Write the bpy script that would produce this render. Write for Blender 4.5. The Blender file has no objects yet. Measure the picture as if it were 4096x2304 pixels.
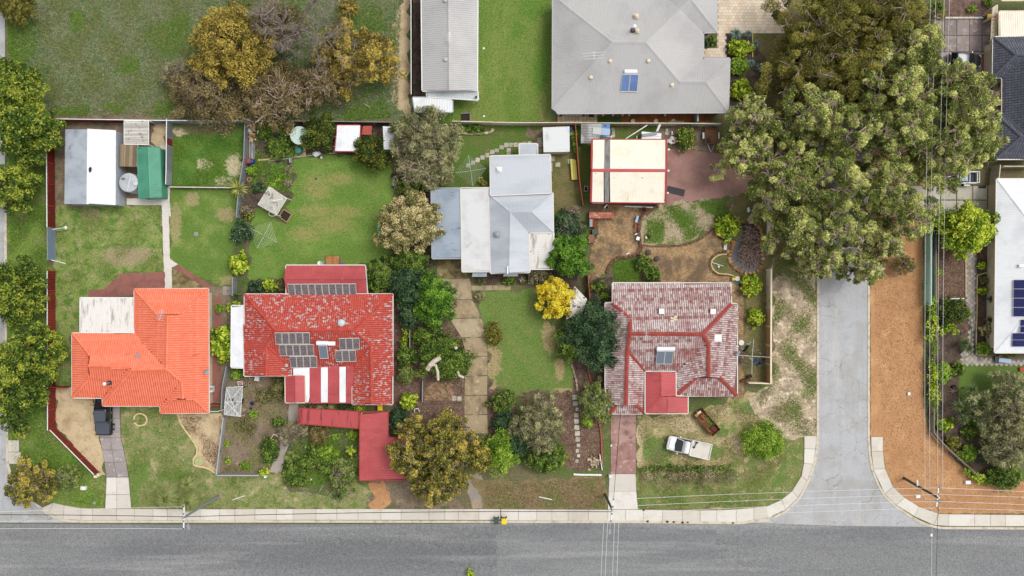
import bpy, bmesh, math, random
import numpy as np
from mathutils import Vector, Matrix, Euler
from mathutils.geometry import tessellate_polygon
random.seed(7); RNG = np.random.default_rng(11)
SC = bpy.context.scene
COL = SC.collection
# camera, sky, sun, exposure
CAM_H = 100.0
MPP = 1 / 33.0
cam = bpy.data.cameras.new('camera'); cam_o = bpy.data.objects.new('camera', cam); COL.objects.link(cam_o)
cam_o.location = (0, 0, CAM_H); cam_o.rotation_euler = (0, 0, 0)
cam.sensor_width = 36; cam.lens = 36 * CAM_H / (4096 * MPP); cam.clip_end = 2000; cam.clip_start = 1
SC.camera = cam_o
SUN_EL, SUN_AZ = math.radians(61), math.radians(62)
world = bpy.data.worlds.new('World'); SC.world = world; world.use_nodes = True
wn = world.node_tree; bg = wn.nodes['Background']
sky = wn.nodes.new('ShaderNodeTexSky'); sky.sky_type = 'NISHITA'; sky.sun_disc = False
sky.sun_elevation = SUN_EL; sky.sun_rotation = SUN_AZ; sky.dust_density = 3.0; sky.ozone_density = 1.0
hs = wn.nodes.new('ShaderNodeHueSaturation'); hs.inputs['Saturation'].default_value = 0.15
wn.links.new(sky.outputs[0], hs.inputs['Color']); wn.links.new(hs.outputs[0], bg.inputs['Color'])
bg.inputs['Strength'].default_value = 0.15
sun = bpy.data.lights.new('sun', 'SUN'); sun.energy = 1.0; sun.angle = math.radians(24); sun.color = (1, .965, .91)
sun_o = bpy.data.objects.new('sun', sun); COL.objects.link(sun_o); sun_o.location = (40, 30, 60)
sd = Vector((math.cos(SUN_EL) * math.sin(SUN_AZ), math.cos(SUN_EL) * math.cos(SUN_AZ), math.sin(SUN_EL)))
sun_o.rotation_euler = sd.to_track_quat('Z', 'Y').to_euler()
vs = SC.view_settings; vs.view_transform = 'Standard'; vs.look = 'None'; vs.gamma = 1; vs.use_curve_mapping = False
vs.exposure = 0.64
# survey sheets -> metres
SH = {'F': (0, 0, 1.5901), 'T1': (0, 0, .3975), 'T2': (1024, 0, .3975), 'T3': (2048, 0, .3975), 'T4': (3072, 0, .3975),
      'Z1': (0, 400, .552), 'Z2': (960, 440, .552), 'Z3': (1600, 440, .552), 'Z4': (2200, 440, .552), 'Z5': (3072, 560, .552),
      'Z6': (0, 1100, .552), 'Z7': (860, 1000, .552), 'Z8': (1500, 1080, .552), 'Z9': (2200, 1080, .552), 'Z10': (3072, 1200, .7619),
      'Z11': (0, 1600, .4857), 'Z12': (1000, 1600, .4857), 'Z13': (1900, 1600, .8596),
      'D1': (200, 460, .4883), 'D2': (960, 460, .4884), 'D3': (2300, 460, .4883), 'D4': (2340, 800, .4396), 'D5': (2840, 760, .4154),
      'D6': (3640, 1050, .6105), 'D7': (3700, 1400, .732), 'D8': (860, 1440, .5865)}
def unit(f): return SH[f][2] * MPP
def g1(f, x, y, z=0.0):
 ox, oy, s = SH[f]; k = (CAM_H - z) / CAM_H * MPP
 return Vector(((ox + x * s - 2048) * k, -(oy + y * s - 1152) * k, z))
def pts(s, z=0.0):
 t = s.split(); f = 'F'; out = []
 for w in t:
  if w in SH: f = w; continue
  a = [float(q) for q in w.split(',')]
  out.append(g1(f, a[0], a[1], a[2] if len(a) > 2 else z))
 return out
# object helpers
def setp(o, label=None, cat=None, group=None, kind=None):
 if label: o['label'] = label
 if cat: o['category'] = cat
 if group: o['group'] = group
 if kind: o['kind'] = kind
 return o
def thing(name, label, cat, loc=(0, 0, 0), rz=0.0, group=None):
 o = bpy.data.objects.new(name, None); COL.objects.link(o); o.empty_display_size = .3
 o.location = loc; o.rotation_euler = (0, 0, rz)
 o['base'] = tuple(loc) if rz == 0 else (0, 0, 0)
 return setp(o, label, cat, group)
def base_of(o): return Vector(o['base']) if o is not None and 'base' in o else Vector((0, 0, 0))
class MB:
 def __init__(s): s.v = []; s.f = []; s.t = []
 def add(s, vs_, fs, tint=.5):
  b = len(s.v); s.v += [tuple(p) for p in vs_]; s.f += [tuple(b + i for i in f) for f in fs]; s.t += [tint] * len(fs); return s
 def poly(s, p, tint=.5):
  p = [Vector(q) for q in p]; tr = tessellate_polygon([p]); n = Vector((0, 0, 0))
  for i in range(len(p)): n += p[i].cross(p[(i + 1) % len(p)])
  fs = []
  for a, b, c in tr:
   m = (p[b] - p[a]).cross(p[c] - p[a]); fs.append((a, b, c) if m.z >= 0 else (a, c, b))
  return s.add(p, fs, tint)
 def prism(s, p, z0, z1, tint=.5, top=True):
  p = [Vector(q) for q in p]; n = len(p)
  area = sum(p[i].x * p[(i + 1) % n].y - p[(i + 1) % n].x * p[i].y for i in range(n))
  if not isinstance(z1, (list, tuple)): z1 = [z1] * n
  if area < 0: p = p[::-1]; z1 = list(z1)[::-1]
  lo = [(q.x, q.y, z0) for q in p]; hi = [(q.x, q.y, z) for q, z in zip(p, z1)]
  s.add(lo + hi, [(i, (i + 1) % n, n + (i + 1) % n, n + i) for i in range(n)], tint)
  if top: s.poly(hi, tint)
  return s
 def box(s, c, d, rz=0.0, tint=.5, rot=None):
  R = rot if rot else Matrix.Rotation(rz, 3, 'Z'); c = Vector(c); x, y, z = d[0] / 2, d[1] / 2, d[2] / 2
  q = [c + R @ Vector(k) for k in ((-x, -y, -z), (x, -y, -z), (x, y, -z), (-x, y, -z), (-x, -y, z), (x, -y, z), (x, y, z), (-x, y, z))]
  return s.add(q, [(0, 3, 2, 1), (4, 5, 6, 7), (0, 1, 5, 4), (1, 2, 6, 5), (2, 3, 7, 6), (3, 0, 4, 7)], tint)
 def beam(s, a, b, w, h, tint=.5):
  a = Vector(a); b = Vector(b); d = b - a; L = d.length
  if L < 1e-5: return s
  x = d / L; u = Vector((0, 0, 1)); y = u.cross(x)
  y = Vector((0, 1, 0)) if y.length < 1e-4 else y.normalized(); zz = x.cross(y)
  R = Matrix((x, y, zz)).transposed()
  return s.box((a + b) / 2, (L, w, h), rot=R, tint=tint)
 def tube(s, path, r, n=6, tint=.5, cap=True):
  path = [Vector(p) for p in path]; m = len(path)
  if not isinstance(r, (list, tuple)): r = [r] * m
  vs_ = []
  for i, p in enumerate(path):
   t = (path[min(i + 1, m - 1)] - path[max(i - 1, 0)]); t = t.normalized() if t.length > 1e-6 else Vector((0, 0, 1))
   a = t.cross(Vector((0, 0, 1)) if abs(t.z) < .9 else Vector((1, 0, 0))).normalized(); b = t.cross(a)
   vs_ += [p + (a * math.cos(2 * math.pi * k / n) + b * math.sin(2 * math.pi * k / n)) * r[i] for k in range(n)]
  fs = [(i * n + k, i * n + (k + 1) % n, (i + 1) * n + (k + 1) % n, (i + 1) * n + k) for i in range(m - 1) for k in range(n)]
  if cap: fs += [tuple(range(n))[::-1], tuple((m - 1) * n + k for k in range(n))]
  return s.add(vs_, fs, tint)
 def lathe(s, c, prof, n=20, tint=.5):
  c = Vector(c); m = len(prof)
  vs_ = [c + Vector((r * math.cos(2 * math.pi * k / n), r * math.sin(2 * math.pi * k / n), z)) for r, z in prof for k in range(n)]
  fs = [(i * n + k, i * n + (k + 1) % n, (i + 1) * n + (k + 1) % n, (i + 1) * n + k) for i in range(m - 1) for k in range(n)]
  return s.add(vs_, fs, tint)
 def blob(s, c, r, seed=0, n=8, m=5, rough=.2, tint=.5):
  rr = random.Random(int(seed)); c = Vector(c); r = Vector(r) if hasattr(r, '__len__') else Vector((r, r, r)); vs_ = []
  for i in range(m + 1):
   th = math.pi * i / m
   for k in range(n):
    q = 1 + (rr.random() - .5) * 2 * rough; ph = 2 * math.pi * k / n
    vs_.append(c + Vector((r.x * math.sin(th) * math.cos(ph) * q, r.y * math.sin(th) * math.sin(ph) * q, r.z * math.cos(th) * (1 if i in (0, m) else q))))
  fs = [(i * n + k, (i + 1) * n + k, (i + 1) * n + (k + 1) % n, i * n + (k + 1) % n) for i in range(m) for k in range(n)]
  return s.add(vs_, fs, tint)
 def mesh(s, name, off=(0, 0, 0), smooth=False):
  me = bpy.data.meshes.new(name); off = Vector(off)
  me.from_pydata([tuple(Vector(p) - off) for p in s.v], [], s.f)
  a = me.attributes.new('tint', 'FLOAT', 'FACE'); a.data.foreach_set('value', s.t)
  if smooth: me.polygons.foreach_set('use_smooth', [True] * len(me.polygons))
  return me
 def build(s, name, m, parent=None, label=None, kind=None, smooth=False):
  me = s.mesh(name, base_of(parent), smooth); me.materials.append(m)
  o = bpy.data.objects.new(name, me); COL.objects.link(o)
  if parent is not None: o.parent = parent; o['base'] = tuple(base_of(parent))
  return setp(o, label, kind=kind)
 def solo(s, name, m, label, cat, group=None, kind=None, smooth=False):
  a = np.array(s.v); c = ((a[:, 0].min() + a[:, 0].max()) / 2, (a[:, 1].min() + a[:, 1].max()) / 2, a[:, 2].min())
  me = s.mesh(name, c, smooth); me.materials.append(m)
  o = bpy.data.objects.new(name, me); COL.objects.link(o); o.location = c; o['base'] = c
  return setp(o, label, cat, group, kind)
def inst(name, me, mat4, parent):
 o = bpy.data.objects.new(name, me); COL.objects.link(o); o.parent = parent
 o.matrix_local = Matrix.Translation(-base_of(parent)) @ mat4
 return o
def copy_tree(o, parent=None):
 c = o.copy(); COL.objects.link(c); c.parent = parent
 for ch in list(o.children): copy_tree(ch, c)
 return c
def np_mesh(name, V, k, tint, m, off=(0, 0, 0)):
 n = len(V) // k; me = bpy.data.meshes.new(name); me.vertices.add(n * k); me.loops.add(n * k); me.polygons.add(n)
 me.vertices.foreach_set('co', (V - np.array(off)).astype(np.float32).ravel())
 me.loops.foreach_set('vertex_index', np.arange(n * k, dtype=np.int32))
 me.polygons.foreach_set('loop_start', np.arange(0, n * k, k, dtype=np.int32))
 me.update(calc_edges=True)
 a = me.attributes.new('tint', 'FLOAT', 'FACE'); a.data.foreach_set('value', tint.astype(np.float32))
 me.materials.append(m); return me
# materials
def lin(c):
 return tuple(((x / 255) / 12.92 if x / 255 < .04045 else ((x / 255 + .055) / 1.055) ** 2.4) for x in c) + (1,)
MATS = {}
def mat(name, base, layers=(), rough=.85, spec=.3, bump=0., bscale=6., grain=None, metal=0., ramp=None, transl=0., alpha=1., emit=None):
 if name in MATS: return MATS[name]
 m = bpy.data.materials.new(name); m.use_nodes = True; nt = m.node_tree; N = nt.nodes; L = nt.links; MATS[name] = m
 bs = N['Principled BSDF']; bs.inputs['Roughness'].default_value = rough; bs.inputs['Specular IOR Level'].default_value = spec
 bs.inputs['Metallic'].default_value = metal
 pos = N.new('ShaderNodeNewGeometry').outputs['Position']
 def C(c): return tuple(c) if len(c) == 4 else lin(c)
 def noise(scale, detail=3, stretch=None, rgh=.6):
  n = N.new('ShaderNodeTexNoise'); n.inputs['Scale'].default_value = scale; n.inputs['Detail'].default_value = detail; n.inputs['Roughness'].default_value = rgh
  if stretch:
   v = N.new('ShaderNodeVectorMath'); v.operation = 'MULTIPLY'; L.new(pos, v.inputs[0]); v.inputs[1].default_value = stretch; L.new(v.outputs[0], n.inputs['Vector'])
  else: L.new(pos, n.inputs['Vector'])
  return n.outputs['Fac']
 def mr(x, lo, hi, a=0., b=1.):
  r = N.new('ShaderNodeMapRange'); r.clamp = True; L.new(x, r.inputs[0])
  for i, q in enumerate((lo, hi, a, b)): r.inputs[i + 1].default_value = q
  return r.outputs[0]
 def math_(op, a, b):
  q = N.new('ShaderNodeMath'); q.operation = op
  for i, x in enumerate((a, b)):
   if isinstance(x, (int, float)): q.inputs[i].default_value = x
   else: L.new(x, q.inputs[i])
  return q.outputs[0]
 def mix(fac, a, b, mode='MIX'):
  x = N.new('ShaderNodeMix'); x.data_type = 'RGBA'; x.blend_type = mode
  if isinstance(fac, (int, float)): x.inputs[0].default_value = fac
  else: L.new(fac, x.inputs[0])
  for i, q in ((6, a), (7, b)):
   if isinstance(q, tuple): x.inputs[i].default_value = q
   else: L.new(q, x.inputs[i])
  return x.outputs[2]
 at = None
 def tint():
  nonlocal at
  if at is None: at = N.new('ShaderNodeAttribute'); at.attribute_name = 'tint'
  return at.outputs['Fac']
 if ramp:
  r = N.new('ShaderNodeValToRGB'); L.new(tint(), r.inputs[0]); e = r.color_ramp.elements
  while len(e) < len(ramp): e.new(.5)
  for i, c in enumerate(ramp): e[i].position = i / (len(ramp) - 1); e[i].color = C(c)
  col = r.outputs[0]
 else: col = C(base)
 for ly in layers:
  k = ly[0]; c = C(ly[1])
  if k == 'n':
   f = mr(noise(ly[2], ly[5] if len(ly) > 5 else 4, ly[6] if len(ly) > 6 else None), ly[3], ly[4], 0, ly[7] if len(ly) > 7 else 1)
  elif k == 'a':
   f = mr(math_('ADD', tint(), math_('MULTIPLY', math_('SUBTRACT', noise(ly[4], 3), .5), ly[5])), ly[2], ly[3])
  elif k == 's':
   f = None; nz = math_('MULTIPLY', math_('SUBTRACT', noise(2.1, 8, None, .68), .5), 2.1)
   for (x, y, rx, ry) in ly[2]:
    v = N.new('ShaderNodeVectorMath'); v.operation = 'SUBTRACT'; L.new(pos, v.inputs[0]); v.inputs[1].default_value = (x, y, 0)
    w = N.new('ShaderNodeVectorMath'); w.operation = 'MULTIPLY'; L.new(v.outputs[0], w.inputs[0]); w.inputs[1].default_value = (1 / rx, 1 / ry, 0)
    d = N.new('ShaderNodeVectorMath'); d.operation = 'LENGTH'; L.new(w.outputs[0], d.inputs[0])
    q = math_('SUBTRACT', 1.0, d.outputs['Value']); f = q if f is None else math_('MAXIMUM', f, q)
   f = mr(math_('ADD', f, nz), 0, ly[3] * .7, 0, ly[4])
  elif k == 'c':
   v = N.new('ShaderNodeTexVoronoi'); v.feature = 'DISTANCE_TO_EDGE'; v.inputs['Scale'].default_value = ly[2]
   wv = N.new('ShaderNodeVectorMath'); wv.operation = 'MULTIPLY_ADD'
   nn = N.new('ShaderNodeTexNoise'); nn.inputs['Scale'].default_value = .9; nn.inputs['Detail'].default_value = 4; L.new(pos, nn.inputs['Vector'])
   L.new(nn.outputs['Color'], wv.inputs[0]); wv.inputs[1].default_value = (1.6, 1.6, 0); L.new(pos, wv.inputs[2])
   L.new(wv.outputs[0], v.inputs['Vector']); e = mr(v.outputs['Distance'], 0, ly[3], 1, 0)
   f = math_('MULTIPLY', e, mr(noise(.18, 2), .4, .55, 0, ly[4]))
  col = mix(f, col, c)
 if grain:
  g = mr(noise(grain[0], 2), .3, .7, 1 - grain[1], 1 + grain[1]); cc = N.new('ShaderNodeCombineColor')
  for i in range(3): L.new(g, cc.inputs[i])
  col = mix(1.0, col, cc.outputs[0], 'MULTIPLY')
 if isinstance(col, tuple): bs.inputs['Base Color'].default_value = col
 else: L.new(col, bs.inputs['Base Color'])
 if bump:
  b = N.new('ShaderNodeBump'); b.inputs['Strength'].default_value = bump; b.inputs['Distance'].default_value = .06
  L.new(noise(bscale, 4), b.inputs['Height']); L.new(b.outputs[0], bs.inputs['Normal'])
 if alpha < 1: bs.inputs['Alpha'].default_value = alpha
 if transl:
  t = N.new('ShaderNodeBsdfTranslucent'); x = N.new('ShaderNodeMixShader'); x.inputs[0].default_value = transl
  if isinstance(col, tuple): t.inputs[0].default_value = col
  else: L.new(col, t.inputs[0])
  L.new(bs.outputs[0], x.inputs[1]); L.new(t.outputs[0], x.inputs[2]); L.new(x.outputs[0], N['Material Output'].inputs['Surface'])
 return m
def sp(s, k=1.0):
 out = []; f = 'F'
 for w in s.split():
  if w in SH: f = w; continue
  x, y, rx, ry = [float(q) for q in w.split(',')]; p = g1(f, x, y); out.append((p.x, p.y, rx * unit(f) * k, ry * unit(f) * k))
 return out
# ground sheets
ZONES = []
def jagged(p, step, amp, seed):
 rr = random.Random(seed); out = []; n = len(p)
 for i in range(n):
  a, b = p[i], p[(i + 1) % n]; d = b - a; k = max(1, int(d.length / step)); nr = Vector((-d.y, d.x, 0)).normalized() if d.length else Vector((0, 0, 0))
  for j in range(k):
   out.append(a + d * (j / k) + nr * ((rr.uniform(-amp, amp) + (amp * 1.2 * math.sin((a + d * (j / k)).x * 1.9 + (a + d * (j / k)).y * 2.3 + seed) if amp > .14 else 0)) if (j or amp > .1) else 0))
 return out
def zone(name, label, s, m, jag=0., cat='ground', step=.45):
 p = pts(s); jag *= 2 if jag and any(k in name for k in ('lawn', 'soil', 'verge', 'strip', 'dirt', 'garden', 'bed', 'pasture')) else 1
 p = jagged(p, step, min(jag, .3), len(ZONES)) if jag else p
 x0, x1 = min(q.x for q in p), max(q.x for q in p); y0, y1 = min(q.y for q in p), max(q.y for q in p)
 ly = 1 + max([z[4] for z in ZONES if z[0] < x1 and z[1] > x0 and z[2] < y1 and z[3] > y0] or [0])
 ZONES.append((x0, x1, y0, y1, ly)); z = ly * .004
 b = MB(); b.poly([(q.x, q.y, z) for q in p])
 o = b.build(name, m); setp(o, label, cat, kind='structure'); o['base'] = (0, 0, 0); o['top'] = z
 return o
def inside(poly, X, Y):
 r = np.zeros(len(X), bool); n = len(poly)
 for i in range(n):
  x0, y0 = poly[i][0], poly[i][1]; x1, y1 = poly[(i + 1) % n][0], poly[(i + 1) % n][1]
  if y0 == y1: continue
  c = ((y0 > Y) != (y1 > Y)) & (X < (x1 - x0) * (Y - y0) / (y1 - y0) + x0); r ^= c
 return r
def blades(name, label, s, n, L, W_, m, clump=0., z=.03, upright=.5, lo=0., hi=1.):
 poly = [(p.x, p.y) for p in pts(s)]; a = np.array(poly); X = np.empty(0); Y = np.empty(0)
 while len(X) < n:
  x = RNG.uniform(a[:, 0].min(), a[:, 0].max(), n * 2); y = RNG.uniform(a[:, 1].min(), a[:, 1].max(), n * 2)
  if clump:
   d = np.sin(x * 1.3 + 2 * np.sin(y * .7)) + np.sin(y * 1.1 + 1.7 * np.sin(x * .9)) + RNG.normal(0, .8, len(x)); ok = inside(poly, x, y) & (d > clump)
  else: ok = inside(poly, x, y)
  X = np.concatenate([X, x[ok]]); Y = np.concatenate([Y, y[ok]])
 X = X[:n]; Y = Y[:n]; th = RNG.uniform(0, 6.283, n); l = L * RNG.uniform(.5, 1.3, n); w = W_ * RNG.uniform(.6, 1.3, n); up = upright * RNG.uniform(.4, 1.3, n)
 ux, uy = np.cos(th), np.sin(th); V = np.empty((n, 3, 3))
 V[:, 0] = np.c_[X - uy * w / 2, Y + ux * w / 2, np.full(n, z)]; V[:, 1] = np.c_[X + uy * w / 2, Y - ux * w / 2, np.full(n, z)]
 V[:, 2] = np.c_[X + ux * l * np.cos(up), Y + uy * l * np.cos(up), z + l * np.sin(up)]
 o = bpy.data.objects.new(name, np_mesh(name, V.reshape(-1, 3), 3, RNG.uniform(lo, hi, n), m)); COL.objects.link(o)
 return setp(o, label, 'grass' if 'grass' in name else 'ground cover', kind='stuff')
def slab_piece(name, p, z0, z1, m, parent, tint=.5):
 b = MB(); b.prism(p, z0, z1, tint); return b.build(name, m, parent)
def shrink(p, d):
 n = len(p); area = sum(p[i].x * p[(i + 1) % n].y - p[(i + 1) % n].x * p[i].y for i in range(n)); sg = 1 if area > 0 else -1; out = []
 for i in range(n):
  a, b, c = p[i - 1], p[i], p[(i + 1) % n]
  e = (b - a); f = (c - b); e = Vector((e.x, e.y, 0)).normalized(); f = Vector((f.x, f.y, 0)).normalized()
  n1 = Vector((-e.y, e.x, 0)) * sg; n2 = Vector((-f.y, f.x, 0)) * sg; h = n1 + n2
  k = h.dot(n1); out.append(b + (h * (d / k) if k > .2 else n1 * d))
 return out
# roofs and buildings
def frame_of(P):
 n = Vector((0, 0, 0))
 for i in range(len(P)): n += P[i].cross(P[(i + 1) % len(P)])
 n = n.normalized(); n = n if n.z >= 0 else -n
 up = Vector((0, 0, 1)) - n * n.z
 up = up.normalized() if up.length > 1e-3 else Vector((0, 1, 0))
 u = up.cross(n).normalized(); c = sum(P, Vector((0, 0, 0))) / len(P)
 return c, u, up, n
def corr(b, P, pitch=.2, depth=.03, duty=.3, lift=0., along=None):
 P = [Vector(q) for q in P]; c, u, v, n = frame_of(P)
 if along is not None:
  a = Vector(along); v = (a - n * a.dot(n)).normalized(); u = v.cross(n).normalized()
 q = [((p - c).dot(u), (p - c).dot(v), (p - c).dot(n)) for p in P]; u0 = min(x[0] for x in q) + 1e-4; u1 = max(x[0] for x in q) - 1e-4
 def spans(x):
  r = []
  for i in range(len(q)):
   a, d = q[i], q[(i + 1) % len(q)]
   if (a[0] > x) != (d[0] > x):
    t = (x - a[0]) / (d[0] - a[0]); r.append((a[1] + (d[1] - a[1]) * t, a[2] + (d[2] - a[2]) * t))
  r.sort(); return r
 xs = []; x = u0; k = 0
 seq = ((0, 0), (1 - duty, 0), (1 - duty * .75, 1), (1 - duty * .25, 1))
 while x < u1:
  for f, h in seq:
   xx = u0 + (k + f) * pitch
   if xx < u1: xs.append((xx, h))
  k += 1; x = u0 + k * pitch
 xs.append((u1, 0)); prev = None
 for (x, h) in xs:
  s_ = spans(x); cur = [c + u * x + v * a[0] + n * (a[1] + h * depth + lift) for a in s_]
  if prev and len(prev) == len(cur):
   for j in range(0, len(cur) - 1, 2): b.add([prev[j], cur[j], cur[j + 1], prev[j + 1]], [(0, 1, 2, 3)], random.random())
  prev = cur
def ridge_cap(b, A, B, w=.32, seg=.42, tiled=True):
 up_ = Vector((0, 0, .1 if tiled else 0)); A = Vector(A) + up_; B = Vector(B) + up_; d = B - A; L = d.length; x = d / L; y = Vector((0, 0, 1)).cross(x).normalized(); z = x.cross(y)
 k = max(1, int(L / seg)) if tiled else 1
 for i in range(k):
  p = A + d * (i / k); e = A + d * ((i + 1) / k); l0 = .05; l1 = .02 if tiled else .05
  b.add([p + y * w / 2 - z * .05, p + z * (.07 + l0 - .05), p - y * w / 2 - z * .05, e + y * w / 2 - z * .05, e + z * (.07 + l1 - .05), e - y * w / 2 - z * .05],
              [(0, 1, 4, 3), (1, 2, 5, 4), (0, 2, 1), (3, 4, 5)], random.random())
def tile_mesh(w, c, tint, seed):
 rr = random.Random(seed); b = MB(); xs = (-.5, -.22, .1, .3, .5); hs_ = (.0, .012, .0, .034, .012); t0, t1 = .036, .006; d = rr.uniform(-.006, .006)
 lo = [Vector((x * w * .97, -c * .53, t0 + h + d)) for x, h in zip(xs, hs_)]; hi = [Vector((x * w * .97, c * .5, t1 + h + d)) for x, h in zip(xs, hs_)]
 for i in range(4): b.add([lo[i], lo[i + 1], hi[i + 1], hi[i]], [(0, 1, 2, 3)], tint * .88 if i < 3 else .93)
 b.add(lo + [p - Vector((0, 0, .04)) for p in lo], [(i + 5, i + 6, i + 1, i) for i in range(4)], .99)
 return b
def tile_faces(roof, faces, mt, w, c, nparts=300):
 var = []
 for i in range(10):
  me = tile_mesh(w, c, (i + .5) / 10, i).mesh('tile'); me.materials.append(mt); var.append(me)
 tb = [tile_mesh(w, c, (i + .5) / 10, i) for i in range(10)]; rest = MB(); made = 0; todo = []
 for P in faces:
  cc, u, v, n = frame_of(P)
  if n.z < .3: continue
  q = [((p - cc).dot(u), (p - cc).dot(v)) for p in P]; us = [a[0] for a in q]; vs_ = [a[1] for a in q]; y0 = min(vs_)
  nr = int((max(vs_) - y0) / c) + 1; nc = int((max(us) - min(us)) / w) + 2
  gx, gy = np.meshgrid(min(us) + (np.arange(nc) + .5) * w, y0 + (np.arange(nr) + .5) * c)
  gx = gx + (np.arange(nr)[:, None] % 2) * w * .5 * 0; ok = inside(q, gx.ravel(), gy.ravel())
  R = Matrix((u, v, n)).transposed()
  rowt = RNG.uniform(-.28, .28, nr + 1)
  for x, y in zip(gx.ravel()[ok], gy.ravel()[ok]): todo.append((cc + u * x + v * y, R, rowt[int((y - y0) / c)]))
 random.shuffle(todo); todo.sort(key=lambda t: -round(t[0].z * 2))
 for i, (p, R, rt) in enumerate(todo):
  k = int(min(9, max(0, (random.random() * .7 + .15 + rt) * 10)))
  if i < nparts: inst('tile', var[k], Matrix.Translation(p) @ R.to_4x4(), roof)
  else:
   m0 = len(rest.f); rest.add([p + R @ Vector(q) for q in tb[k].v], tb[k].f, 0); rest.t[m0:] = tb[k].t
 if rest.v: rest.build('tiles', mt, roof, kind='stuff')
def building(name, label, cat, sheet_, verts, faces, roofm, wallm, outline, style='corr', ridges='', capm=None, gutm=None, wall_in=.45, open_=False, pitch=.2, depth=.03, duty=.3, tw=.3, tc=.34, group=None, tilem=None, facem=None, capw=.32, wall=True, along=None):
 V = {}
 for t in verts.split():
  a = [float(q) for q in t[1:].split(',')]; V[t[0]] = g1(sheet_, a[0], a[1], a[2])
 O = [V[k] for k in outline]; ctr = sum(O, Vector((0, 0, 0))) / len(O); b0 = Vector((ctr.x, ctr.y, 0))
 T = thing(name, label, cat, b0, group=group)
 FP = [[V[k] for k in f] for f in faces.split()]
 if style == 'tile':
  b = MB()
  for P in FP: b.poly([p - Vector((0, 0, .12)) for p in P])
  roof = b.build('roof', roofm, T); tile_faces(roof, FP, tilem or roofm, tw, tc)
 else:
  b = MB(); mm = {}
  for i, P in enumerate(FP):
   fm = facem[i] if facem and facem[i] else roofm
   bb = mm.setdefault(fm.name, (MB(), fm))[0]
   if frame_of(P)[3].z < .3: bb.poly(P)
   else: corr(bb, P, pitch, depth, duty, along=along)
  for k, (bb, fm) in mm.items(): roof = bb.build('roof' if fm == roofm else 'roof_sheet', fm, T)
 if ridges:
  for r in ridges.split():
   A, B = V[r[0]], V[r[1]]; k = max(1, int((B - A).length / .42)) if style == 'tile' else 1
   for i in range(k):
    b = MB(); ridge_cap(b, A.lerp(B, i / k), A.lerp(B, (i + 1) / k), w=capw, seg=9, tiled=style == 'tile'); b.build('ridge_tile' if style == 'tile' else 'ridge_cap', capm or roofm, roof)
 if gutm:
  b = MB()
  for i in range(len(O)):
   p, q = O[i], O[(i + 1) % len(O)]; d = (q - p)
   if d.length < .05: continue
   x = Vector((d.x, d.y, 0)).normalized(); y = Vector((-x.y, x.x, 0)); area = sum(O[j].x * O[(j + 1) % len(O)].y - O[(j + 1) % len(O)].x * O[j].y for j in range(len(O)))
   o_ = -y * .055 if area > 0 else y * .055
   b.beam(p + o_ - Vector((0, 0, .055)), q + o_ - Vector((0, 0, .055)), .11, .13)
  b.build('gutter', gutm, T)
 if wall:
  if open_:
   ins = shrink(O, .15)
   for i, p in enumerate(ins): MB().beam((p.x, p.y, 0), (p.x, p.y, O[i].z - .06), .1, .1).build('post', wallm, T)
  else:
   ins = shrink(O, wall_in); b = MB(); b.prism([Vector((p.x, p.y, 0)) for p in ins], 0, [o.z - .08 for o in O], top=False); b.build('wall', wallm, T)
 T['vmap'] = 1
 return T, V, roof
# fences
def fence(name, label, s, h, m, postm=None, capm=None, panel=2.4, rib=.12, depth=.05, kind='sheet', group=None, thick=.04, cap=.05):
 P = pts(s); T = thing(name, label, 'fence', P[0], group=group); postm = postm or m; capm = capm or postm
 for a, b_ in zip(P, P[1:]):
  d = b_ - a; L = d.length; x = d / L; y = Vector((-x.y, x.x, 0)); k = max(1, round(L / panel))
  for i in range(k):
   p = a + d * (i / k); q = a + d * ((i + 1) / k); b = MB(); t0 = random.random()
   if kind == 'sheet':
    nn = max(4, int((q - p).length / (rib / 2))); lo = []; hi = []
    for j in range(nn + 1):
     w = p + (q - p) * (j / nn) + y * (depth * (1 if j % 2 else -1)); lo.append(w + Vector((0, 0, .04))); hi.append(w + Vector((0, 0, h)))
    b.add(lo + hi, [(j, j + 1, nn + 2 + j, nn + 1 + j) for j in range(nn)], t0); b.build('panel', m, T)
   elif kind == 'rail':
    b.beam(p + Vector((0, 0, h - .05)), q + Vector((0, 0, h - .05)), .06, .09, t0); b.beam(p + Vector((0, 0, h * .5)), q + Vector((0, 0, h * .5)), .03, h * .6, t0); b.build('rail', m, T)
   else:
    b.beam(p + Vector((0, 0, h / 2)) + x * .02, q + Vector((0, 0, h / 2)) - x * .02, thick, h - .06, t0); b.build('panel', m, T)
   MB().box(p + Vector((0, 0, (h + .03) / 2)), (thick + .08, thick + .08, h + .03), math.atan2(x.y, x.x)).build('post', postm, T)
   if cap: MB().beam(p + Vector((0, 0, h + .03)), q + Vector((0, 0, h + .03)), cap + thick, .05).build('capping', capm, T)
 return T
def slats(name, label, cat, s, z, n, w, m, framem=None, along=0, posts=True, parent=None, group=None):
 A, B, C_, D = pts(s, z); c = (A + B + C_ + D) / 4; T = thing(name, label, cat, (c.x, c.y, 0), group=group)
 for i in range(n):
  t = (i + .5) / n
  p, q = (A.lerp(D, t), B.lerp(C_, t)) if along == 0 else (A.lerp(B, t), D.lerp(C_, t))
  MB().beam(p, q, w, .03, random.random()).build('slat', m, T)
 fm = framem or m; b = MB()
 for p, q in ((A, B), (B, C_), (C_, D), (D, A)): b.beam(p - Vector((0, 0, .07)), q - Vector((0, 0, .07)), .08, .1)
 b.build('frame', fm, T)
 if posts:
  for p in (A, B, C_, D): MB().beam((p.x, p.y, 0), (p.x, p.y, z - .12), .1, .1).build('post', fm, T)
 return T
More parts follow.
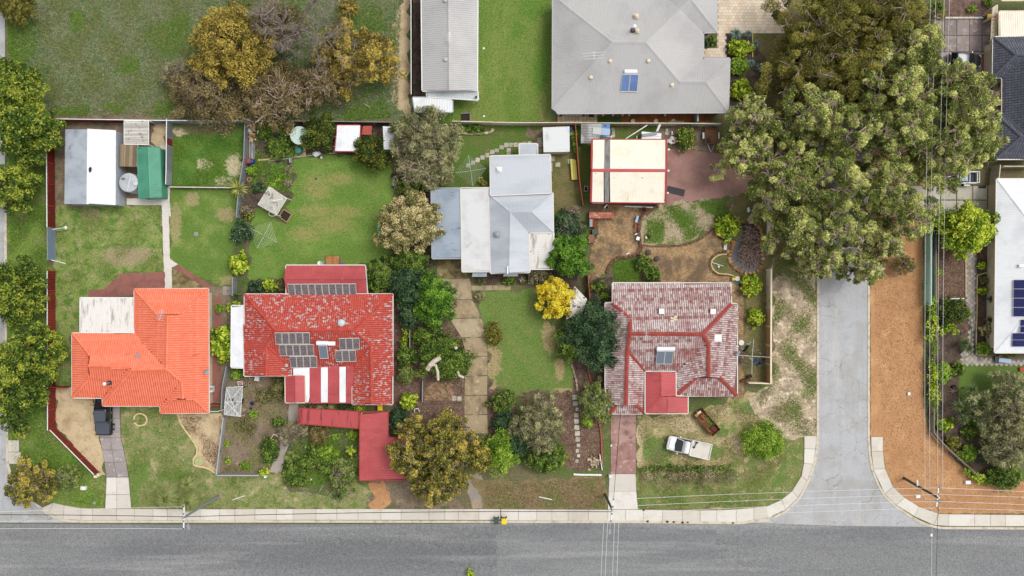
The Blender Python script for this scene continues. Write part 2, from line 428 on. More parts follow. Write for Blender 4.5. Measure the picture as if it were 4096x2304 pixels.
# plants
FOL = {}
def fol(k, *ramp):
 ramp = [tuple(min(255, v * 1.16) for v in c) for c in ramp]; FOL[k] = mat('foliage ' + k, None, ramp=ramp, rough=.62, spec=.25, transl=.28, grain=(1.2, .16))
def leaf_cloud(C, R, n, l, w, flat=.5, shell=.62, squash=.8, lobe_tint=.5, tips=0., droop=0.):
 m = len(C); R = np.asarray(R); pr = R ** 2 / (R ** 2).sum(); idx = RNG.choice(m, n, p=pr)
 d = RNG.normal(0, 1, (n, 3)); d[:, 2] += .35; d /= np.linalg.norm(d, axis=1)[:, None]
 rad = R[idx] * (shell + (1.04 - shell) * RNG.random(n) ** .6); A_ = RNG.uniform(.6, 1.5, (m, 3)) * np.array([1, 1, squash]); p = C[idx] + d * rad[:, None] * A_[idx]
 nr = d * .7 + np.array([0, 0, flat]) + RNG.normal(0, .55, (n, 3)); nr /= np.linalg.norm(nr, axis=1)[:, None]
 t = np.cross(nr, RNG.normal(0, 1, (n, 3))); t[:, 2] -= droop; t /= np.linalg.norm(t, axis=1)[:, None]; bt = np.cross(nr, t)
 ll = (l * RNG.uniform(.6, 1.25, n))[:, None]; ww = (w * RNG.uniform(.6, 1.25, n))[:, None]
 V = np.stack([p - t * ll * .5, p + bt * ww * .5 - t * ll * .05, p + t * ll * .5, p - bt * ww * .5 - t * ll * .05], 1)
 lt = RNG.uniform(0, 1, m)[idx]; tn = np.clip(.5 + (lt - .5) * lobe_tint + RNG.normal(0, .26, n) + tips * (RNG.random(n) < .25), 0, 1)
 return V.reshape(-1, 3), tn
KIND = {
 'gum': (.36, .11, 170, .24, 1.35, .5, .14), 'bushgum': (.32, .1, 190, .25, 1.3, .5, .12), 'gold': (.3, .16, 170, .25, 1.2, .6, .25), 'olive': (.34, .11, 110, .3, 1., .3, .1),
 'dark': (.5, .17, 130, .27, 1.2, .55, .3), 'citrus': (.24, .14, 230, .34, 1., .7, .1), 'silver': (.5, .09, 150, .3, 1.1, .4, .15), 'cream': (.24, .15, 230, .2, 1.3, .75, .2),
 'feather': (.26, .15, 230, .3, 1.1, .65, .1), 'yellow': (.28, .18, 200, .26, 1.2, .65, .2), 'deep': (.26, .16, 220, .32, 1., .65, .1), 'lime': (.36, .19, 170, .3, 1., .6, .2),
 'mid': (.27, .15, 200, .32, 1., .6, .12), 'wispy': (.4, .08, 150, .32, 1., .3, .1), 'rose': (.2, .13, 150, .32, 1., .4, .1)}
def plant(name, label, pos, rx, h, kind, ry=None, group=None, cat='tree', seed=None, dens=1., bark=None, trunk=None, lobes=None, limbs=0, flowers=None, base=None, shape=None, rz=0.):
 global RNG
 seed = seed if seed is not None else int(abs(pos[1] * 7 + pos[2] * 13)) % 9999
 RNG = np.random.default_rng(seed); rr = random.Random(seed); ry = ry or rx
 l, w, dn, cs, cf, shell, tips = KIND[kind]; rx *= 1.07; ry *= 1.07
 c = g1(pos[0], pos[1], pos[2], h * .62); b0 = g1(base[0], base[1], base[2]) if base else Vector((c.x, c.y, 0))
 T = thing(name, label, cat, (b0.x, b0.y, 0), group=group)
 R = (rx * ry) ** .5; n = lobes or max(5, int(13 * cf * (1 + R * .35))); ga = 2.39996; C = []; RR = []; off = rr.random() * 6; f1, f2, f3 = rr.random() * 6, rr.random() * 6, rr.random() * 6; wob = .7 if cat == 'shrub' else 1.3
 for i in range(n):
  q = math.sqrt((i + .5) / n); a = i * ga + off; rad = cs * R * rr.uniform(.75, 1.3) * (1.15 if n < 9 else 1)
  m_ = 1 - rad / R * .8
  m_ *= 1 + wob * (.13 * math.sin(2 * a + f1) + .1 * math.sin(3 * a + f2) + .08 * math.sin(5 * a + f3)); px, py = q * rx * m_ * math.cos(a) * rr.uniform(.86, 1.14), q * ry * m_ * math.sin(a) * rr.uniform(.86, 1.14)
  px, py = px * math.cos(rz) - py * math.sin(rz), px * math.sin(rz) + py * math.cos(rz)
  zt = h * (1 - .5 * q * q) * rr.uniform(.86, 1.04) - rad * .8
  C.append((c.x + px, c.y + py, max(zt, rad * .55))); RR.append(rad)
 for i in range(n // 2):
  a = rr.random() * 6.28; q = rr.random() ** .5 * .75; rad = cs * R * 1.05
  px, py = q * rx * math.cos(a), q * ry * math.sin(a); px, py = px * math.cos(rz) - py * math.sin(rz), px * math.sin(rz) + py * math.cos(rz)
  C.append((c.x + px, c.y + py, max(h * rr.uniform(.3, .55), rad * .5))); RR.append(rad)
 C = np.array(C); N_ = int(max(200, dn * dens * math.pi * rx * ry * 2.3)); S, SR = [], []
 for c_, r_ in zip(C, RR):
  for j in range(5 if R > 1.2 else 3):
   d = RNG.normal(0, 1, 3); d[2] = abs(d[2]) * (.45 if limbs else .8); d /= np.linalg.norm(d); S.append(c_ + d * r_ * (RNG.uniform(.5, 1.) if limbs else RNG.uniform(.35, .75))); SR.append(r_ * (RNG.uniform(.3, .56) if limbs else RNG.uniform(.38, .62)))
 V, tn = leaf_cloud(np.array(S), SR, N_, l * .86, w * .9, shell=shell * .85, tips=tips * 1.5, lobe_tint=.95)
 me = np_mesh('crown', V, 4, tn, FOL[kind], off=(b0.x, b0.y, 0)); o = bpy.data.objects.new('crown', me); COL.objects.link(o); o.parent = T
 b = MB(); bk = bark or BARK; tr = trunk or max(.04, .035 * h); fork = Vector((b0.x + (c.x - b0.x) * .4, b0.y + (c.y - b0.y) * .4, h * .32))
 b.tube([(b0.x, b0.y, -.05), (b0.x + rr.uniform(-.1, .1), b0.y + rr.uniform(-.1, .1), h * .15), fork], [tr * 1.25, tr, tr * .85], 7)
 for i in range(n):
  if h < 1.6 and i % 3: continue
  e = Vector(C[i]); mid = fork.lerp(e, .5) + Vector((rr.uniform(-.3, .3), rr.uniform(-.3, .3), rr.uniform(0, .4))) * R * .12
  b.tube([fork, mid, e], [tr * .55, tr * .36, max(.04, tr * .26)], 5, cap=False)
  if limbs:
   q_ = 5 if R > 1.2 else 3; e2 = e + Vector((rr.uniform(-.5, .5), rr.uniform(-.5, .5), .2)) * RR[i]
   for j in range(q_):
    if rr.random() < .4: continue
    f = Vector(S[i * q_ + j]) + Vector((0, 0, SR[i * q_ + j] * .5)); k = e2.lerp(f, .5) + Vector((rr.uniform(-.2, .2), rr.uniform(-.2, .2), rr.uniform(.1, .4))) * RR[i] * .5; b.tube([e, e2, k, f], [.06, .045, .036, .02], 4, cap=False)
  for j in range(limbs):
   f = e + Vector((rr.uniform(-1, 1), rr.uniform(-1, 1), rr.uniform(.35, .95))).normalized() * RR[i] * rr.uniform(.9, 1.25)
   k = e.lerp(f, .5) + Vector((rr.uniform(-.2, .2), rr.uniform(-.2, .2), rr.uniform(0, .3))); b.tube([e, k, f], [max(.05, tr * .3), max(.036, tr * .2), .022], 4, cap=False)
 b.build('trunk', bk, T)
 if flowers:
  fm, cnt, sz = flowers; b = MB(); idx = RNG.integers(0, len(C), cnt)
  for i in idx:
   d = Vector((rr.gauss(0, 1), rr.gauss(0, 1), rr.gauss(.8, .7))).normalized(); p = Vector(C[i]) + d * RR[i] * 1.03
   b.blob(p, sz, seed=i, n=5, m=3, rough=.05, tint=rr.random())
  b.build('fruit' if kind == 'citrus' else 'blossom', fm, T, kind='stuff')
 return T
def spiky(name, label, pos, r, h, m, n=60, w=.07, cat='plant', group=None, heads=((0, 0),), droop=.35, bark=None):
 c = g1(pos[0], pos[1], pos[2], h * .7); T = thing(name, label, cat, (c.x, c.y, 0), group=group); tb = MB()
 rr = random.Random(int(pos[1] * 3 + pos[2]))
 for (hx, hy) in heads:
  top = Vector((c.x + hx, c.y + hy, h)); tb.tube([(c.x + hx * .3, c.y + hy * .3, 0), (c.x + hx * .8, c.y + hy * .8, h * .6), top], [.1, .08, .06], 6); b = MB()
  for i in range(n):
   a = i * 2.39996 + rr.random() * .4; el = math.asin(min(1, (i + .5) / n)) * 1.0; L = r * rr.uniform(.85, 1.1); d = Vector((math.cos(a), math.sin(a), 0)); y = Vector((-d.y, d.x, 0))
   p0 = top; p1 = top + d * L * .55 * math.cos(el) + Vector((0, 0, L * .55 * math.sin(el) + .05)); p2 = top + d * L * math.cos(el * .9) + Vector((0, 0, L * math.sin(el) * .85 - droop * L * math.cos(el)))
   q = w * rr.uniform(.8, 1.2)
   b.add([p0 - y * q * .3, p0 + y * q * .3, p1 + y * q * .5, p1 - y * q * .5, p2], [(0, 1, 2, 3), (3, 2, 4)], rr.random())
  b.build('leaves', m, T)
 tb.build('stem', bark or BARK, T)
 return T
# material library
NTH = ['first', 'second', 'third', 'fourth', 'fifth', 'sixth', 'seventh', 'eighth']
ALB = .74
_lin = lin
def lin(c):
 r = _lin(c); return (r[0] * ALB, r[1] * ALB, r[2] * ALB, 1)
BARK = mat('bark', (120, 105, 90), [('n', (165, 150, 135), 3, .45, .6)], grain=(9, .2))
BARKP = mat('pale bark', (192, 172, 154), [('n', (150, 126, 108), 2, .45, .62)], grain=(9, .15))
BARKG = mat('grey bark', (165, 152, 142), [('n', (120, 108, 100), 2.5, .45, .6)])
fol('gum', (62, 76, 32), (106, 118, 52), (146, 156, 76), (212, 212, 132)); fol('bushgum', (62, 64, 24), (96, 94, 36), (122, 118, 48), (158, 150, 72))
fol('gold', (72, 68, 30), (114, 102, 44), (150, 132, 56), (192, 170, 84)); fol('olive', (74, 66, 42), (108, 96, 60), (132, 116, 74), (160, 144, 100))
fol('dark', (34, 52, 18), (60, 86, 26), (90, 116, 38), (164, 170, 64)); fol('citrus', (26, 38, 14), (48, 66, 22), (70, 90, 28), (120, 130, 48))
fol('silver', (74, 80, 50), (110, 112, 74), (140, 140, 96), (182, 178, 132)); fol('cream', (70, 80, 36), (124, 120, 66), (172, 158, 104), (214, 198, 150))
fol('feather', (34, 62, 16), (66, 106, 28), (94, 136, 36), (132, 166, 60)); fol('yellow', (120, 108, 20), (206, 170, 30), (232, 194, 44), (250, 220, 86))
fol('deep', (22, 40, 26), (46, 72, 44), (66, 94, 58), (96, 120, 80)); fol('lime', (52, 78, 12), (108, 138, 24), (156, 176, 40), (208, 214, 84))
fol('mid', (32, 52, 16), (66, 94, 30), (96, 122, 42), (140, 156, 70)); fol('wispy', (90, 82, 60), (126, 118, 86), (150, 142, 106), (180, 170, 136))
fol('rose', (50, 62, 28), (92, 96, 48), (122, 118, 66), (160, 148, 100))
FRUIT = mat('orange fruit', (222, 150, 30), rough=.5); PINKF = mat('pink flower', (214, 120, 150)); REDF = mat('red flower', (176, 84, 50))
BL_G = mat('green blades', None, ramp=[(66, 100, 26), (106, 140, 48), (150, 168, 82), (184, 174, 120)], transl=.25, rough=.8)
BL_B = mat('bright blades', None, ramp=[(62, 98, 24), (100, 138, 40), (146, 172, 70)], transl=.25, rough=.8)
BL_T = mat('tall tussock blades', None, ramp=[(74, 110, 58), (112, 136, 86), (150, 158, 112), (192, 184, 144)], transl=.25, rough=.8)
BL_D = mat('dry blades', None, ramp=[(110, 92, 66), (160, 138, 100), (196, 176, 136)], transl=.2, rough=.9)
LITTER = mat('leaf litter', None, ramp=[(70, 54, 42), (112, 86, 64), (150, 118, 88), (186, 160, 128)], rough=.95)
YUC = mat('strap leaf', None, ramp=[(44, 62, 28), (80, 100, 48), (130, 142, 84)], rough=.5, transl=.15)
YUCY = mat('yellow strap leaf', None, ramp=[(110, 120, 40), (176, 176, 76), (214, 206, 124)], rough=.5, transl=.15)
AGA = mat('blue grey leaf', None, ramp=[(58, 86, 76), (100, 128, 116), (140, 160, 146)], rough=.5)
# hard surfaces
ASPH = mat('asphalt', (132, 133, 133), [('s', (104, 105, 107), sp('F 900,1395,620,60 1400,1380,520,70 420,1380,200,30'), .8, .8), ('n', (118, 119, 121), .3, .42, .62, 4, (.12, 1, 1), .8), ('n', (160, 159, 156), .55, .52, .7, 4, (.06, 1.1, 1), .7), ('n', (124, 124, 124), 2.5, .5, .7, 5, (.5, 1, 1), .5)], grain=(9, .36), bump=.6, bscale=14)
SROAD = mat('pale seal', (180, 181, 183), [('n', (164, 163, 160), .9, .5, .7, 5, (1, .12, 1), .7), ('n', (168, 166, 162), .35, .45, .65, 5), ('c', (112, 112, 112), .42, .016, .7), ('n', (196, 194, 190), .8, .55, .7, 3, (1, .1, 1), .5)], grain=(5, .06), bump=.15, bscale=14)
PATH = mat('footpath concrete', None, ramp=[(204, 196, 182), (214, 207, 195), (222, 216, 206)], layers=[('n', (190, 176, 156), .6, .5, .75, 5, None, .6)], grain=(8, .06), bump=.15)
KERB = mat('kerb concrete', (208, 198, 178), [('n', (170, 158, 138), 1.3, .5, .7)], grain=(8, .1))
CONC = mat('old concrete', None, ramp=[(150, 130, 100), (168, 148, 116), (186, 168, 138)], layers=[('n', (116, 100, 72), .7, .48, .68, 5, None, .8), ('n', (206, 192, 168), 1.3, .58, .7, 5, None, .7)], grain=(8, .1), bump=.2)
CONCM = mat('mossy concrete', (140, 126, 86), [('n', (96, 84, 50), 1.2, .4, .62, 5), ('n', (176, 160, 120), .8, .55, .7)], grain=(8, .1))
CONCL = mat('clean concrete', None, ramp=[(206, 198, 188), (216, 209, 200), (226, 220, 212)], layers=[('n', (192, 182, 170), 1.1, .52, .7, 5, None, .6)], grain=(8, .05))
CONCG = mat('grey concrete', None, ramp=[(150, 140, 138), (166, 156, 154), (180, 172, 168)], layers=[('n', (132, 122, 120), 1., .5, .7, 5, None, .7), ('n', (196, 188, 184), 2, .58, .7)], grain=(8, .08))
CONCR = mat('red concrete', None, ramp=[(160, 122, 114), (170, 134, 124), (180, 146, 136)], layers=[('n', (136, 98, 88), .9, .48, .66, 5), ('n', (196, 172, 162), 1.4, .56, .7)], grain=(8, .08))
CONCB = mat('oxide slab', (168, 130, 120), [('n', (146, 112, 102), .5, .45, .65, 5), ('n', (172, 140, 130), 1.2, .6, .75)], grain=(8, .1))
PAVR = mat('red brick paving', None, ramp=[(132, 84, 76), (150, 98, 88), (166, 114, 102)], layers=[('n', (112, 78, 70), .8, .5, .7, 4, None, .7)], grain=(8, .12))
PAVT = mat('tan brick', None, ramp=[(152, 120, 84), (180, 148, 106), (198, 166, 124)], layers=[('n', (112, 94, 74), .55, .42, .6, 5, None, .85), ('n', (212, 182, 140), 1., .58, .7, 4, None, .6)], grain=(9, .12))
JOINT = mat('joint sand', (98, 80, 60), [('n', (62, 52, 42), 1., .45, .6)])
PAVC = mat('cream paver', None, ramp=[(212, 192, 166), (226, 208, 184), (234, 218, 198)], layers=[('n', (204, 172, 138), .7, .55, .7, 4, None, .5)], grain=(8, .05))
JOINTC = mat('pale joint', (168, 150, 132)); JOINTD = mat('dark joint', (92, 86, 78)); JOINTP = mat('path joint', (138, 128, 112))
GPAV = mat('grey paver', None, ramp=[(150, 140, 130), (172, 162, 150), (190, 180, 168)], grain=(8, .1))
STEP = mat('stepping slab', None, ramp=[(170, 164, 150), (192, 186, 170), (208, 200, 182)], layers=[('n', (140, 130, 110), 2., .5, .7)], grain=(9, .1))
ROCK = mat('garden rock', None, ramp=[(140, 122, 100), (176, 156, 130), (206, 190, 166)], grain=(6, .2), bump=.4)
# soils and grass
BASE = mat('suburban ground', (112, 104, 74), [('n', (88, 104, 48), .12, .42, .58, 5), ('n', (140, 122, 92), .5, .55, .7, 5)], grain=(5, 0.32))
SAND = mat('sand', (204, 182, 146), [('n', (172, 148, 112), .6, .48, .7, 5), ('n', (140, 116, 86), 1.6, .58, .7, 5, None, .8)], grain=(6, .12), bump=.5, bscale=3)
SANDW = mat('weedy sand', (188, 170, 144), [('n', (150, 134, 112), .7, .46, .6, 6), ('n', (224, 208, 176), 1.3, .53, .64, 6), ('n', (118, 128, 66), .5, .56, .66, 6, None, .8), ('n', (112, 98, 82), 1.9, .6, .7, 6)], grain=(6, .18), bump=.8, bscale=2.5)
DIRT = mat('dirt', (134, 118, 98), [('n', (106, 92, 74), .7, .45, .65, 5), ('n', (168, 144, 114), 1.1, .56, .72, 5)], grain=(7.5, 0.32), bump=.6, bscale=4)
MULCH = mat('mulch', (116, 92, 82), [('n', (86, 64, 54), 1.4, .45, .62, 5), ('n', (150, 126, 112), 2.6, .56, .7)], grain=(11.25, 0.4), bump=.8, bscale=8)
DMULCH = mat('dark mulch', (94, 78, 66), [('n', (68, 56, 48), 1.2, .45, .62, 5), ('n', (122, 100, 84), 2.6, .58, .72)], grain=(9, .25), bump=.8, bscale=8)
ORANGE = mat('orange gravel', (192, 144, 100), [('n', (164, 122, 84), .9, .52, .7, 6, (2.4, .3, 1), .7), ('n', (178, 130, 88), .28, .42, .65, 6), ('n', (208, 162, 112), .5, .54, .72, 5), ('n', (150, 110, 80), 1.4, .6, .72, 6, (1.2, .7, 1), .8)], grain=(8, .16), bump=.7, bscale=6)
GRAV = mat('grey gravel', (150, 140, 130), [('n', (172, 150, 124), .5, .45, .6)], grain=(8, .2))
LOTG = mat('rough pasture', (106, 118, 78), [('n', (120, 116, 90), .35, .45, .62, 6), ('n', (76, 110, 50), .22, .52, .64, 5), ('n', (124, 104, 80), .5, .6, .72, 6),
           ('s', (74, 130, 22), sp('T1 1290,680,70,80 780,200,70,80'), .35, .85), ('s', (178, 150, 112), sp('T1 1180,405,30,20'), .3, .8)], grain=(4.375, 0.42), bump=1., bscale=3)
VERG = mat('green verge', (108, 132, 52), [('n', (122, 130, 72), .4, .48, .65, 6), ('n', (116, 98, 68), .55, .6, .72, 6), ('n', (82, 128, 30), .3, .55, .7, 4)], grain=(5, 0.384), bump=.8, bscale=4)
LAWN1 = mat('patchy lawn', (130, 146, 76), [('n', (90, 120, 46), .9, .47, .6, 6), ('n', (160, 148, 108), 1.0, .53, .66, 6),
           ('s', (160, 142, 112), sp('Z1 900,1130,180,80 660,830,80,50 1040,1120,60,60'), .35, .85)], grain=(6.25, 0.32), bump=.6, bscale=5)
LAWN1B = mat('shaded lawn', (96, 124, 48), [('n', (122, 140, 68), .45, .48, .64, 6), ('s', (160, 146, 104), sp('Z1 1395,720,60,60 1270,900,50,160 1640,830,80,60 1650,1320,60,60'), .4, .8)], grain=(6.25, 0.32), bump=.6, bscale=5)
LAWN1C = mat('weedy lawn', (92, 122, 44), [('n', (66, 108, 30), .55, .45, .6, 6), ('s', (196, 182, 148), sp('Z1 1700,480,70,100 1480,470,70,50 1300,230,70,40 1640,590,90,40'), .5, .9), ('s', (112, 100, 72), sp('Z1 1500,200,260,60'), .4, .8)], grain=(6.25, 0.4), bump=.8, bscale=5)
LAWN1F = mat('front lawn', (140, 140, 92), [('n', (108, 128, 60), .9, .48, .6, 6), ('n', (174, 158, 120), 1.0, .54, .66, 6), ('s', (84, 118, 36), sp('Z11 1100,700,70,300 1150,600,100,150 1450,620,180,60 1000,80,60,40'), .5, .7)], grain=(6.25, 0.352), bump=.7, bscale=5)
LAWN2 = mat('mown lawn', (100, 134, 50), [('n', (122, 150, 66), .28, .45, .65, 5), ('n', (132, 138, 76), .5, .56, .74, 6, None, .7),
           ('s', (158, 148, 92), sp('Z2 560,735,190,60 780,740,140,60 660,830,200,80 480,900,160,70 560,560,130,120 720,500,140,60'), .7, .7)], grain=(6.25, 0.224), bump=.4, bscale=6)
LAWN3 = mat('back lawn', (96, 112, 50), [('n', (84, 116, 38), .4, .47, .62, 5), ('n', (132, 124, 80), .5, .57, .72, 6, None, .8)], grain=(6.25, 0.32), bump=.6, bscale=5)
LAWN3D = mat('dry lawn', (122, 112, 72), [('n', (100, 104, 54), .5, .47, .62, 5), ('n', (146, 128, 94), .8, .56, .72, 6)], grain=(6.25, 0.352), bump=.6, bscale=5)
LAWN3F = mat('central lawn', (112, 132, 64), [('n', (100, 130, 54), .4, .46, .62, 5), ('n', (138, 134, 88), .5, .56, .74, 6), ('s', (180, 154, 116), sp('Z8 1260,480,60,130 1340,700,40,120 850,620,70,90 860,700,60,80 1380,890,100,40 850,850,40,80'), .4, .85)], grain=(6.25, 0.288), bump=.6, bscale=5)
LAWN5 = mat('striped lawn', (116, 136, 60), [('n', (92, 124, 40), .22, .44, .6, 4, (1.2, .35, 1)), ('n', (164, 154, 100), .3, .55, .7, 6, (1.2, .5, 1), .8), ('s', (84, 128, 32), sp('T3 290,720,110,240 200,80,150,150 50,300,100,100'), .5, .75)], grain=(6.25, 0.256), bump=.4, bscale=6)
LAWN4 = mat('parking lawn', (166, 152, 108), [('n', (112, 128, 62), .5, .5, .62, 6), ('n', (196, 178, 140), .9, .54, .68, 6),
           ('s', (82, 118, 40), sp('Z9 760,1310,140,110 1180,1320,100,60 1500,1000,180,70 1250,1180,60,40'), .4, .8), ('s', (196, 176, 142), sp('Z9 1420,1270,150,70 640,1250,40,200 1000,1120,150,60'), .4, .75)], grain=(6.25, 0.384), bump=.8, bscale=4)
LAWN4V = mat('verge lawn', (122, 126, 72), [('n', (96, 120, 50), .6, .47, .6, 6), ('n', (176, 158, 120), .8, .54, .66, 6)], grain=(6.25, 0.384), bump=.8, bscale=4)
MOUND = mat('grassy mound', (172, 156, 126), [('n', (150, 134, 104), .8, .46, .62, 6), ('n', (106, 122, 58), .8, .54, .62, 6), ('s', (88, 116, 46), sp('Z4 1200,700,130,60 800,890,40,70 980,770,110,60'), .4, .8)], grain=(6.25, 0.384), bump=.8, bscale=4)
LAWN6 = mat('corner lawn', (92, 118, 44), [('n', (84, 104, 40), .3, .45, .62, 5)], grain=(7.5, 0.192), bump=.4, bscale=7)
LAWNM = mat('brown verge', (134, 116, 82), [('n', (112, 108, 62), .5, .48, .64, 6), ('n', (158, 136, 100), .9, .55, .7)], grain=(6.25, 0.384), bump=.7, bscale=5)
GCOV = mat('ground cover', (84, 100, 50), [('n', (104, 92, 70), .8, .48, .6, 6), ('n', (92, 124, 44), .7, .56, .7, 5)], grain=(5, 0.42), bump=.8, bscale=4)
TURF = mat('artificial turf', (64, 92, 40), grain=(8, .12)); ORD = mat('oxide ground', (148, 92, 46), [('n', (118, 76, 42), .8, .45, .62), ('n', (168, 116, 66), 1.2, .56, .7)], grain=(7, .12))
# building finishes
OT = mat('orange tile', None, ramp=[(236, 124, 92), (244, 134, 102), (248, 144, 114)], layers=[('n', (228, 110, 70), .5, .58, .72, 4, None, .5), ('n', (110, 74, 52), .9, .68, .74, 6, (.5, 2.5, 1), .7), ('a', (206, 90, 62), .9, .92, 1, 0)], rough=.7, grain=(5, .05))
OTD = mat('orange sarking', (200, 92, 64)); OTC = mat('orange ridge', None, ramp=[(236, 120, 86), (248, 136, 102)], rough=.7)
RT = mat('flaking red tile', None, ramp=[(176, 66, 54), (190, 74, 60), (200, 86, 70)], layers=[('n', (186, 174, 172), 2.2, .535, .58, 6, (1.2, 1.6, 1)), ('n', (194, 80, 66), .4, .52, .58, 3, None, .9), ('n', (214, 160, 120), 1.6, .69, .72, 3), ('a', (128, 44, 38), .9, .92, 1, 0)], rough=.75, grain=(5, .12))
RTD = mat('red sarking', (150, 62, 54)); RTC = mat('red ridge', None, ramp=[(176, 64, 52), (196, 78, 62)], rough=.7, grain=(5, .1))
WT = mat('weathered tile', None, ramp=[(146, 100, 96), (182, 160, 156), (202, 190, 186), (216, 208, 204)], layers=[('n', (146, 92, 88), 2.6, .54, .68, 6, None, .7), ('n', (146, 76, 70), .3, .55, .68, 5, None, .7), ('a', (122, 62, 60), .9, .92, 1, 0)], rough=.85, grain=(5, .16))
WTD = mat('dark sarking', (130, 84, 80)); WTC = mat('dull red ridge', None, ramp=[(146, 62, 54), (160, 72, 62)], rough=.8, grain=(4, .15))
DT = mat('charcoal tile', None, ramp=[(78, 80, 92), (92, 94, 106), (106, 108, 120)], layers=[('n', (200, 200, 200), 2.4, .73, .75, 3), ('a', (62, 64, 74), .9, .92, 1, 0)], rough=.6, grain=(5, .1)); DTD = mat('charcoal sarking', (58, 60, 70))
GREYM = mat('grey steel sheet', (184, 182, 180), [('n', (172, 170, 169), .25, .45, .65, 4)], rough=.5, spec=.4, grain=(3, .02))
SILV = mat('light grey steel', (194, 198, 204), [('n', (176, 182, 190), .4, .45, .65, 4, (.3, 1, 1))], rough=.45, spec=.45)
ZINC = mat('galvanised sheet', (184, 191, 198), [('n', (164, 172, 182), .5, .45, .62, 4), ('n', (136, 140, 146), 1., .62, .72, 5, None, .8)], rough=.5, spec=.4)
ZINCR = mat('rust streaked sheet', (160, 172, 184), [('n', (142, 154, 168), .4, .45, .62, 4), ('n', (66, 40, 36), 1.3, .655, .67, 4, (.5, 3.2, 1))], rough=.45, spec=.4)
WHITEM = mat('white steel sheet', (238, 240, 242), [('n', (222, 224, 228), .5, .48, .68, 4)], rough=.4, spec=.4)
WHITED = mat('flaking white sheet', (226, 222, 216), [('n', (176, 168, 158), .9, .52, .66, 5, (2.4, .5, 1)), ('n', (92, 80, 72), 2.2, .68, .71, 4)], rough=.6)
CREAMM = mat('cream sheet', (244, 236, 218), [('n', (232, 222, 200), .6, .5, .7, 4), ('n', (96, 88, 78), 1.7, .68, .7, 4, (1.6, .7, 1))], rough=.55)
SKYL = mat('grey skylight sheet', (136, 134, 132), [('n', (96, 94, 92), 1.4, .45, .6, 4, (2, .3, 1))], rough=.5)
REDM = mat('red steel sheet', (188, 82, 84), [('n', (172, 72, 74), .4, .45, .65, 4), ('n', (206, 132, 126), 2.4, .68, .71), ('n', (150, 62, 62), .7, .56, .7, 5, (.4, 2, 1), .6)], rough=.5, spec=.4)
REDMS = mat('stained red sheet', (186, 82, 84), [('n', (116, 50, 54), .8, .52, .66, 5, (2.6, .3, 1))], rough=.6)
GRNM = mat('green steel sheet', (80, 152, 124), [('n', (72, 138, 112), .6, .48, .66)], rough=.5, spec=.4)
WHITE = mat('white paint', (236, 236, 232), rough=.5); CREAM = mat('cream paint', (226, 212, 184), [('n', (206, 188, 156), .6, .5, .7)], rough=.6, grain=(5, .05)); BRICK = mat('brick wall', (168, 128, 104), [('n', (140, 100, 82), 2, .45, .6)], grain=(8, .12))
GREYP = mat('grey paint', (150, 154, 158), rough=.5); DARK = mat('dark paint', (46, 46, 50), rough=.5); BLACK = mat('black plastic', (30, 30, 33), rough=.5)
REDP = mat('red paint', (166, 58, 56), rough=.6); TRIMW = mat('pale gutter', (222, 216, 206), rough=.5); TRIMG = mat('grey gutter', (176, 176, 178), rough=.5)
FRED = mat('red fence sheet', None, ramp=[(124, 46, 38), (138, 54, 45), (152, 64, 52)], layers=[('n', (186, 96, 72), .8, .6, .72, 4, None, .7)], rough=.6)
FGRY = mat('grey fence sheet', None, ramp=[(140, 146, 150), (164, 168, 172), (184, 188, 190)], layers=[('n', (116, 112, 106), .8, .58, .72, 4)], rough=.6)
FASB = mat('cement fence sheet', None, ramp=[(150, 148, 144), (172, 170, 166), (188, 186, 180)], layers=[('n', (112, 110, 104), 1., .55, .7, 5)], rough=.9)
FCRM = mat('cream fence sheet', None, ramp=[(214, 206, 190), (224, 216, 200), (232, 226, 212)], rough=.6)
FCRR = mat('stained cream panel', None, ramp=[(222, 206, 178), (232, 218, 194)], layers=[('s', (186, 130, 58), sp('Z9 1585,620,60,520', 1.) , .5, .8)], rough=.7)
FTEAL = mat('teal fence sheet', (176, 224, 210), [('n', (90, 120, 108), .8, .62, .7, 4)], rough=.6); FDRK = mat('dark fence', (54, 46, 46), grain=(6, .2)); FORA = mat('terracotta fence', (176, 92, 70), [('n', (140, 70, 56), .7, .5, .65)], rough=.7)
TIMB = mat('grey timber', None, ramp=[(112, 104, 94), (146, 136, 122), (172, 162, 146)], grain=(10, .2)); BUSHP = mat('bush poles', None, ramp=[(110, 92, 70), (142, 122, 96), (170, 150, 122)], grain=(8, .2))
WOODR = mat('brown timber', (120, 84, 60), grain=(8, .2)); SLATW = mat('weathered white slat', None, ramp=[(196, 190, 180), (220, 216, 206), (232, 230, 224)], layers=[('n', (128, 118, 106), 1.4, .55, .68, 4)])
GLASS = mat('tinted glass', (26, 30, 36), rough=.08, spec=.8); PV = mat('solar cell', (92, 84, 92), [('n', (110, 98, 96), 2, .45, .6)], rough=.25, spec=.5); PVB = mat('blue solar cell', (36, 42, 92), rough=.3, spec=.12); COLL = mat('collector glass', (104, 116, 130), rough=.2, spec=.6); COLB = mat('blue collector glass', (72, 104, 156), [('n', (92, 122, 172), .5, .4, .6)], rough=.2, spec=.6)
STEEL = mat('bare steel', (176, 180, 184), rough=.4, metal=.5); RUST = mat('rust', (120, 70, 42), [('n', (84, 52, 38), 1.2, .45, .6, 5), ('n', (176, 130, 92), 1.6, .58, .68, 5)], rough=.9, grain=(7, .2))
CARW = mat('white car paint', (238, 238, 238), rough=.25, spec=.5); CARK = mat('black car paint', (16, 16, 18), rough=.18, spec=.6); CARG = mat('charcoal car paint', (58, 62, 68), rough=.2, spec=.6, metal=.3); VINYL = mat('vinyl tray cover', (76, 82, 92), rough=.45); TYRE = mat('tyre', (34, 34, 34), rough=.9)
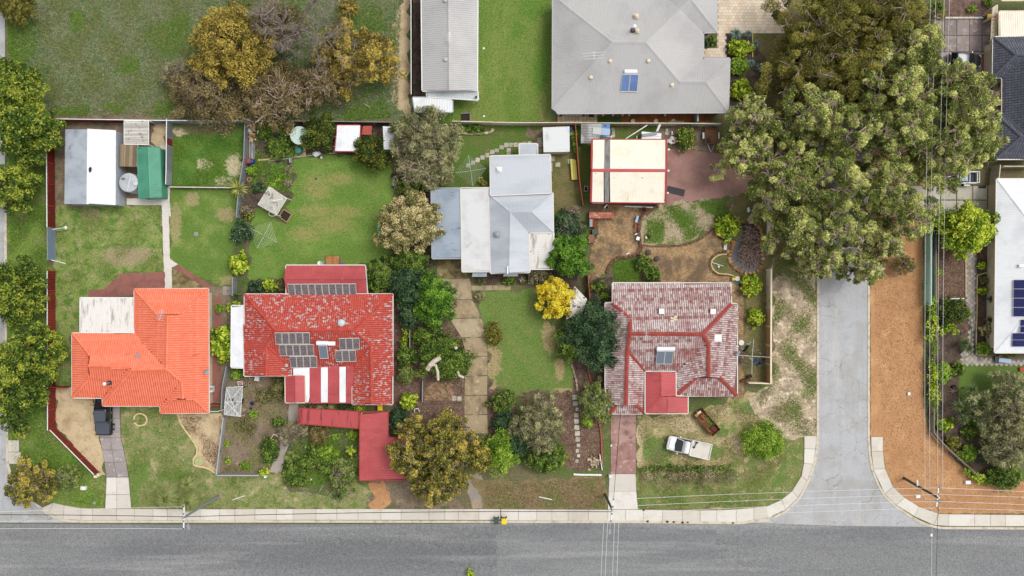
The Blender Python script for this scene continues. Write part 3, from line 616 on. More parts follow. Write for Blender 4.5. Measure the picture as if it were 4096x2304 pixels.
TRAYM = mat('tray deck', (212, 204, 192), [('n', (196, 184, 168), 1.2, .5, .7)], rough=.6); LAMPR = mat('tail lamp', (170, 24, 28), rough=.2); LAMPC = mat('head lamp', (210, 214, 218), rough=.1)
BINY = mat('yellow lid', (246, 206, 24), rough=.45); BINR = mat('red lid', (206, 42, 46), rough=.45); BING = mat('bin green', (58, 84, 78), rough=.5); TURQ = mat('tank green', (58, 128, 112), rough=.5); TANKL = mat('tank lid', (196, 216, 206), [('n', (180, 202, 190), .9, .5, .7)], rough=.5)
PINK = mat('salmon plastic', (206, 130, 122)); BLUE = mat('blue plastic', (36, 58, 130), rough=.4); BLUET = mat('blue tarp', (96, 138, 190), [('n', (120, 160, 206), .8, .45, .6)], rough=.6); LBLUE = mat('pale blue cover', (168, 190, 216), rough=.6); PURP = mat('purple', (150, 96, 190)); TEALC = mat('teal plastic', (80, 180, 160)); YELP = mat('yellow timber', (226, 212, 110), [('n', (200, 180, 80), 1.5, .5, .7)])
POLEW = mat('treated pole', (88, 92, 76), [('n', (66, 72, 60), 2, .45, .6)], grain=(8, .15)); POLES = mat('grey pole', (132, 138, 140), grain=(6, .1)); WIRE = mat('aluminium wire', (226, 226, 224), rough=.4); WIREK = mat('black cable', (28, 28, 30)); POND = mat('pond liner', (22, 22, 30), rough=.35, spec=.5); REED = mat('dead reed', None, ramp=[(110, 84, 66), (170, 136, 114), (214, 184, 166)], rough=.9)
TERRA = mat('terracotta', (176, 84, 56), rough=.8); SOIL = mat('potting soil', (54, 40, 32), grain=(9, .2)); LIMEC = mat('limestone edging', (216, 196, 146), [('n', (190, 168, 118), 1.2, .5, .7)], grain=(8, .1)); NET = mat('shade net', (222, 226, 228), alpha=.5, rough=.8); LIDG = mat('green concrete lid', (176, 180, 128), [('n', (156, 158, 104), 1.4, .45, .6)], grain=(8, .08)); ALU = mat('aluminium', (200, 204, 206), rough=.4)
# ground sheets
g = MB(); g.poly([(-420, -420, 0), (420, -420, 0), (420, 420, 0), (-420, 420, 0)])
setp(g.build('ground', BASE), 'bare brown and green suburban ground lying under everything', 'ground', kind='structure')
zone('pasture', 'rough vacant paddock of dark tussocky grass at the top left', 'F 12,-260 1010,-260 1035,300 640,312 115,296 40,250', LOTG, .15)
zone('sand_strip', 'pale sandy strip beside the long grey shed fence', 'T2 1470,-300 1546,-300 1550,1150 1420,1120 1400,1000 1340,860 1360,700 1330,560 1400,420 1370,240 1440,100', SAND, .12)
zone('dirt_strip', 'brown bare dirt along the outside of the red topped fence', 'T1 500,1170 760,1135 1100,1120 1400,1125 1750,1160 2480,1170 2480,1215 490,1195', DIRT, .2)
zone('verge', 'bright green grass verge between the left street and the red fence', 'F 18,190 124,290 126,1080 250,1185 262,1278 215,1282 130,1265 90,1240 30,1150 20,1100', VERG, .12)
zone('bare_soil', 'bare sandy soil around the left white shed', 'Z1 395,155 1215,155 1250,640 1180,760 900,770 640,790 400,780', DIRT, .12)
zone('soil_light', 'pale dusty soil patch behind the small slatted roof', 'Z1 1105,190 1210,170 1215,330 1110,330', SAND, .15)
zone('lawn', 'patchy green and brown lawn between the red fence and the concrete path', 'Z1 405,770 640,770 900,760 1170,765 1190,1250 900,1260 780,1370 640,1449 405,1449', LAWN1, .1)
zone('lawn', 'narrow lawn strip west of the orange house', 'Z6 408,-20 640,110 582,170 582,420 522,425 522,800 405,800', LAWN1, .1)
zone('lawn', 'greener lawn right of the concrete path', 'Z1 1240,640 1740,640 1720,860 1700,1100 1680,1330 1600,1360 1520,1310 1290,1190 1232,1150 1225,860', LAWN1B, .08)
zone('lawn', 'small weedy lawn enclosed by grey fences', 'Z1 1255,170 1785,165 1750,630 1235,632 1255,530', LAWN1C, .08)
zone('garden_soil', 'sandy front bed left of the black pickup driveway', 'Z6 405,805 525,810 660,895 690,1000 725,1180 765,1449 715,1430 410,1110', SAND, .08)
zone('front_lawn', 'faded front lawn with a round bed below the orange house', 'Z11 990,40 1320,55 1470,110 1620,400 1585,500 1610,550 1785,610 1790,625 2120,620 2120,893 1085,893 1060,632 1000,310', LAWN1F, .06)
zone('front_bed', 'sandy garden bed inside the curved limestone edging', 'Z11 1470,115 1845,110 1800,610 1730,570 1600,545 1590,500 1635,410', SAND, .06)
zone('verge_patch', 'grass patch around the white meter box beside the light driveway', 'Z11 560,480 760,560 880,632 868,893 690,890 440,845', VERG, .1)
zone('path', 'narrow concrete garden path running down to the orange house', 'Z1 1165,330 1215,330 1220,620 1232,630 1225,860 1232,1150 1290,1190 1245,1215 1250,1449 1196,1449 1185,1150 1172,760 1060,762 920,760 920,715 1165,712', CONCL, .03)
zone('patio', 'red brick patio above the white verandah roof', 'Z1 1195,1245 1197,1390 640,1449 640,1380 755,1370 860,1260', PAVR, .05)
zone('side_path', 'dark red brick path running down the right side of the orange house', 'Z1 1290,1190 1610,1395 1612,1449 1520,1449 1510,1370 1250,1215', PAVR, .05)
zone('side_strip', 'brick and soil strip between the orange and the red tiled houses', 'Z6 1513,90 1640,90 1680,170 1680,700 1625,930 1515,930', DIRT, .06)
zone('side_path', 'red brick strip under the round lime green shrub', 'Z6 1558,160 1608,160 1600,910 1530,910', PAVR, .03)
zone('mossy_slab', 'mossy concrete wedge beside the orange house', 'Z1 1250,1220 1500,1365 1248,1365', CONCM, .03)
zone('lawn', 'big mown lawn with faded streaks behind the red tiled house', 'Z2 380,355 550,335 830,320 1060,370 1110,440 1118,640 1000,850 1040,1000 1100,1040 905,1120 330,1122 320,1230 60,1235 75,800 150,715 250,780 340,815 385,760 330,690 375,640', LAWN2, .08)
zone('garden_soil', 'overgrown vegetable garden left of the mown lawn', 'Z2 50,95 470,80 700,300 380,355 378,640 250,570 150,720 60,720 20,640', DMULCH, .15)
zone('lawn_patch', 'small weedy patch inside the vegetable garden', 'Z2 210,390 360,370 350,560 240,560 200,480', LAWN1C, .15)
zone('garden_soil', 'shrub strip along the fence left of the mown lawn', 'Z2 -40,760 72,790 64,1240 40,1330 -60,1330 -30,1000', GCOV, .15)
zone('shed_yard', 'dark litter ground behind the citrus trees', 'Z2 600,95 1120,95 1150,320 830,325 600,310', DMULCH, .12)
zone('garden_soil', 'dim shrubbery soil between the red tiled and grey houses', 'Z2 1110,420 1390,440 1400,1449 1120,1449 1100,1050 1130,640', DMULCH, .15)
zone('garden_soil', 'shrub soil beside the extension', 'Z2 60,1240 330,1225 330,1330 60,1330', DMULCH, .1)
zone('front_garden', 'brown weedy front garden fenced with grey sheets', 'D8 75,160 200,108 480,108 500,300 560,430 580,470 360,770 20,785', DIRT, .1)
zone('garden_soil', 'leafy front garden with bushes left of the red carport', 'Z12 300,60 905,230 910,655 760,700 330,720 250,590 180,580 300,440', GCOV, .15)
zone('brick_path', 'grey brick path between the front garden and the leafy bushes', 'D8 505,300 570,300 565,440 480,640 455,770 365,765 420,650 500,430', GPAV, .06)
zone('verge', 'green nature strip in front of the leafy bushes', 'Z12 -100,600 260,600 330,750 640,780 900,680 1020,670 995,893 -100,893', LAWN1F, .1)
zone('dirt_drive', 'orange dirt driveway under the red carport', 'Z12 1015,640 1290,640 1500,640 1700,760 1760,893 995,893 990,800', DIRT, .12)
zone('orange_dirt', 'orange clay smear on the dirt driveway', 'Z12 1020,655 1110,655 1160,760 1130,893 1000,893 995,800', ORANGE, .18)
zone('gravel', 'grey gravel wheel track joining the long driveway', 'Z12 1800,630 1900,600 1925,700 1920,893 1840,893 1790,760', GRAV, .12)
zone('dirt_strip', 'litter strewn soil around the long concrete driveway', 'Z8 130,180 640,480 650,1187 810,1200 700,1350 200,1240 100,1200 130,900', MULCH, .15)
zone('dirt_strip', 'litter strip right of the long concrete driveway', 'Z8 815,490 850,560 860,860 1020,880 1020,1200 815,1200', MULCH, .12)
zone('lawn', 'sloping front lawn of the grey metal house', 'Z8 705,150 1080,150 1180,180 1230,330 1320,400 1330,640 1420,680 1450,830 1430,900 1020,900 830,860 815,640 800,420 770,320', LAWN3F, .15)
zone('mulch_bed', 'reddish mulch bed with a row of stepping slabs', 'Z8 1020,880 1430,890 1460,680 1520,690 1640,1080 1640,1449 1380,1449 1340,1000', MULCH, .12)
zone('mulch_bed', 'mulch under the dark green tree beside the weathered house', 'Z8 1420,670 1680,640 1700,1040 1640,1100 1520,1000 1470,870', MULCH, .1)
zone('verge', 'brown grass verge in front of the big grey green tree', 'Z13 -30,360 200,380 600,350 620,440 612,508 40,508 0,400', LAWNM, .08)
zone('lawn', 'back lawn with two clotheslines posts beside the grey house', 'Z3 380,95 1035,110 1035,330 655,330 655,560 230,570 200,440', LAWN3, .1)
zone('lawn', 'dry brown side lawn right of the grey house', 'Z3 1090,325 1240,320 1290,520 1310,720 1280,760 1110,740 1100,400', LAWN3D, .1)
zone('dirt_strip', 'bare patch beside the small white shed', 'Z3 920,120 1040,120 1040,330 960,250', DIRT, .15)
zone('garden_soil', 'narrow bed of plants below the grey house', 'Z3 505,1180 1290,1180 1290,1340 1000,1330 1000,1260 520,1260', DMULCH, .08)
zone('lawn', 'long striped lawn between the long shed and the big grey roof', 'T3 -480,-300 415,-300 410,1100 445,1150 445,1225 -690,1225 -690,1010 -490,1000', LAWN5, .06)
zone('garden_soil', 'dark soil strip beside the long grey shed', 'T2 1580,-300 1670,-300 1675,980 1580,1000', DMULCH, .05)
zone('oxide_strip', 'orange oxide ground under the big grey eave', 'T3 450,1140 2000,1135 2010,1240 450,1235', ORD, .0)
zone('turf_mat', 'rectangle of artificial turf beside pale pavers', 'T3 860,1172 1098,1172 1098,1232 860,1232', TURF, 0)
zone('side_yard', 'grassy side yard left of the cream roofed shed', 'Z4 175,100 300,100 300,240 285,690 232,700 205,500', LAWN3, .08)
zone('side_yard', 'green strip behind the cream roofed shed', 'D3 285,95 700,95 700,205 285,205', LAWN3, .08)
zone('yard_dirt', 'littered dirt behind the brown slab', 'D3 700,95 1100,95 1250,300 820,290 755,270', DIRT, .12)
zone('yard_slab', 'red brown concrete slab right of the cream roofed shed', 'Z4 845,285 920,275 1090,300 1320,330 1580,400 1575,590 1420,620 1100,650 860,690 845,690', CONCB, .06)
zone('garden_soil', 'grassy dirt mound enclosed by the brick path', 'Z4 800,690 1100,650 1330,625 1325,760 1200,840 1000,960 860,985 660,975 650,850 680,780', MOUND, .12)
zone('lawn_patch', 'green grass wedge below the brown slab', 'Z4 1080,700 1200,660 1325,640 1320,720 1280,765 1180,780 1120,760', LAWN3, .15)
zone('garden_soil', 'litter and pond surrounds inside the cream fence', 'Z4 1330,620 1572,590 1572,1340 1480,1340 1400,1260 1330,1200 1180,1180 1180,840', LAWN3D, .08)
zone('garden_bed', 'weedy bed enclosed by the curving brick wall', 'Z4 440,1080 620,1060 700,1100 800,1240 470,1250 380,1230 420,1160', GCOV, .1)
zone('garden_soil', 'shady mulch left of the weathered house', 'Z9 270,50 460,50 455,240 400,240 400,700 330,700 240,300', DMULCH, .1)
zone('side_lawn', 'rough side lawn with a rotary clothesline', 'Z9 1405,180 1570,160 1570,815 1405,815', LAWN3D, .1)
zone('lawn', 'patchy lawn where the white ute is parked', 'Z9 625,1060 1000,1040 1330,935 1600,840 1780,1000 1740,1420 1840,1449 1560,1560 1300,1640 640,1640', LAWN4, .1)
zone('verge_lawn', 'corner lawn curving along the footpath', 'Z13 755,345 1240,330 1396,300 1440,470 1396,482 1297,500 1215,507 760,507', LAWN4V, .08)
zone('corner_lawn', 'grass tip of the corner block beside the curved footpath', 'Z10 -120,700 110,700 188,712 186,780 175,925 125,1005 70,1050 0,1083 -130,1095', LAWN4V, .06)
zone('sandy_verge', 'weedy pale sand verge left of the side road', 'F 1945,560 2062,560 2058,1100 2030,1105 1960,1100 1900,1040 1880,1000 1945,965', SANDW, .08)
zone('shade_verge', 'leaf strewn ground under the big gum trees', 'F 1838,60 2075,-100 2075,600 1945,700 1945,310 1840,290', LAWN3D, .1)
zone('garden_soil', 'dark planted strip right of the big grey roof', 'T3 2150,330 2430,330 2560,620 2560,1010 2440,1100 2200,1100 2200,590 2150,580', DMULCH, .08)
zone('side_lawn', 'shaded lawn between the cream paving and the gum trees', 'T3 2425,335 2800,330 2800,900 2560,1000 2560,620', LAWN3D, .08)
zone('orange_verge', 'bare orange gravel verge right of the side road', 'Z10 540,-1300 812,-1300 812,0 815,560 840,690 960,800 1080,930 1160,950 1800,960 1800,1122 895,1119 790,1085 720,1040 655,980 615,885 602,790 602,718 538,718', ORANGE, .05)
zone('garden_soil', 'sparse garden strip behind the teal fence', 'Z5 1165,540 1590,540 1640,860 1430,870 1430,1180 1500,1449 1180,1449 1185,700', MULCH, .06)
zone('garden_soil', 'planted garden behind the timber corner fence', 'Z10 830,-20 1010,-20 1010,340 1005,470 1130,740 1340,960 1160,950 1080,930 850,690 840,560', DMULCH, .08)
zone('corner_lawn', 'trim green lawn below the white house', 'Z10 1005,345 1290,345 1500,340 1500,780 1220,850 1130,745 1050,640 1000,520', LAWN6, .05)
zone('garden_soil', 'narrow garden bed along the white house wall', 'Z5 1515,860 1650,860 1645,1449 1515,1449', DMULCH, .04)
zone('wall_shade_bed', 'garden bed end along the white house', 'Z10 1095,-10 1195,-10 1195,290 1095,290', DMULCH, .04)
zone('front_garden', 'gravelly bed at the top right behind the driveway', 'T4 1640,-60 2250,-60 2230,175 1690,175', MULCH, .08)
zone('red_path', 'worn reddish path in front of the charcoal tiled house', 'T4 2140,520 2262,520 2290,800 2300,1260 2300,1449 2120,1300 2140,900', PAVR, .06)
zone('car_pad', 'pale concrete pad under the charcoal car', 'T4 1690,525 2150,525 2145,745 1690,745', CONCG, .03)
# roads
zone('side_road', 'pale grey cracked side road running up the picture', 'Z10 265,-1700 528,-1700 528,0 525,720 530,800 545,900 580,980 620,1040 680,1090 760,1140 840,1175 905,1190 905,1196 -150,1196 -150,1170 -10,1160 60,1120 110,1080 165,1020 215,940 245,850 258,780 262,715', SROAD, 0, 'road')
zone('left_road', 'pale street at the left edge', 'Z11 -700,-3500 42,-3500 42,-900 50,-200 55,240 62,520 90,640 170,780 300,880 400,935 520,985 660,1004 660,1010 -700,1010', SROAD, 0, 'road')
zone('main_road', 'wide dark asphalt main road along the bottom', 'F -700,1318 -700,1312 410,1319 1000,1318 1540,1314 1870,1314 1940,1316 2100,1322 2330,1325 2560,1329 3400,1330 3400,1750 -700,1750', ASPH, 0, 'road')
zone('road_patch', 'slightly darker resurfaced stretch of the main road', 'Z13 1116,600 1118,900 100,900 100,600', mat('dark asphalt', (120, 122, 123), [('n', (142, 143, 142), .3, .42, .62, 4, (.12, 1, 1), .8), ('n', (160, 160, 157), .55, .54, .72, 4, (.06, 1.1, 1), .7)], grain=(7, .24), bump=.5, bscale=14), .12, 'road')
# kerbs
def kerb(label, s, w=.28, h=.1, m=None):
 P = pts(s); b = MB(); T = thing('kerb', label, 'kerb', (0, 0, 0)); setp(T, kind='structure')
 for a, c in zip(P, P[1:]):
  d = c - a; L = d.length; k = max(1, round(L / 2.4))
  for i in range(k):
   p = a + d * (i / k); q = a + d * ((i + 1) / k); x = d / L * .012
   MB().beam(p + x + Vector((0, 0, h / 2)), q - x + Vector((0, 0, h / 2)), w, h, random.random()).build('kerb_stone', KERB, T)
kerb('long kerb along the main road below the footpath', 'Z11 345,892 400,937 460,965 520,985 590,997 660,1000 1300,1000 2100,998 Z13 100,566 720,566 1240,572 Z10 30,1140')
kerb('curved kerb of the left street corner', 'Z11 48,-1600 52,-300 58,240 66,520 95,640 175,780 345,892')
kerb('left kerb of the side road', 'Z10 262,0 260,715 256,780 245,850 215,940 165,1040 90,1112 30,1140')
kerb('left kerb of the upper side road under the trees', 'Z10 266,-1400 264,-700 262,0')
kerb('right kerb of the side road and its corner', 'Z10 530,-1400 528,0 527,720 532,800 545,890 580,975 610,1025 670,1083 760,1143 810,1170 865,1188 910,1196 1344,1198 1800,1198')
# slab paths, drives and paving: every slab a piece
def slab_set(name, label, polys, m, top=.07, gap=.018, piece='slab', kind='structure', cat='path', bed=None):
 T = thing(name, label, cat, (0, 0, 0)); setp(T, kind=kind)
 for s in polys:
  p = pts(s) if isinstance(s, str) else s; slab_piece(piece, shrink(p, gap), 0, top + random.uniform(-.004, .004), m, T, random.random())
 if bed is not None:
  b = MB()
  for s in polys:
   p = pts(s) if isinstance(s, str) else s; b.prism(shrink(p, -.02), 0, top - .03)
  b.build('joint', bed, T, kind='stuff')
 return T
def strip(f, xs, yt, yb): return [f'{f} {a},{yt} {b},{yt} {b},{yb} {a},{yb}' for a, b in zip(xs, xs[1:])]
def ladder(f, top, bot):
 A = [t.split(',') for t in top.split()]; B = [t.split(',') for t in bot.split()]
 return [f'{f} {A[i][0]},{A[i][1]} {A[i+1][0]},{A[i+1][1]} {B[i+1][0]},{B[i+1][1]} {B[i][0]},{B[i][1]}' for i in range(len(A) - 1)]
SL = ladder('Z11', '345,888 440,845 530,866 670,890 765,894 962,894 1108,895 1263,895 1380,896 1510,897 1650,898 1810,898 1935,898 2100,897', '352,892 404,930 522,980 670,990 765,990 962,990 1108,990 1263,990 1380,990 1510,990 1650,990 1810,990 1935,990 2100,990')
SL += ladder('Z12', '42,896 220,896 355,896 545,896 715,896 890,896 1080,896 1245,897 1475,897 1605,897 1715,897 1885,897 2062,898', '42,987 220,987 355,987 545,987 715,987 890,987 1080,987 1245,987 1475,987 1605,987 1715,987 1885,987 2062,987')
SL += ladder('Z13', '121,508 202,508 287,509 358,509 433,509 527,510 618,510 700,509 785,510 872,511 965,512 1047,513 1125,512 1215,508 1297,501 1355,492', '121,560 202,560 287,560 358,561 433,561 527,562 618,563 700,563 785,564 872,564 965,565 1047,566 1125,567 1215,568 1297,569 1370,565')
SL += ladder('Z10', '-10,1085 70,1048 125,1004 175,924 188,856 190,780 190,713', '-4,1146 92,1098 157,1036 207,950 240,862 248,782 258,713')
slab_set('footpath', 'long pale concrete footpath of slabs along the main road and round the left corner', SL, PATH, bed=JOINTP)
slab_set('footpath', 'curved pale footpath of slabs at the orange verge corner', ladder('Z10', '540,718 542,794 552,888 612,1017 672,1075 768,1135 868,1180 948,1186 1083,1187 1167,1187 1244,1187 1344,1187 1460,1187 1580,1187', '602,718 602,794 613,885 655,980 716,1037 790,1084 895,1121 948,1124 1083,1125 1167,1126 1244,1127 1344,1128 1460,1128 1580,1128'), PATH, bed=JOINTP)
slab_set('crossing_pad', 'short concrete pad at the left street', strip('Z11', [62, 160], 330, 426) + strip('Z11', [66, 172], 428, 525), PATH, bed=JOINTP)
slab_set('driveway', 'grey concrete driveway under the black pickup', ['Z11 775,-40 985,-40 990,150 790,150', 'Z11 790,150 990,150 996,310 822,310', 'Z11 822,310 910,310 925,410 845,410', 'Z11 910,310 996,310 1020,410 925,410', 'Z11 845,410 925,410 940,510 862,510', 'Z11 925,410 1020,410 1040,510 940,510', 'Z11 862,510 940,510 963,632 880,632', 'Z11 940,510 1040,510 1060,632 963,632'], CONCG, bed=JOINTD, cat='driveway')
slab_set('driveway', 'pale concrete driveway apron near the left power pole', ['Z11 880,636 964,636 964,777 874,777', 'Z11 964,636 1060,636 1072,777 964,777', 'Z11 874,777 964,777 964,892 868,892', 'Z11 964,777 1072,777 1083,892 964,892'], CONCL, bed=JOINTP, cat='driveway')
slab_set('driveway', 'long brown stained concrete driveway leading to the grey carport', ['Z8 450,-15 640,-30 690,60 450,64', 'Z8 450,66 690,62 706,212 455,216', 'Z8 470,218 706,214 776,345 540,351', 'Z8 540,354 776,348 800,484 628,489', 'Z8 628,492 800,487 816,622 665,627', 'Z8 665,630 816,625 815,762 652,769', 'Z8 652,772 815,766 813,905 648,908', 'Z8 648,911 813,908 815,1045 648,1048', 'Z8 648,1051 815,1048 818,1184 650,1187'], CONC, bed=JOINTD, gap=.016, cat='driveway')
slab_set('driveway', 'mossy concrete slab in front of the blue grey carport', ['Z3 266,1089 449,1086 505,1216 266,1220'], CONCM, bed=DARK, cat='driveway')
slab_set('driveway', 'faded red concrete driveway below the weathered tiled house', ['Z9 438,1045 505,1045 495,1250 440,1250', 'Z9 505,1045 622,1045 622,1250 495,1250', 'Z9 440,1250 495,1250 480,1475 438,1475', 'Z9 495,1250 622,1250 622,1475 480,1475'], CONCR, bed=JOINTD, gap=.01, cat='driveway')
slab_set('driveway', 'clean concrete driveway apron by the middle power pole', ['Z13 626,344 747,344 750,425 622,425', 'Z13 622,425 750,425 758,508 618,508'], CONCL, bed=JOINTP, gap=.01, cat='driveway')
slab_set('driveway', 'grid of pale concrete slabs left of the white house', [f'Z5 {a},{y0} {b},{y0} {b},{y1} {a},{y1}' for y0, y1 in ((332, 434), (437, 542)) for a, b in ((905, 1012), (1014, 1154), (1158, 1247), (1250, 1363), (1366, 1480), (1483, 1588))], mat('pale slab', None, ramp=[(186, 180, 164), (200, 194, 178), (210, 204, 190)], layers=[('n', (172, 160, 138), .9, .52, .7, 5, None, .7)], grain=(8, .07)), bed=JOINTD, gap=.035, cat='driveway')
slab_set('driveway', 'grid of grey brown concrete slabs at the top right', [f'T4 {a},{y0} {b},{y0} {b},{y1} {a},{y1}' for y0, y1 in ((196, 356), (359, 522)) for a, b in ((1560, 1770), (1773, 1895), (1898, 2024), (2027, 2150), (2153, 2238))], mat('brown slab', None, ramp=[(132, 118, 116), (144, 130, 126), (154, 140, 136)], layers=[('n', (176, 164, 158), 1.1, .52, .68, 5), ('n', (108, 92, 88), .7, .54, .7, 5)], grain=(8, .1)), bed=JOINTD, gap=.025, cat='driveway')
slab_set('garden_edge', 'row of pale blocks edging the top right driveway', strip('T4', list(range(1690, 2180, 54)), 172, 192), CONCL, top=.16, cat='edging')
slab_set('slab_pad', 'small concrete pads around the green shed and tank', ['Z1 918,712 1060,712 1065,760 918,758', 'Z1 1060,760 1168,712 1168,762', 'Z1 1170,520 1215,520 1215,625 1172,625', 'Z1 1168,345 1212,345 1213,518 1168,518'], CONCL, top=.05)
slab_set('garden_path', 'concrete path slabs below the grey house bed', ['Z8 695,113 850,110 852,148 700,150', 'Z8 852,110 985,108 985,147 854,148'], CONC, top=.08)
def step_stones(label, s, w, m=STEP, group=None, rz=0., name='stepping_stones'):
 T = thing(name, label, 'stepping stones', (0, 0, 0)); setp(T, kind='structure'); T['kind'] = 'thing'
 for p in pts(s):
  MB().box((p.x, p.y, .06), (w * random.uniform(.9, 1.08), w * random.uniform(.9, 1.05), .1), rz + random.uniform(-.12, .12), random.random()).build('slab', m, T)
 return T
step_stones('curving line of square stepping slabs across the back lawn to the grey pergola', 'Z3 495,403 530,383 563,363 598,345 633,329 668,305 702,294 736,271 771,255 805,254 839,253 874,252 788,290 788,318 905,244 940,243', .52)
step_stones('four square slabs beside the grey pergola', 'Z3 1011,218 1014,253 1016,293 1104,353 1143,396', .56)
step_stones('straight column of ten stepping slabs in the red mulch bed', 'Z8 1447,922 1452,966 1459,1052 1460,1095 1462,1140 1466,1183 1468,1226', .56)
step_stones('narrow broken stepping slabs at the end of the mulch path', 'Z8 1465,1008 1475,1270 1467,1310 1475,1345 1462,1383', .4)
step_stones('pair of square slabs at the end of the small brick patch', 'Z8 576,930 612,931', .52)
step_stones('single tan slabs beside the littered shrub', 'D3 752,125 750,152', .34)
step_stones('stack of tan slabs on the grass behind the cream roofed shed', 'D3 312,118 314,145 315,172', .36)
step_stones('grey paving slabs by the grey fence near the yucca', 'Z1 1632,1366 1664,1366 1632,1398 1664,1398', .52, GPAV)
step_stones('pale slab beside the narrow bed', 'Z3 950,1240', .7)
def bricks(name, label, s, m, jm, bl=.23, bw=.115, bond='herring', n1=300, gap=.008, top=.06, hole=None, rz=0., cat='paving', size_from=None, piece='brick'):
 P = pts(s); T = thing(name, label, cat, (0, 0, 0)); setp(T, kind='structure'); b = MB(); b.prism(P, 0, top - .012); b.build('bedding', jm, T)
 a = np.array([(p.x, p.y) for p in P]); c = a.mean(0); R = max(np.linalg.norm(a - c, axis=1)) + .5; cells = []
 if bond == 'herring':
  k = int(R / bw) + 2
  for i in range(-k, k):
   for j in range(-k, k):
    r = (i - j) % 4
    if r == 0: cells.append(((i + 1) * bw, (j + .5) * bw, 0))
    elif r == 2: cells.append(((i + .5) * bw, (j + 0) * bw, 1)) if False else cells.append(((i + .5) * bw, (j + 1) * bw, 1)) if (i - j) % 4 == 3 else None
    elif r == 3: cells.append(((i + .5) * bw, (j + 1) * bw, 1))
  cells = [q for q in cells if q]
 else:
  nx, ny = int(R / bl) + 2, int(R / bw) + 2
  for j in range(-ny, ny):
   for i in range(-nx, nx): cells.append(((i + (.5 if (bond == 'run' and j % 2) else 0)) * bl, j * bw, 0))
 q = np.array(cells); cr, sr = math.cos(rz), math.sin(rz); X = c[0] + q[:, 0] * cr - q[:, 1] * sr; Y = c[1] + q[:, 0] * sr + q[:, 1] * cr
 ok = inside([(p.x, p.y) for p in P], X, Y)
 if hole: ok &= ~inside([(p.x, p.y) for p in pts(hole)], X, Y)
 var = []
 for i in range(6):
  me = MB().box((0, 0, 0), (bl - gap * 2, bw - gap * 2, .05), tint=(i + .5) / 6).mesh(piece); me.materials.append(m); var.append(me)
 rest = MB(); k = 0; idx = np.nonzero(ok)[0]; RNG.shuffle(idx)
 for i in idx:
  ang = rz + (math.pi / 2 if q[i, 2] else 0); p = Vector((X[i], Y[i], top - .025 + random.uniform(-.004, .004)))
  if k < n1: inst(piece, var[random.randrange(6)], Matrix.Translation(p) @ Matrix.Rotation(ang, 4, 'Z'), T)
  else:
   x, y = bl / 2 - gap, bw / 2 - gap; r = Matrix.Rotation(ang, 3, 'Z'); z = Vector((0, 0, .025))
   co = [p + r @ Vector(v) + z for v in ((-x, -y, 0), (x, -y, 0), (x, y, 0), (-x, y, 0))]
   rest.add(co + [v - z * 1.6 for v in co], [(0, 1, 2, 3), (0, 4, 5, 1), (1, 5, 6, 2), (2, 6, 7, 3), (3, 7, 4, 0)], random.random())
  k += 1
 if rest.v: rest.build(piece + 's', m, T, kind='stuff')
 return T
bricks('brick_courtyard', 'weathered herringbone brick courtyard below the cream roofed shed', 'Z4 285,690 780,690 730,730 660,790 640,870 655,960 640,1020 600,1060 500,1070 440,1110 400,1180 300,1240 270,1220 300,1000 320,960 350,900 345,850 345,790 285,740', PAVT, JOINT, n1=150)
bricks('brick_terrace', 'tan brick terrace curving round to the weathered tiled house', 'Z4 655,985 860,992 1010,975 1130,915 1190,855 1200,900 1240,935 1300,945 1310,1000 1270,1025 1200,1035 1160,1080 1155,1140 1200,1190 1310,1205 1370,1260 1400,1330 1405,1449 1350,1449 1320,1400 1312,1250 800,1250 780,1160 700,1080 650,1060', PAVT, JOINT, n1=150)
bricks('brick_side_path', 'tan brick side path along the weathered tiled house', 'Z9 1316,100 1365,110 1403,190 1403,930 1325,935 1325,915 1357,910 1357,247 1316,245', PAVT, JOINT, n1=60, bond='run')
bricks('paved_court', 'wide courtyard of cream rectangular pavers beside the big grey roof', 'T3 2066,-120 2770,-120 2770,330 2150,328 2145,580 1932,580 1932,495 2062,495 2064,330', PAVC, JOINTC, bl=.40, bw=.36, bond='run', gap=.012, rz=0, piece='paver', n1=300, cat='courtyard')
bricks('brick_patch', 'small square of old tan brick below the lopped tree', 'Z8 370,815 565,815 570,945 365,942', mat('old brick', None, ramp=[(120, 94, 70), (152, 120, 92), (176, 146, 118)], layers=[('n', (92, 92, 60), 1.2, .55, .68)], grain=(8, .15)), JOINT, bl=.3, bw=.2, bond='run', n1=120)
bricks('tile_pad', 'square pad of orange brown tiles at the red extension door', 'Z2 615,1055 727,1055 727,1120 615,1120', mat('orange tile pad', None, ramp=[(160, 108, 60), (178, 122, 72), (190, 136, 84)], grain=(8, .12)), JOINTD, bl=.33, bw=.33, bond='grid', n1=40, piece='tile')
bricks('paver_yard', 'pale tan paver strip under the grey eave with a hose', 'T3 455,1150 858,1150 858,1232 455,1232', mat('tan paver', None, ramp=[(206, 184, 142), (218, 198, 158), (226, 208, 172)], grain=(8, .08)), JOINTD, bl=.44, bw=.4, bond='grid', n1=60, piece='paver', gap=.015)
bricks('garden_path', 'grey diagonal paver path along the white house garden', 'D6 372,-100 425,-100 420,600 440,630 850,640 850,668 330,668 328,600 385,520 390,430 372,300', GPAV, JOINTD, bl=.42, bw=.42, bond='grid', rz=.785, n1=160, piece='paver', gap=.014)
bricks('paver_border', 'dark paver border of the garden path', 'D6 424,-100 436,-100 434,600 450,622 850,628 850,640 440,642 418,615', mat('dark paver', None, ramp=[(104, 100, 98), (122, 118, 114)], grain=(8, .1)), JOINTD, bl=.25, bw=.2, bond='grid', n1=90, piece='paver')
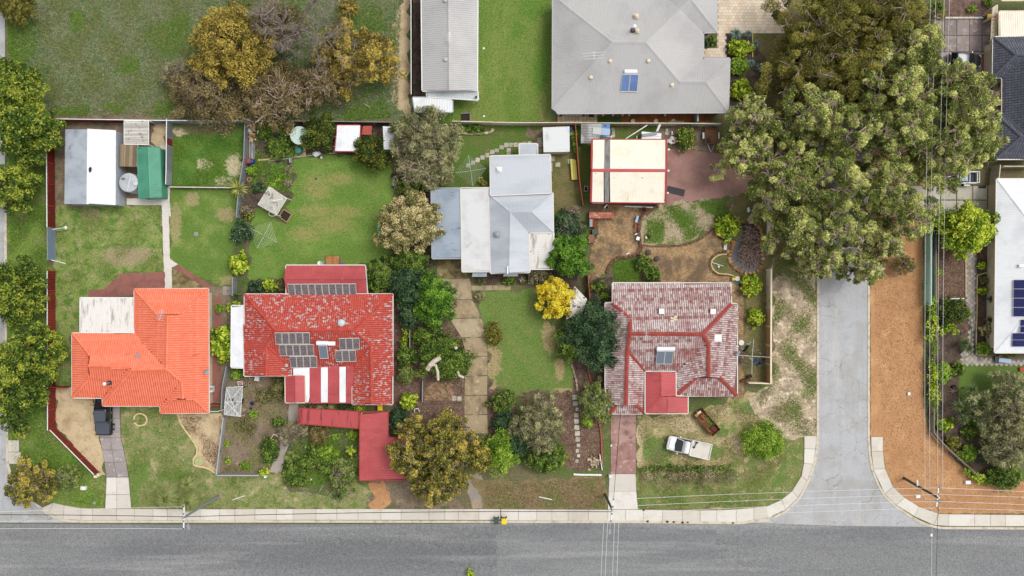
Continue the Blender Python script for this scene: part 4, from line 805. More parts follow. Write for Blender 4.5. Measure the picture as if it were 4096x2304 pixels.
# curved brick walls and edgings
def edging(name, label, s, w, h, m, seg=.24, cat='edging', jit=.0, kind='thing', piece='brick', closed=False):
 P = pts(s); P = P + [P[0]] if closed else P; T = thing(name, label, cat, P[0]); dense = []
 for i in range(len(P) - 1):
  a, b, c, d = P[max(i - 1, 0)] if not (closed and i == 0) else P[-2], P[i], P[i + 1], P[min(i + 2, len(P) - 1)] if not (closed and i == len(P) - 2) else P[1]
  for k in range(8):
   t = k / 8; dense.append(.5 * ((2 * b) + (c - a) * t + (2 * a - 5 * b + 4 * c - d) * t * t + (3 * b - a - 3 * c + d) * t ** 3))
 dense.append(P[-1]); acc = 0; last = dense[0]; cut = [last]
 for p in dense[1:]:
  while (p - last).length >= seg:
   last = last + (p - last).normalized() * seg; cut.append(last)
 for a, b in zip(cut, cut[1:]):
  x = (b - a).normalized() * .008; MB().beam(a + x + Vector((0, 0, h / 2 + random.uniform(0, jit))), b - x + Vector((0, 0, h / 2)), w * (1 + random.uniform(-jit, jit)), h, random.random()).build(piece, m, T)
 return T
BRKD = mat('dark wall brick', None, ramp=[(84, 60, 48), (112, 78, 60), (136, 98, 76)], grain=(9, .2))
edging('curved_brick_wall', 'low serpentine wall of dark bricks winding through the courtyard', 'Z4 785,700 720,725 665,770 640,830 645,900 655,975 645,1010 610,1050 560,1065 490,1068 450,1095 425,1140 405,1185', .3, .32, BRKD, .12, cat='wall')
edging('brick_step', 'short curved brick step beside the serpentine wall', 'Z4 668,985 655,1020 630,1050', .3, .18, BRKD, .12, cat='step')
edging('brick_border', 'dark brick border around the grassy mound', 'Z4 660,978 760,990 860,988 960,980 1020,965 1100,930 1180,855', .22, .08, BRKD, .12)
edging('brick_border', 'dark brick border round the lime shrub bed', 'Z4 1188,860 1200,905 1240,935 1300,948', .24, .08, BRKD, .12)
edging('brick_border', 'dark brick border looping round the weedy pond bed', 'Z4 1280,1028 1215,1035 1165,1070 1150,1110 1160,1160 1210,1195 1300,1202 1350,1235 1390,1290', .24, .08, BRKD, .12)
edging('limestone_edging', 'cream kerb edging of the weedy pond bed', 'Z4 1280,1045 1225,1050 1178,1082 1165,1115 1178,1150 1220,1185 1300,1192 1365,1225 1405,1290', .14, .16, LIMEC, .5, piece='block')
edging('limestone_edging', 'cream kerb edging under the lime green shrub', 'Z4 1200,870 1215,900 1250,920 1295,930', .14, .16, LIMEC, .5, piece='block')
edging('limestone_edging', 'curving cream edging of the sandy front bed', 'Z11 1465,112 1500,210 1560,290 1615,370 1632,430 1600,475 1588,520 1615,548 1670,550 1730,570 1785,608', .2, .14, LIMEC, .7, piece='block')
edging('round_edging', 'round cream edging ring on the faded front lawn', 'Z11 1104,160 1122,118 1160,110 1200,125 1216,160 1200,200 1160,212 1120,202', .18, .14, LIMEC, .5, piece='block', closed=True)
edging('stone_edging', 'line of small stones along the vegetable garden edge', 'D2 150,368 200,368 250,360 300,352', .16, .12, mat('tan block', None, ramp=[(186, 160, 110), (214, 190, 140)], grain=(8, .1)), .3, piece='block')
edging('timber_edging', 'grey timber edging along the top of the mown lawn', 'D2 232,378 330,364 405,358 480,348 580,332 690,320 819,310', .1, .14, TIMB, 1.2, piece='sleeper')
edging('stone_edging', 'rubble stone edging beside the red mulch bed', 'Z8 1420,680 1440,740 1458,800 1465,860 1470,890', .22, .2, ROCK, .28, jit=.12, piece='stone')
edging('stone_edging', 'rocks along the shrub bed below the white shed fence', 'Z3 390,165 440,168 500,172 560,172 620,168 670,158 675,125', .3, .22, ROCK, .42, jit=.12, piece='stone')
edging('timber_edging', 'pale edging boards of the white house garden', 'D6 362,-100 362,260', .1, .16, LIMEC, 1.2, piece='sleeper')
edging('timber_edging', 'pale edging boards along the diagonal paver path', 'D6 500,66 440,66 436,300 434,605 500,608 560,606', .1, .16, LIMEC, 1.2, piece='sleeper')
edging('timber_edging', 'curved grey edging of the grass wedge by the pond', 'D5 222,65 218,150 200,195 165,230', .1, .12, TIMB, .9, piece='sleeper')
edging('brick_edging', 'row of red bricks below the cream roofed shed', 'Z4 290,690 420,690 540,692 700,692', .22, .06, PAVR, .12)
edging('low_rail', 'thin pink timber strip beside the brick strip drive', 'Z9 270,690 355,1100 370,1230 380,1449', .12, .3, FORA, 1.2, piece='board')
edging('limestone_edging', 'row of white edging blocks at the end of the mulch bed', 'Z13 458,345 500,347 545,347 594,348', .2, .16, WHITE, .34, piece='block')
edging('timber_edging', 'bent timber edging at the foot of the leafy bushes', 'Z12 395,762 470,775 560,770 610,690', .1, .14, TIMB, .9, piece='sleeper')
edging('timber_edging', 'short timber edging beside the bird of paradise plant', 'Z12 800,790 850,775 900,740', .1, .14, TIMB, .9, piece='sleeper')
edging('stone_edging', 'white pebble row beside the concrete garden path', 'Z1 1220,640 1222,700 1228,780 1235,850', .24, .1, mat('white stone', None, ramp=[(206, 200, 190), (230, 226, 218)]), .2, jit=.1, piece='stone')
edging('timber_edging', 'grey boards beside the dug garden strip', 'Z9 160,680 180,760 195,840 205,890', .12, .14, TIMB, 1., piece='sleeper')
# houses and sheds
def add_box(T, name, pos, z, d, m, rz=0, parent=None):
 p = g1(pos[0], pos[1], pos[2], z); return MB().box(p, d, rz).build(name, m, parent or T)
def vent(label, pos, z, r=.2, m=CREAM, group='round roof vents'):
 p = g1(*pos, z); T = thing('roof_vent', label, 'roof vent', p - Vector((0, 0, .05)), group=group)
 MB().box(p, (r * 2.6, r * 2.6, .06)).build('flashing', m, T); MB().lathe(p, [(r * .6, 0), (r * .6, .18), (r * 1.05, .2), (r, .3), (.4 * r, .36), (0, .37)], 14).build('cowl', m, T)
 return T
def flue(label, pos, z, h=1., lean=None):
 p = g1(*pos, z); T = thing('flue', label, 'flue', p); MB().box(p + Vector((0, 0, .04)), (.5, .5, .1)).build('flashing', DARK, T)
 MB().tube([p, p + Vector((0, 0, h))], .11, 10).build('pipe', STEEL, T); MB().lathe(p + Vector((0, 0, h)), [(.12, 0), (.2, .04), (.2, .12), (0, .2)], 12).build('cap', WHITE, T)
def antenna(label, pos, z, L, rz, n=6, w=.9, m=ALU):
 p = g1(*pos, z); T = thing('tv_antenna', label, 'antenna', p - Vector((0, 0, 1.1))); MB().tube([p - Vector((0, 0, 1.1)), p], .022, 5).build('mast', m, T)
 R = Matrix.Rotation(rz, 3, 'Z'); a = R @ Vector((L / 2, 0, 0)); MB().beam(p - a, p + a, .035, .035).build('boom', m, T)
 for i in range(n):
  c = p + R @ Vector((-L / 2 + L * (i + .5) / n, 0, .02)); y = R @ Vector((0, w / 2 * (1 - .06 * i), 0)); MB().beam(c - y, c + y, .025, .02).build('element', m, T)
def dish(label, pos, z, r, az):
 p = g1(*pos, z); T = thing('satellite_dish', label, 'satellite dish', p - Vector((0, 0, .4))); MB().tube([p - Vector((0, 0, .4)), p], .03, 5).build('mast', STEEL, T)
 d = Vector((math.cos(az), math.sin(az), .9)).normalized(); q = d.to_track_quat('Z', 'Y').to_matrix(); b = MB(); b.lathe((0, 0, 0), [(0, 0), (r * .5, .03), (r, .12)], 16); b.v = [p + q @ Vector(v) for v in b.v]; b.build('reflector', GREYP, T)
 MB().beam(p, p + d * r * 1.1, .03, .03).build('arm', STEEL, T)
def pv_array(label, rows, z0, z1, frame, cols, m=PV, name='solar_array', fm=None, lift=.12, cells=True):
 mg = .012 if m is PVB else .04
 P0 = pts(f'{frame} {rows[0][0]}', (z0 + z1) / 2); T = thing(name, label, 'solar panels', (P0[0].x, P0[0].y, (z0 + z1) / 2)); fm = fm or TRIMW
 for s, n, za, zb in rows:
  q = [[float(v) for v in w.split(',')] for w in s.split()]; A, B, C_, D = [g1(frame, v[0], v[1], (za if i < 2 else zb) + lift) for i, v in enumerate(q)]
  for i in range(n):
   a, b, c, d = A.lerp(B, (i + .03) / n), A.lerp(B, (i + .97) / n), D.lerp(C_, (i + .97) / n), D.lerp(C_, (i + .03) / n)
   nn = (b - a).cross(d - a).normalized(); nn = nn if nn.z > 0 else -nn; o = MB(); o.add([a, b, c, d] + [p - nn * .04 for p in (a, b, c, d)], [(3, 2, 1, 0), (0, 1, 5, 4), (1, 2, 6, 5), (2, 3, 7, 6), (3, 0, 4, 7)]); pan = o.build('panel', fm, T)
   o = MB(); nx, ny = cols
   for u in range(nx):
    for v in range(ny):
     f = lambda s_, t_: (a.lerp(b, mg + (1 - 2 * mg) * s_)).lerp(d.lerp(c, mg + (1 - 2 * mg) * s_), mg + (1 - 2 * mg) * t_) + nn * .006
     g_ = .008 if m is PVB else .02; o.add([f((u + g_) / nx, (v + g_) / ny), f((u + 1 - g_) / nx, (v + g_) / ny), f((u + 1 - g_) / nx, (v + 1 - g_) / ny), f((u + g_) / nx, (v + 1 - g_) / ny)], [(3, 2, 1, 0)])
   o.build('cells', m, pan, kind='stuff')
 return T
def solar_heater(label, frame, tank, coll, z, ncoll, cm, tr=.26):
 a, b = pts(f'{frame} {tank}', z + .35); T = thing('solar_water_heater', label, 'solar heater', ((a.x + b.x) / 2, (a.y + b.y) / 2, z))
 MB().tube([a, a.lerp(b, .02), a.lerp(b, .98), b], [tr * .8, tr, tr, tr * .8], 16).build('tank', WHITEM, T)
 A, B, C_, D = pts(f'{frame} {coll}', z + .1); A.z += .25; B.z += .25; C_.z -= .25; D.z -= .25
 for i in range(ncoll):
  p = [A.lerp(B, (i + .02) / ncoll), A.lerp(B, (i + .98) / ncoll), D.lerp(C_, (i + .98) / ncoll), D.lerp(C_, (i + .02) / ncoll)]; o = MB(); o.add(p + [q - Vector((0, 0, .08)) for q in p], [(3, 2, 1, 0), (0, 1, 5, 4), (1, 2, 6, 5), (2, 3, 7, 6), (3, 0, 4, 7)]); f = o.build('collector', TRIMW, T)
  c = sum(p, Vector((0, 0, 0))) / 4; MB().add([c + (q - c) * .93 + Vector((0, 0, .012)) for q in p], [(3, 2, 1, 0)]).build('glass', cm, f)
# orange tiled house
building('orange_tiled_house', 'house with a bright orange tiled hip roof at the lower left', 'house', 'Z6',
 'a975,103,2.5 b1508,100,2.5 c1513,998,2.5 d1163,1000,2.5 e1163,947,2.5 f745,947,2.5 g745,890,2.5 h525,888,2.5 i523,422,2.5 j975,420,2.5 '
 'A1140,290,3.83 B1302,295,3.83 R1215,292,4.45 S1206,680,4.4 T1317,778,3.73 U1325,898,3.73 V1250,905,3.2 W1405,900,3.2 P648,577,3.4 Q648,742,3.4 M640,657,4.15 N940,664,4.2 O955,687,4.34',
 'abBA ABR aARSj bcWUTSRB dVUTe dcWV VUW fOSTe jSOMPi iPQh PQM hQMNg gNOf', OTD, CREAM, 'abcdefghij', 'tile', 'aA bB RS ST TU dV cW iP hQ MN OS fO', OTC, TRIMW, tilem=OT, tw=.27, tc=.36)
add_box(None, 'skylight', ('Z6', 1158, 381), 3.8, (.55, .9, .14), WHITE); setp(bpy.data.objects['skylight'], 'white flat skylight box on the orange tiled roof', 'skylight')
antenna('white television antenna on the orange tiled roof', ('Z6', 1165, 290), 5.3, 1.3, 1.3, 7, .9)
flue('leaning grey flue pipe on the front of the orange tiled roof', ('Z6', 795, 780), 3.4, 1.2)
dish('small grey dish on the right edge of the orange tiled roof', ('Z6', 1492, 700), 3.1, .3, -.3)
building('verandah', 'white mottled flat roof verandah attached to the orange tiled house', 'verandah', 'Z6', 'a583,167,2.35 b975,168,2.35 c978,415,2.55 d583,414,2.55', 'abcd', WHITED, WHITE, 'abcd', 'corr', gutm=WHITE, open_=True, pitch=.22, depth=.03)
building('carport', 'narrow white carport roof beside the flaking red tiles', 'carport', 'Z7', 'a122,405,2.3 b214,405,2.5 c214,853,2.5 d118,850,2.3', 'abcd', WHITEM, WHITE, 'abcd', gutm=WHITE, open_=True, pitch=.25)
# flaking red tiled house
building('red_tiled_house', 'house with a flaking red tiled roof carrying solar panels', 'house', 'Z7',
 'a215,322,2.6 b1287,320,2.6 c1285,1117,2.6 d997,1117,2.6 e212,912,2.6 f548,910,2.6 g997,845,2.6 h550,852,2.6 A440,583,4.45 B1008,580,4.45 C1128,693,3.75 D1132,1117,3.75 E372,690,3.75 F370,912,3.75',
 'abBA bcDCB aAEFe CDdg EhfF AEhgCB', RTD, BRICK, 'abcdghfe', 'tile', 'aA bB AB BC CD AE EF Eh Cg', RTC, TRIMW, tilem=RT, tw=.25, tc=.3, wall_in=.4)
T, V, R_ = building('red_extension', 'red steel roofed extension with a long row of solar panels', 'extension', 'Z7', 'a515,112,2.4 b1088,112,2.4 c1103,318,2.4 d517,318,2.4 e500,210,3.1 f1092,210,3.1', 'abfe efcd', REDM, CREAM, 'abcd', 'corr', 'ef', REDM, TRIMW, pitch=.26, depth=.03, duty=.25, wall_in=.2)
pv_array('long row of ten grey solar panels on the red extension', [('523,246 1022,243 1027,326 535,328', 10, 2.85, 2.5)], 2.9, 2.5, 'Z7', (5, 6), lift=.14)
pv_array('stepped block of fourteen solar panels on the flaking red roof', [('432,599 686,598 690,682 438,684', 5, 4.35, 3.85), ('462,686 714,684 720,767 470,769', 5, 3.8, 3.3), ('538,771 738,768 742,852 546,855', 4, 3.25, 2.75)], 4.3, 2.8, 'Z7', (5, 6), lift=.16)
pv_array('block of six solar panels right of the solar heater', [('896,640 1046,637 1052,720 902,724', 3, 4.1, 3.6), ('869,729 1020,726 1026,808 876,810', 3, 3.55, 3.05)], 4.1, 3, 'Z7', (5, 6), lift=.16)
solar_heater('solar water heater with one collector between two panel blocks', 'Z7', '735,675 818,674', '750,692 815,690 820,788 756,790', 3.7, 1, COLL)
add_box(None, 'junction_box', ('Z7', 845, 677), 4.0, (.85, .45, .25), WHITE); setp(bpy.data.objects['junction_box'], 'white box beside the solar heater tank on the flaking red roof', 'box')
p = g1('Z7', 914, 528, 4.4); T = thing('whirlybird_vent', 'round white spinning vent on the flaking red roof', 'roof vent', p - Vector((0, 0, .4))); MB().box(p - Vector((0, 0, .3)), (.9, .75, .08)).build('flashing', GREYP, T); MB().lathe(p - Vector((0, 0, .3)), [(.3, 0), (.42, .15), (.4, .3), (.2, .42), (0, .45)], 16).build('turbine', ALU, T)
antenna('low antenna lying near the lower left of the flaking red roof', ('Z7', 262, 835), 3.6, 1.2, 1.57, 6, .6)
antenna('small aerial at the right edge of the flaking red roof', ('Z7', 1270, 487), 3.6, .7, -.7, 2, .3)
for i, (x, y) in enumerate(((443, 387), (489, 370), (611, 533), (681, 535), (790, 497), (953, 535), (520, 836))):
 p = g1('Z7', x, y, 2.6 + (583 - abs(y - 583) - 322) * .0167 * .42 if y < 600 else 2.9); setp(MB().box(p + Vector((0, 0, .06)), (.34, .36, .03), 0).solo('loose_tile', mat('pale tile', (176, 172, 160)), NTH[i] + ' odd pale replacement tile on the flaking red roof, counted from the top left', 'roof tile', 'odd pale tiles'))
WH = WHITEM
building('patio_cover', 'red patio roof with three translucent white stripes', 'patio roof', 'Z7', 'a568,857,2.85 b685,853,2.85 c768,850,2.85 d818,849,2.85 e902,848,2.85 f948,846,2.85 g997,845,2.85 h995,1105,2.4 i948,1104,2.4 j902,1104,2.4 k818,1104,2.4 l768,1104,2.4 m685,1104,2.4 n568,1104,2.4',
 'abmn bclm cdkl dejk efij fghi', REDM, CREAM, 'aghn', gutm=REDM, facem=[WH, None, WH, None, WH, None], pitch=.2, open_=True)
building('porch_roof', 'small red gabled porch roof over the left end of the patio cover', 'porch', 'Z7', 'a510,912,2.75 b650,911,2.75 c652,1104,2.75 d512,1105,2.75 e582,911,3.2 f583,1105,3.2', 'aefd ebcf', REDM, REDM, 'abcd', 'corr', 'ef', REDM, CREAM, open_=True, pitch=.2)
building('walkway_roof', 'stained red covered walkway roof leading to the red carport', 'walkway roof', 'Z12', 'a405,72,2.35 b903,100,2.35 c903,232,2.2 d400,190,2.2', 'abcd', REDMS, CREAM, 'abcd', gutm=REDP, open_=True, pitch=.2)
building('red_carport', 'plain L shaped red steel carport roof by the street', 'carport', 'Z12', 'a908,102,2.55 b1133,102,2.6 c1135,311,2.6 d1305,313,2.62 e1320,655,2.62 f906,660,2.55', 'abcdef', REDM, CREAM, 'abcdef', gutm=REDP, open_=True, pitch=.3, depth=.025, duty=.2, along=(1, 0, 0))
# grey metal house
building('grey_metal_house', 'house with a light grey corrugated hip roof in the centre', 'house', 'Z3',
 'a645,612,2.7 b1107,600,2.7 c1110,885,2.7 d932,888,2.7 e940,1175,2.7 f658,1182,2.7 A800,742,3.65 B950,735,3.65 C792,1178,3.65', 'abBA bcB aACf ABcd AdeC', SILV, CREAM, 'abcdef', 'corr', 'aA bB AB cB AC', SILV, TRIMW, pitch=.16, depth=.022, capw=.42)
building('rear_wing', 'flat light grey roofed rear wing of the grey metal house', 'extension', 'Z3', 'a655,335,2.55 b1088,325,2.55 c1093,600,2.98 d658,618,2.98', 'abcd', SILV, CREAM, 'abcd', gutm=TRIMW, pitch=.16, depth=.022)
building('side_wing', 'long off white roofed side wing of the grey metal house', 'extension', 'Z3', 'a442,567,2.6 b652,565,2.66 c660,1168,2.66 d452,1170,2.6', 'abcd', mat('off white sheet', (216, 216, 216), [('n', (202, 200, 198), .5, .45, .65, 4)], rough=.45), CREAM, 'abcd', gutm=TRIMW, pitch=.16, depth=.022, along=(1, 0, 0))
building('carport', 'blue grey carport roof with rust streaks beside the round cream tree', 'carport', 'Z3', 'a228,570,2.4 b440,568,2.5 c447,1073,2.5 d235,1075,2.4', 'abcd', ZINCR, CREAM, 'abcd', gutm=TRIMG, open_=True, pitch=.16, depth=.022, along=(1, 0, 0))
building('porch', 'white front porch roof half under the feathery green tree', 'porch', 'Z3', 'a935,890,2.62 b1112,886,2.62 c1112,1150,2.3 d943,1152,2.3', 'abcd', WHITED, CREAM, 'abcd', gutm=WHITE, open_=True, pitch=.2, along=(1, 0, 0))
building('window_awning', 'small grey awning under the off white wing', 'awning', 'Z3', 'a522,1168,2.3 b630,1167,2.3 c630,1208,2.0 d522,1209,2.0', 'abcd', ZINC, ZINC, 'abcd', wall=False, pitch=.16)
building('window_awning', 'grey awning under the hip roof gable', 'awning', 'Z3', 'a748,1178,2.3 b855,1176,2.3 c855,1204,2.0 d748,1206,2.0', 'abcd', ZINC, ZINC, 'abcd', wall=False, pitch=.16)
building('small_pergola', 'little grey corrugated porch roof at the back of the grey house', 'porch', 'Z3', 'a865,247,2.2 b995,246,2.2 c995,326,2.4 d868,327,2.4', 'abcd', SILV, CREAM, 'abcd', gutm=TRIMW, open_=True, pitch=.16)
vent('round white vent on the rear wing of the grey metal house', ('Z3', 719, 432), 2.8, .26, WHITE)
vent('round vent on a flashing plate on the grey hip roof', ('Z3', 704, 902), 3.2, .28, GREYP)
antenna('dark antenna on the off white wing', ('Z3', 500, 975), 3.7, 1.1, .75, 2, .9, GREYP)
add_box(None, 'roof_bracket', ('Z3', 780, 1160), 3.7, (.14, .9, .1), WHITE); setp(bpy.data.objects['roof_bracket'], 'white bracket at the gable end of the grey hip roof', 'bracket')
# weathered tiled house
building('weathered_tiled_house', 'house with a weathered white and maroon tiled roof at the lower right', 'house', 'Z9',
 'a455,95,2.6 b1310,97,2.6 c1313,245,3.3 d1355,247,2.6 e1355,912,2.6 f915,910,2.6 g913,735,2.7 h695,735,2.7 i690,1040,2.6 j435,1040,2.6 k402,850,2.6 l402,238,2.6 m455,238,3.1 '
 'A578,355,3.8 B578,462,4.45 C1105,465,4.45 D1148,530,4.1 E1148,775,4.0 F1060,775,3.25 G1225,775,3.3 H558,590,3.85 I550,978,3.85 J475,980,3.0 K625,976,3.05',
 'abcCBAm lmABHIJk kJj CBHhgD HhiKI jJKi DEFfg cdeGEDC fFGe IJK EFG', WTD, BRICK, 'abcdefghijklm', 'tile', 'mA AB BC cC CD DE fF eG HI iK jJ Hh BH', WTC, TRIMW, tilem=WT, tw=.25, tc=.38, wall_in=.4, capw=.46)
building('porch_roof', 'bright red steel porch roof set into the weathered tiles', 'porch', 'Z9', 'a692,738,2.95 b910,738,2.95 c912,915,2.8 d998,915,2.5 e998,1038,2.5 f692,1038,2.95 g803,738,3.5 h805,915,3.5 i850,918,3.15 j850,1038,3.15', 'aghf gbch hfji idej', REDM, BRICK, 'abcdef', 'corr', 'gh ij', REDM, TRIMW, pitch=.26, duty=.25, open_=True, along=(1, 0, 0))
for i, (x, y, w, z, lb) in enumerate(((808, 299, .62, 3.75, 'square white skylight in the middle of the weathered tiles'), (1180, 301, .62, 3.75, 'square white skylight near the right hip of the weathered tiles'), (1216, 492, .85, 3.75, 'larger raised white skylight right of the ridge on the weathered tiles'))):
 p = g1('Z9', x, y, z); T = thing('skylight', lb, 'skylight', p); MB().box(p, (w + .08, w + .08, .22)).build('frame', WTC, T); MB().box(p + Vector((0, 0, .13)), (w, w, .06)).build('dome', WHITE, T)
for i, (x, y) in enumerate(((885, 352), (910, 340), (908, 356), (884, 366))): MB().box(g1('Z9', x, y, 3.95), (.36, .3, .06)).solo('loose_tile', CREAM, ('lowest left', 'topmost right', 'middle right', 'lower left')[i] + ' tile of the cream replacement patch on the weathered roof', 'roof tile', 'cream tiles on the weathered roof')
solar_heater('solar water heater with two collectors on the weathered tiles', 'Z9', '772,572 906,572', '772,588 894,588 890,684 769,684', 3.8, 2, COLL, .27)
antenna('white antenna on the left ridge of the weathered tiles', ('Z9', 697, 480), 5.2, 1.1, 1.45, 6, .6)
dish('grey satellite dish at the right gutter of the weathered tiled house', ('Z9', 1358, 600), 3.0, .34, -.6)
# big grey house
building('big_grey_house', 'large house with a plain grey steel hip roof at the top', 'house', 'T3',
 'a412,-45,2.7 b408,1095,2.7 c455,1098,2.7 d455,1140,2.7 e2175,1130,2.7 f2190,588,2.7 g1925,588,2.7 h1925,328,2.7 i2060,322,2.7 j2062,-160,2.7 k1530,-160,2.7 l1530,-45,2.7 A1010,425,5.0 B1345,425,5.0 C1690,92,3.9 D1683,822,3.85 E1945,825,3.7 F1800,-8,4.1 G1800,-160,4.1',
 'aAb laABC lCFGk BChgD bABDEed DgfE feE CFih FGji', GREYM, BRICK, 'abcdefghijkl', 'corr', 'aA bA AB BC BD DE fE eE CF FG iF', GREYM, TRIMG, pitch=.2, depth=.02, duty=.3, capw=.5)
for lb, x, y, z in (('upper round vent on the big grey roof', 1250, 163, 4), ('round vent left of the solar heater on the big grey roof', 987, 618, 4.3), ('round vent right of the solar heater on the big grey roof', 1371, 616, 4.3), ('pale vent on the lower left slope of the big grey roof', 793, 784, 3.7), ('pale vent on the lower right slope of the big grey roof', 1608, 858, 3.6), ('dark capped vent beside the flue on the big grey roof', 1258, 312, 4.7)): vent(lb, ('T3', x, y), z, .22, CREAM)
flue('tall steel flue with a white cap on the big grey roof', ('T3', 1216, 305), 4.65, 1.5)
antenna('wide white antenna on the left slope of the big grey roof', ('T3', 826, 560), 5.6, 1.0, -1.5, 3, 2.6, WHITE)
solar_heater('solar water heater with two blue collectors on the big grey roof', 'T3', '1128,722 1260,722', '1104,752 1274,752 1264,918 1092,918', 3.7, 2, COLB, .27)
# long grey shed, lean-to, white shelter at its foot
building('long_grey_shed', 'long grey corrugated gable shed at the top', 'shed', 'T2', 'a1665,-140,3.0 b2230,-140,3.0 c2225,905,3.0 d1675,912,3.0 e1935,-140,3.8 f1942,909,3.8', 'aefd ebcf', GREYM, WHITE, 'abcd', 'corr', 'ef', GREYM, WHITE, pitch=.25, depth=.03, duty=.3, capw=.4, wall_in=.1)
building('lean_to', 'pale lean-to roof at the foot of the long grey shed', 'lean-to', 'T2', 'a1716,905,2.6 b2228,903,2.6 c2236,1004,2.4 d1722,972,2.4', 'abcd', mat('pale grey sheet', (206, 210, 212), [('n', (186, 190, 190), .6, .45, .65)], rough=.45), WHITE, 'abcd', gutm=WHITE, pitch=.25, open_=True)
building('white_shelter', 'crinkled white flat roof shelter by the silvery tree', 'shelter', 'T2', 'a1577,980,2.3 b1976,985,2.3 c1980,1127,2.2 d1600,1124,2.2', 'abcd', WHITEM, GREYP, 'abcd', gutm=GREYP, pitch=.3, open_=True)
antenna('white aerial on the ridge of the long grey shed', ('T2', 1945, 372), 4.8, 1.1, 1.5, 7, .6, WHITE)
vent('round vent by the ridge of the long grey shed', ('T2', 1908, 603), 3.6, .24, GREYM); vent('round vent at the top of the long grey shed', ('T2', 1905, 10), 3.6, .24, GREYM)
# cream and red shed
T, V, R_ = building('cream_shed', 'gabled shed with a cream roof, red trim and two grey skylight bands', 'shed', 'D3', 'a140,203,3.0 b242,203,3.0 c288,203,3.0 d748,204,3.0 e742,718,3.0 f280,714,3.0 g235,714,3.0 h130,712,3.0 A136,441,3.75 B240,441,3.75 C287,441,3.75 D748,443,3.75 E136,466,3.75 F239,466,3.75 G286,466,3.75 H747,467,3.75', 'abBA bcCB cdDC EFgh FGfg GHef', CREAMM, REDP, 'adeh', 'corr', '', REDM, REDP, facem=[None, SKYL, None, None, SKYL, None], pitch=.2, depth=.025, wall_in=.12)
b = MB()
for p, q in (('A', 'D'),): b.add([V['A'] + Vector((0, .02, .01)), V['D'] + Vector((0, .02, .01)), V['H'] + Vector((0, -.02, .01)), V['E'] + Vector((0, -.02, .01)), (V['A'] + V['E']) / 2 + Vector((0, 0, .06)), (V['D'] + V['H']) / 2 + Vector((0, 0, .06))], [(4, 5, 1, 0), (3, 2, 5, 4)])
b.build('ridge_cap', REDM, R_)
for p, q in (('a', 'A'), ('E', 'h'), ('d', 'D'), ('H', 'e')): MB().beam(V[p] + Vector((0, 0, .02)), V[q] + Vector((0, 0, .02)), .22, .12).build('barge_board', REDP, T)
for lb, x, y in (('upper white floodlight on the red wall of the cream shed', 768, 283), ('middle white floodlight on the wall of the cream shed', 765, 456), ('lower white floodlight on the wall of the cream shed', 760, 638)):
 p = g1('D3', x, y, 2.6); MB().box(p, (.22, .2, .16)).beam(p, p - Vector((.2, 0, 0)), .05, .05).solo('floodlight', WHITE, lb, 'light')
# left sheds
building('white_shed', 'shed with one grey and one white roof slope at the left', 'shed', 'D1', 'a125,117,2.5 b540,125,2.5 c537,737,2.5 d118,728,2.5 e310,113,3.1 f304,730,3.1', 'aefd ebcf', ZINC, ZINC, 'abcd', 'corr', 'ef', WHITEM, None, facem=[None, WHITEM], pitch=.15, depth=.022, wall_in=.06)
b = MB(); b.poly([(q.x, q.y, 3.12) for q in pts('D1 316,440 328,424 342,432 340,460 324,474 318,458', 3.1)]); b.solo('roof_hole', DARK, 'ragged dark hole beside the ridge of the left white shed', 'hole')
building('green_shed', 'small gabled shed with a green steel roof', 'shed', 'D1', 'a717,270,2.2 b895,264,2.2 c912,674,2.2 d732,682,2.2 e802,262,2.55 f818,679,2.55', 'aefd ebcf', GRNM, GRNM, 'abcd', 'corr', 'ef', GRNM, GRNM, pitch=.18, depth=.022, wall_in=.05)
slats('shade_roof', 'white slatted shade roof against the top fence', 'pergola', 'D1 605,45 806,45 806,243 606,240', 2.2, 17, .11, SLATW, WHITE)
slats('bush_pole_roof', 'rough brown timber pole roof beside the green shed', 'pergola', 'D1 578,240 722,240 713,421 570,418', 2.1, 17, .14, BUSHP, TIMB, along=1)
building('tin_roof', 'white striped tin shelter roof behind the citrus trees', 'shelter', 'Z2', 'a705,112,2.2 b870,112,2.2 c868,298,2.0 d690,296,2.0', 'abcd', WHITEM, GREYP, 'abcd', pitch=.28, depth=.035, gutm=REDP, open_=True)
building('tin_roof', 'small red square roof between two white shelters', 'shelter', 'Z2', 'a880,115,2.0 b956,115,2.0 c954,180,1.9 d880,178,1.9', 'abcd', mat('dull red roof', (176, 88, 76), grain=(5, .08)), TIMB, 'abcd', pitch=.3, open_=True)
building('tin_roof', 'white ribbed shelter roof beside the silvery tree', 'shelter', 'Z2', 'a1035,117,2.2 b1200,118,2.2 c1200,292,2.1 d1042,290,2.1', 'abcd', WHITEM, GREYP, 'abcd', pitch=.28, depth=.04, open_=True, along=(1, 0, 0))
building('white_hut', 'square pale metal hut in the back corner of the grey house lawn', 'shed', 'Z3', 'a1035,122,2.3 b1228,119,2.3 c1230,302,2.15 d1040,306,2.15', 'abcd', mat('pale hut sheet', (222, 224, 224), [('n', (196, 198, 198), .8, .55, .7, 4)], rough=.5), CREAM, 'abcd', pitch=.15, wall_in=.06, along=(1, 0, 0))
b = MB(); TT = thing('garden_shed', 'weathered white timber shed tilted beside the yellow tree', 'shed', g1('Z8', 1465, 235))
A, B, C_, D = pts('Z8 1448,118 1538,212 1505,310 1385,358', 2.2); E_ = g1('Z8', 1380, 200, 2.2); r0 = g1('Z8', 1415, 262, 2.7); r1 = g1('Z8', 1538, 212, 2.2)
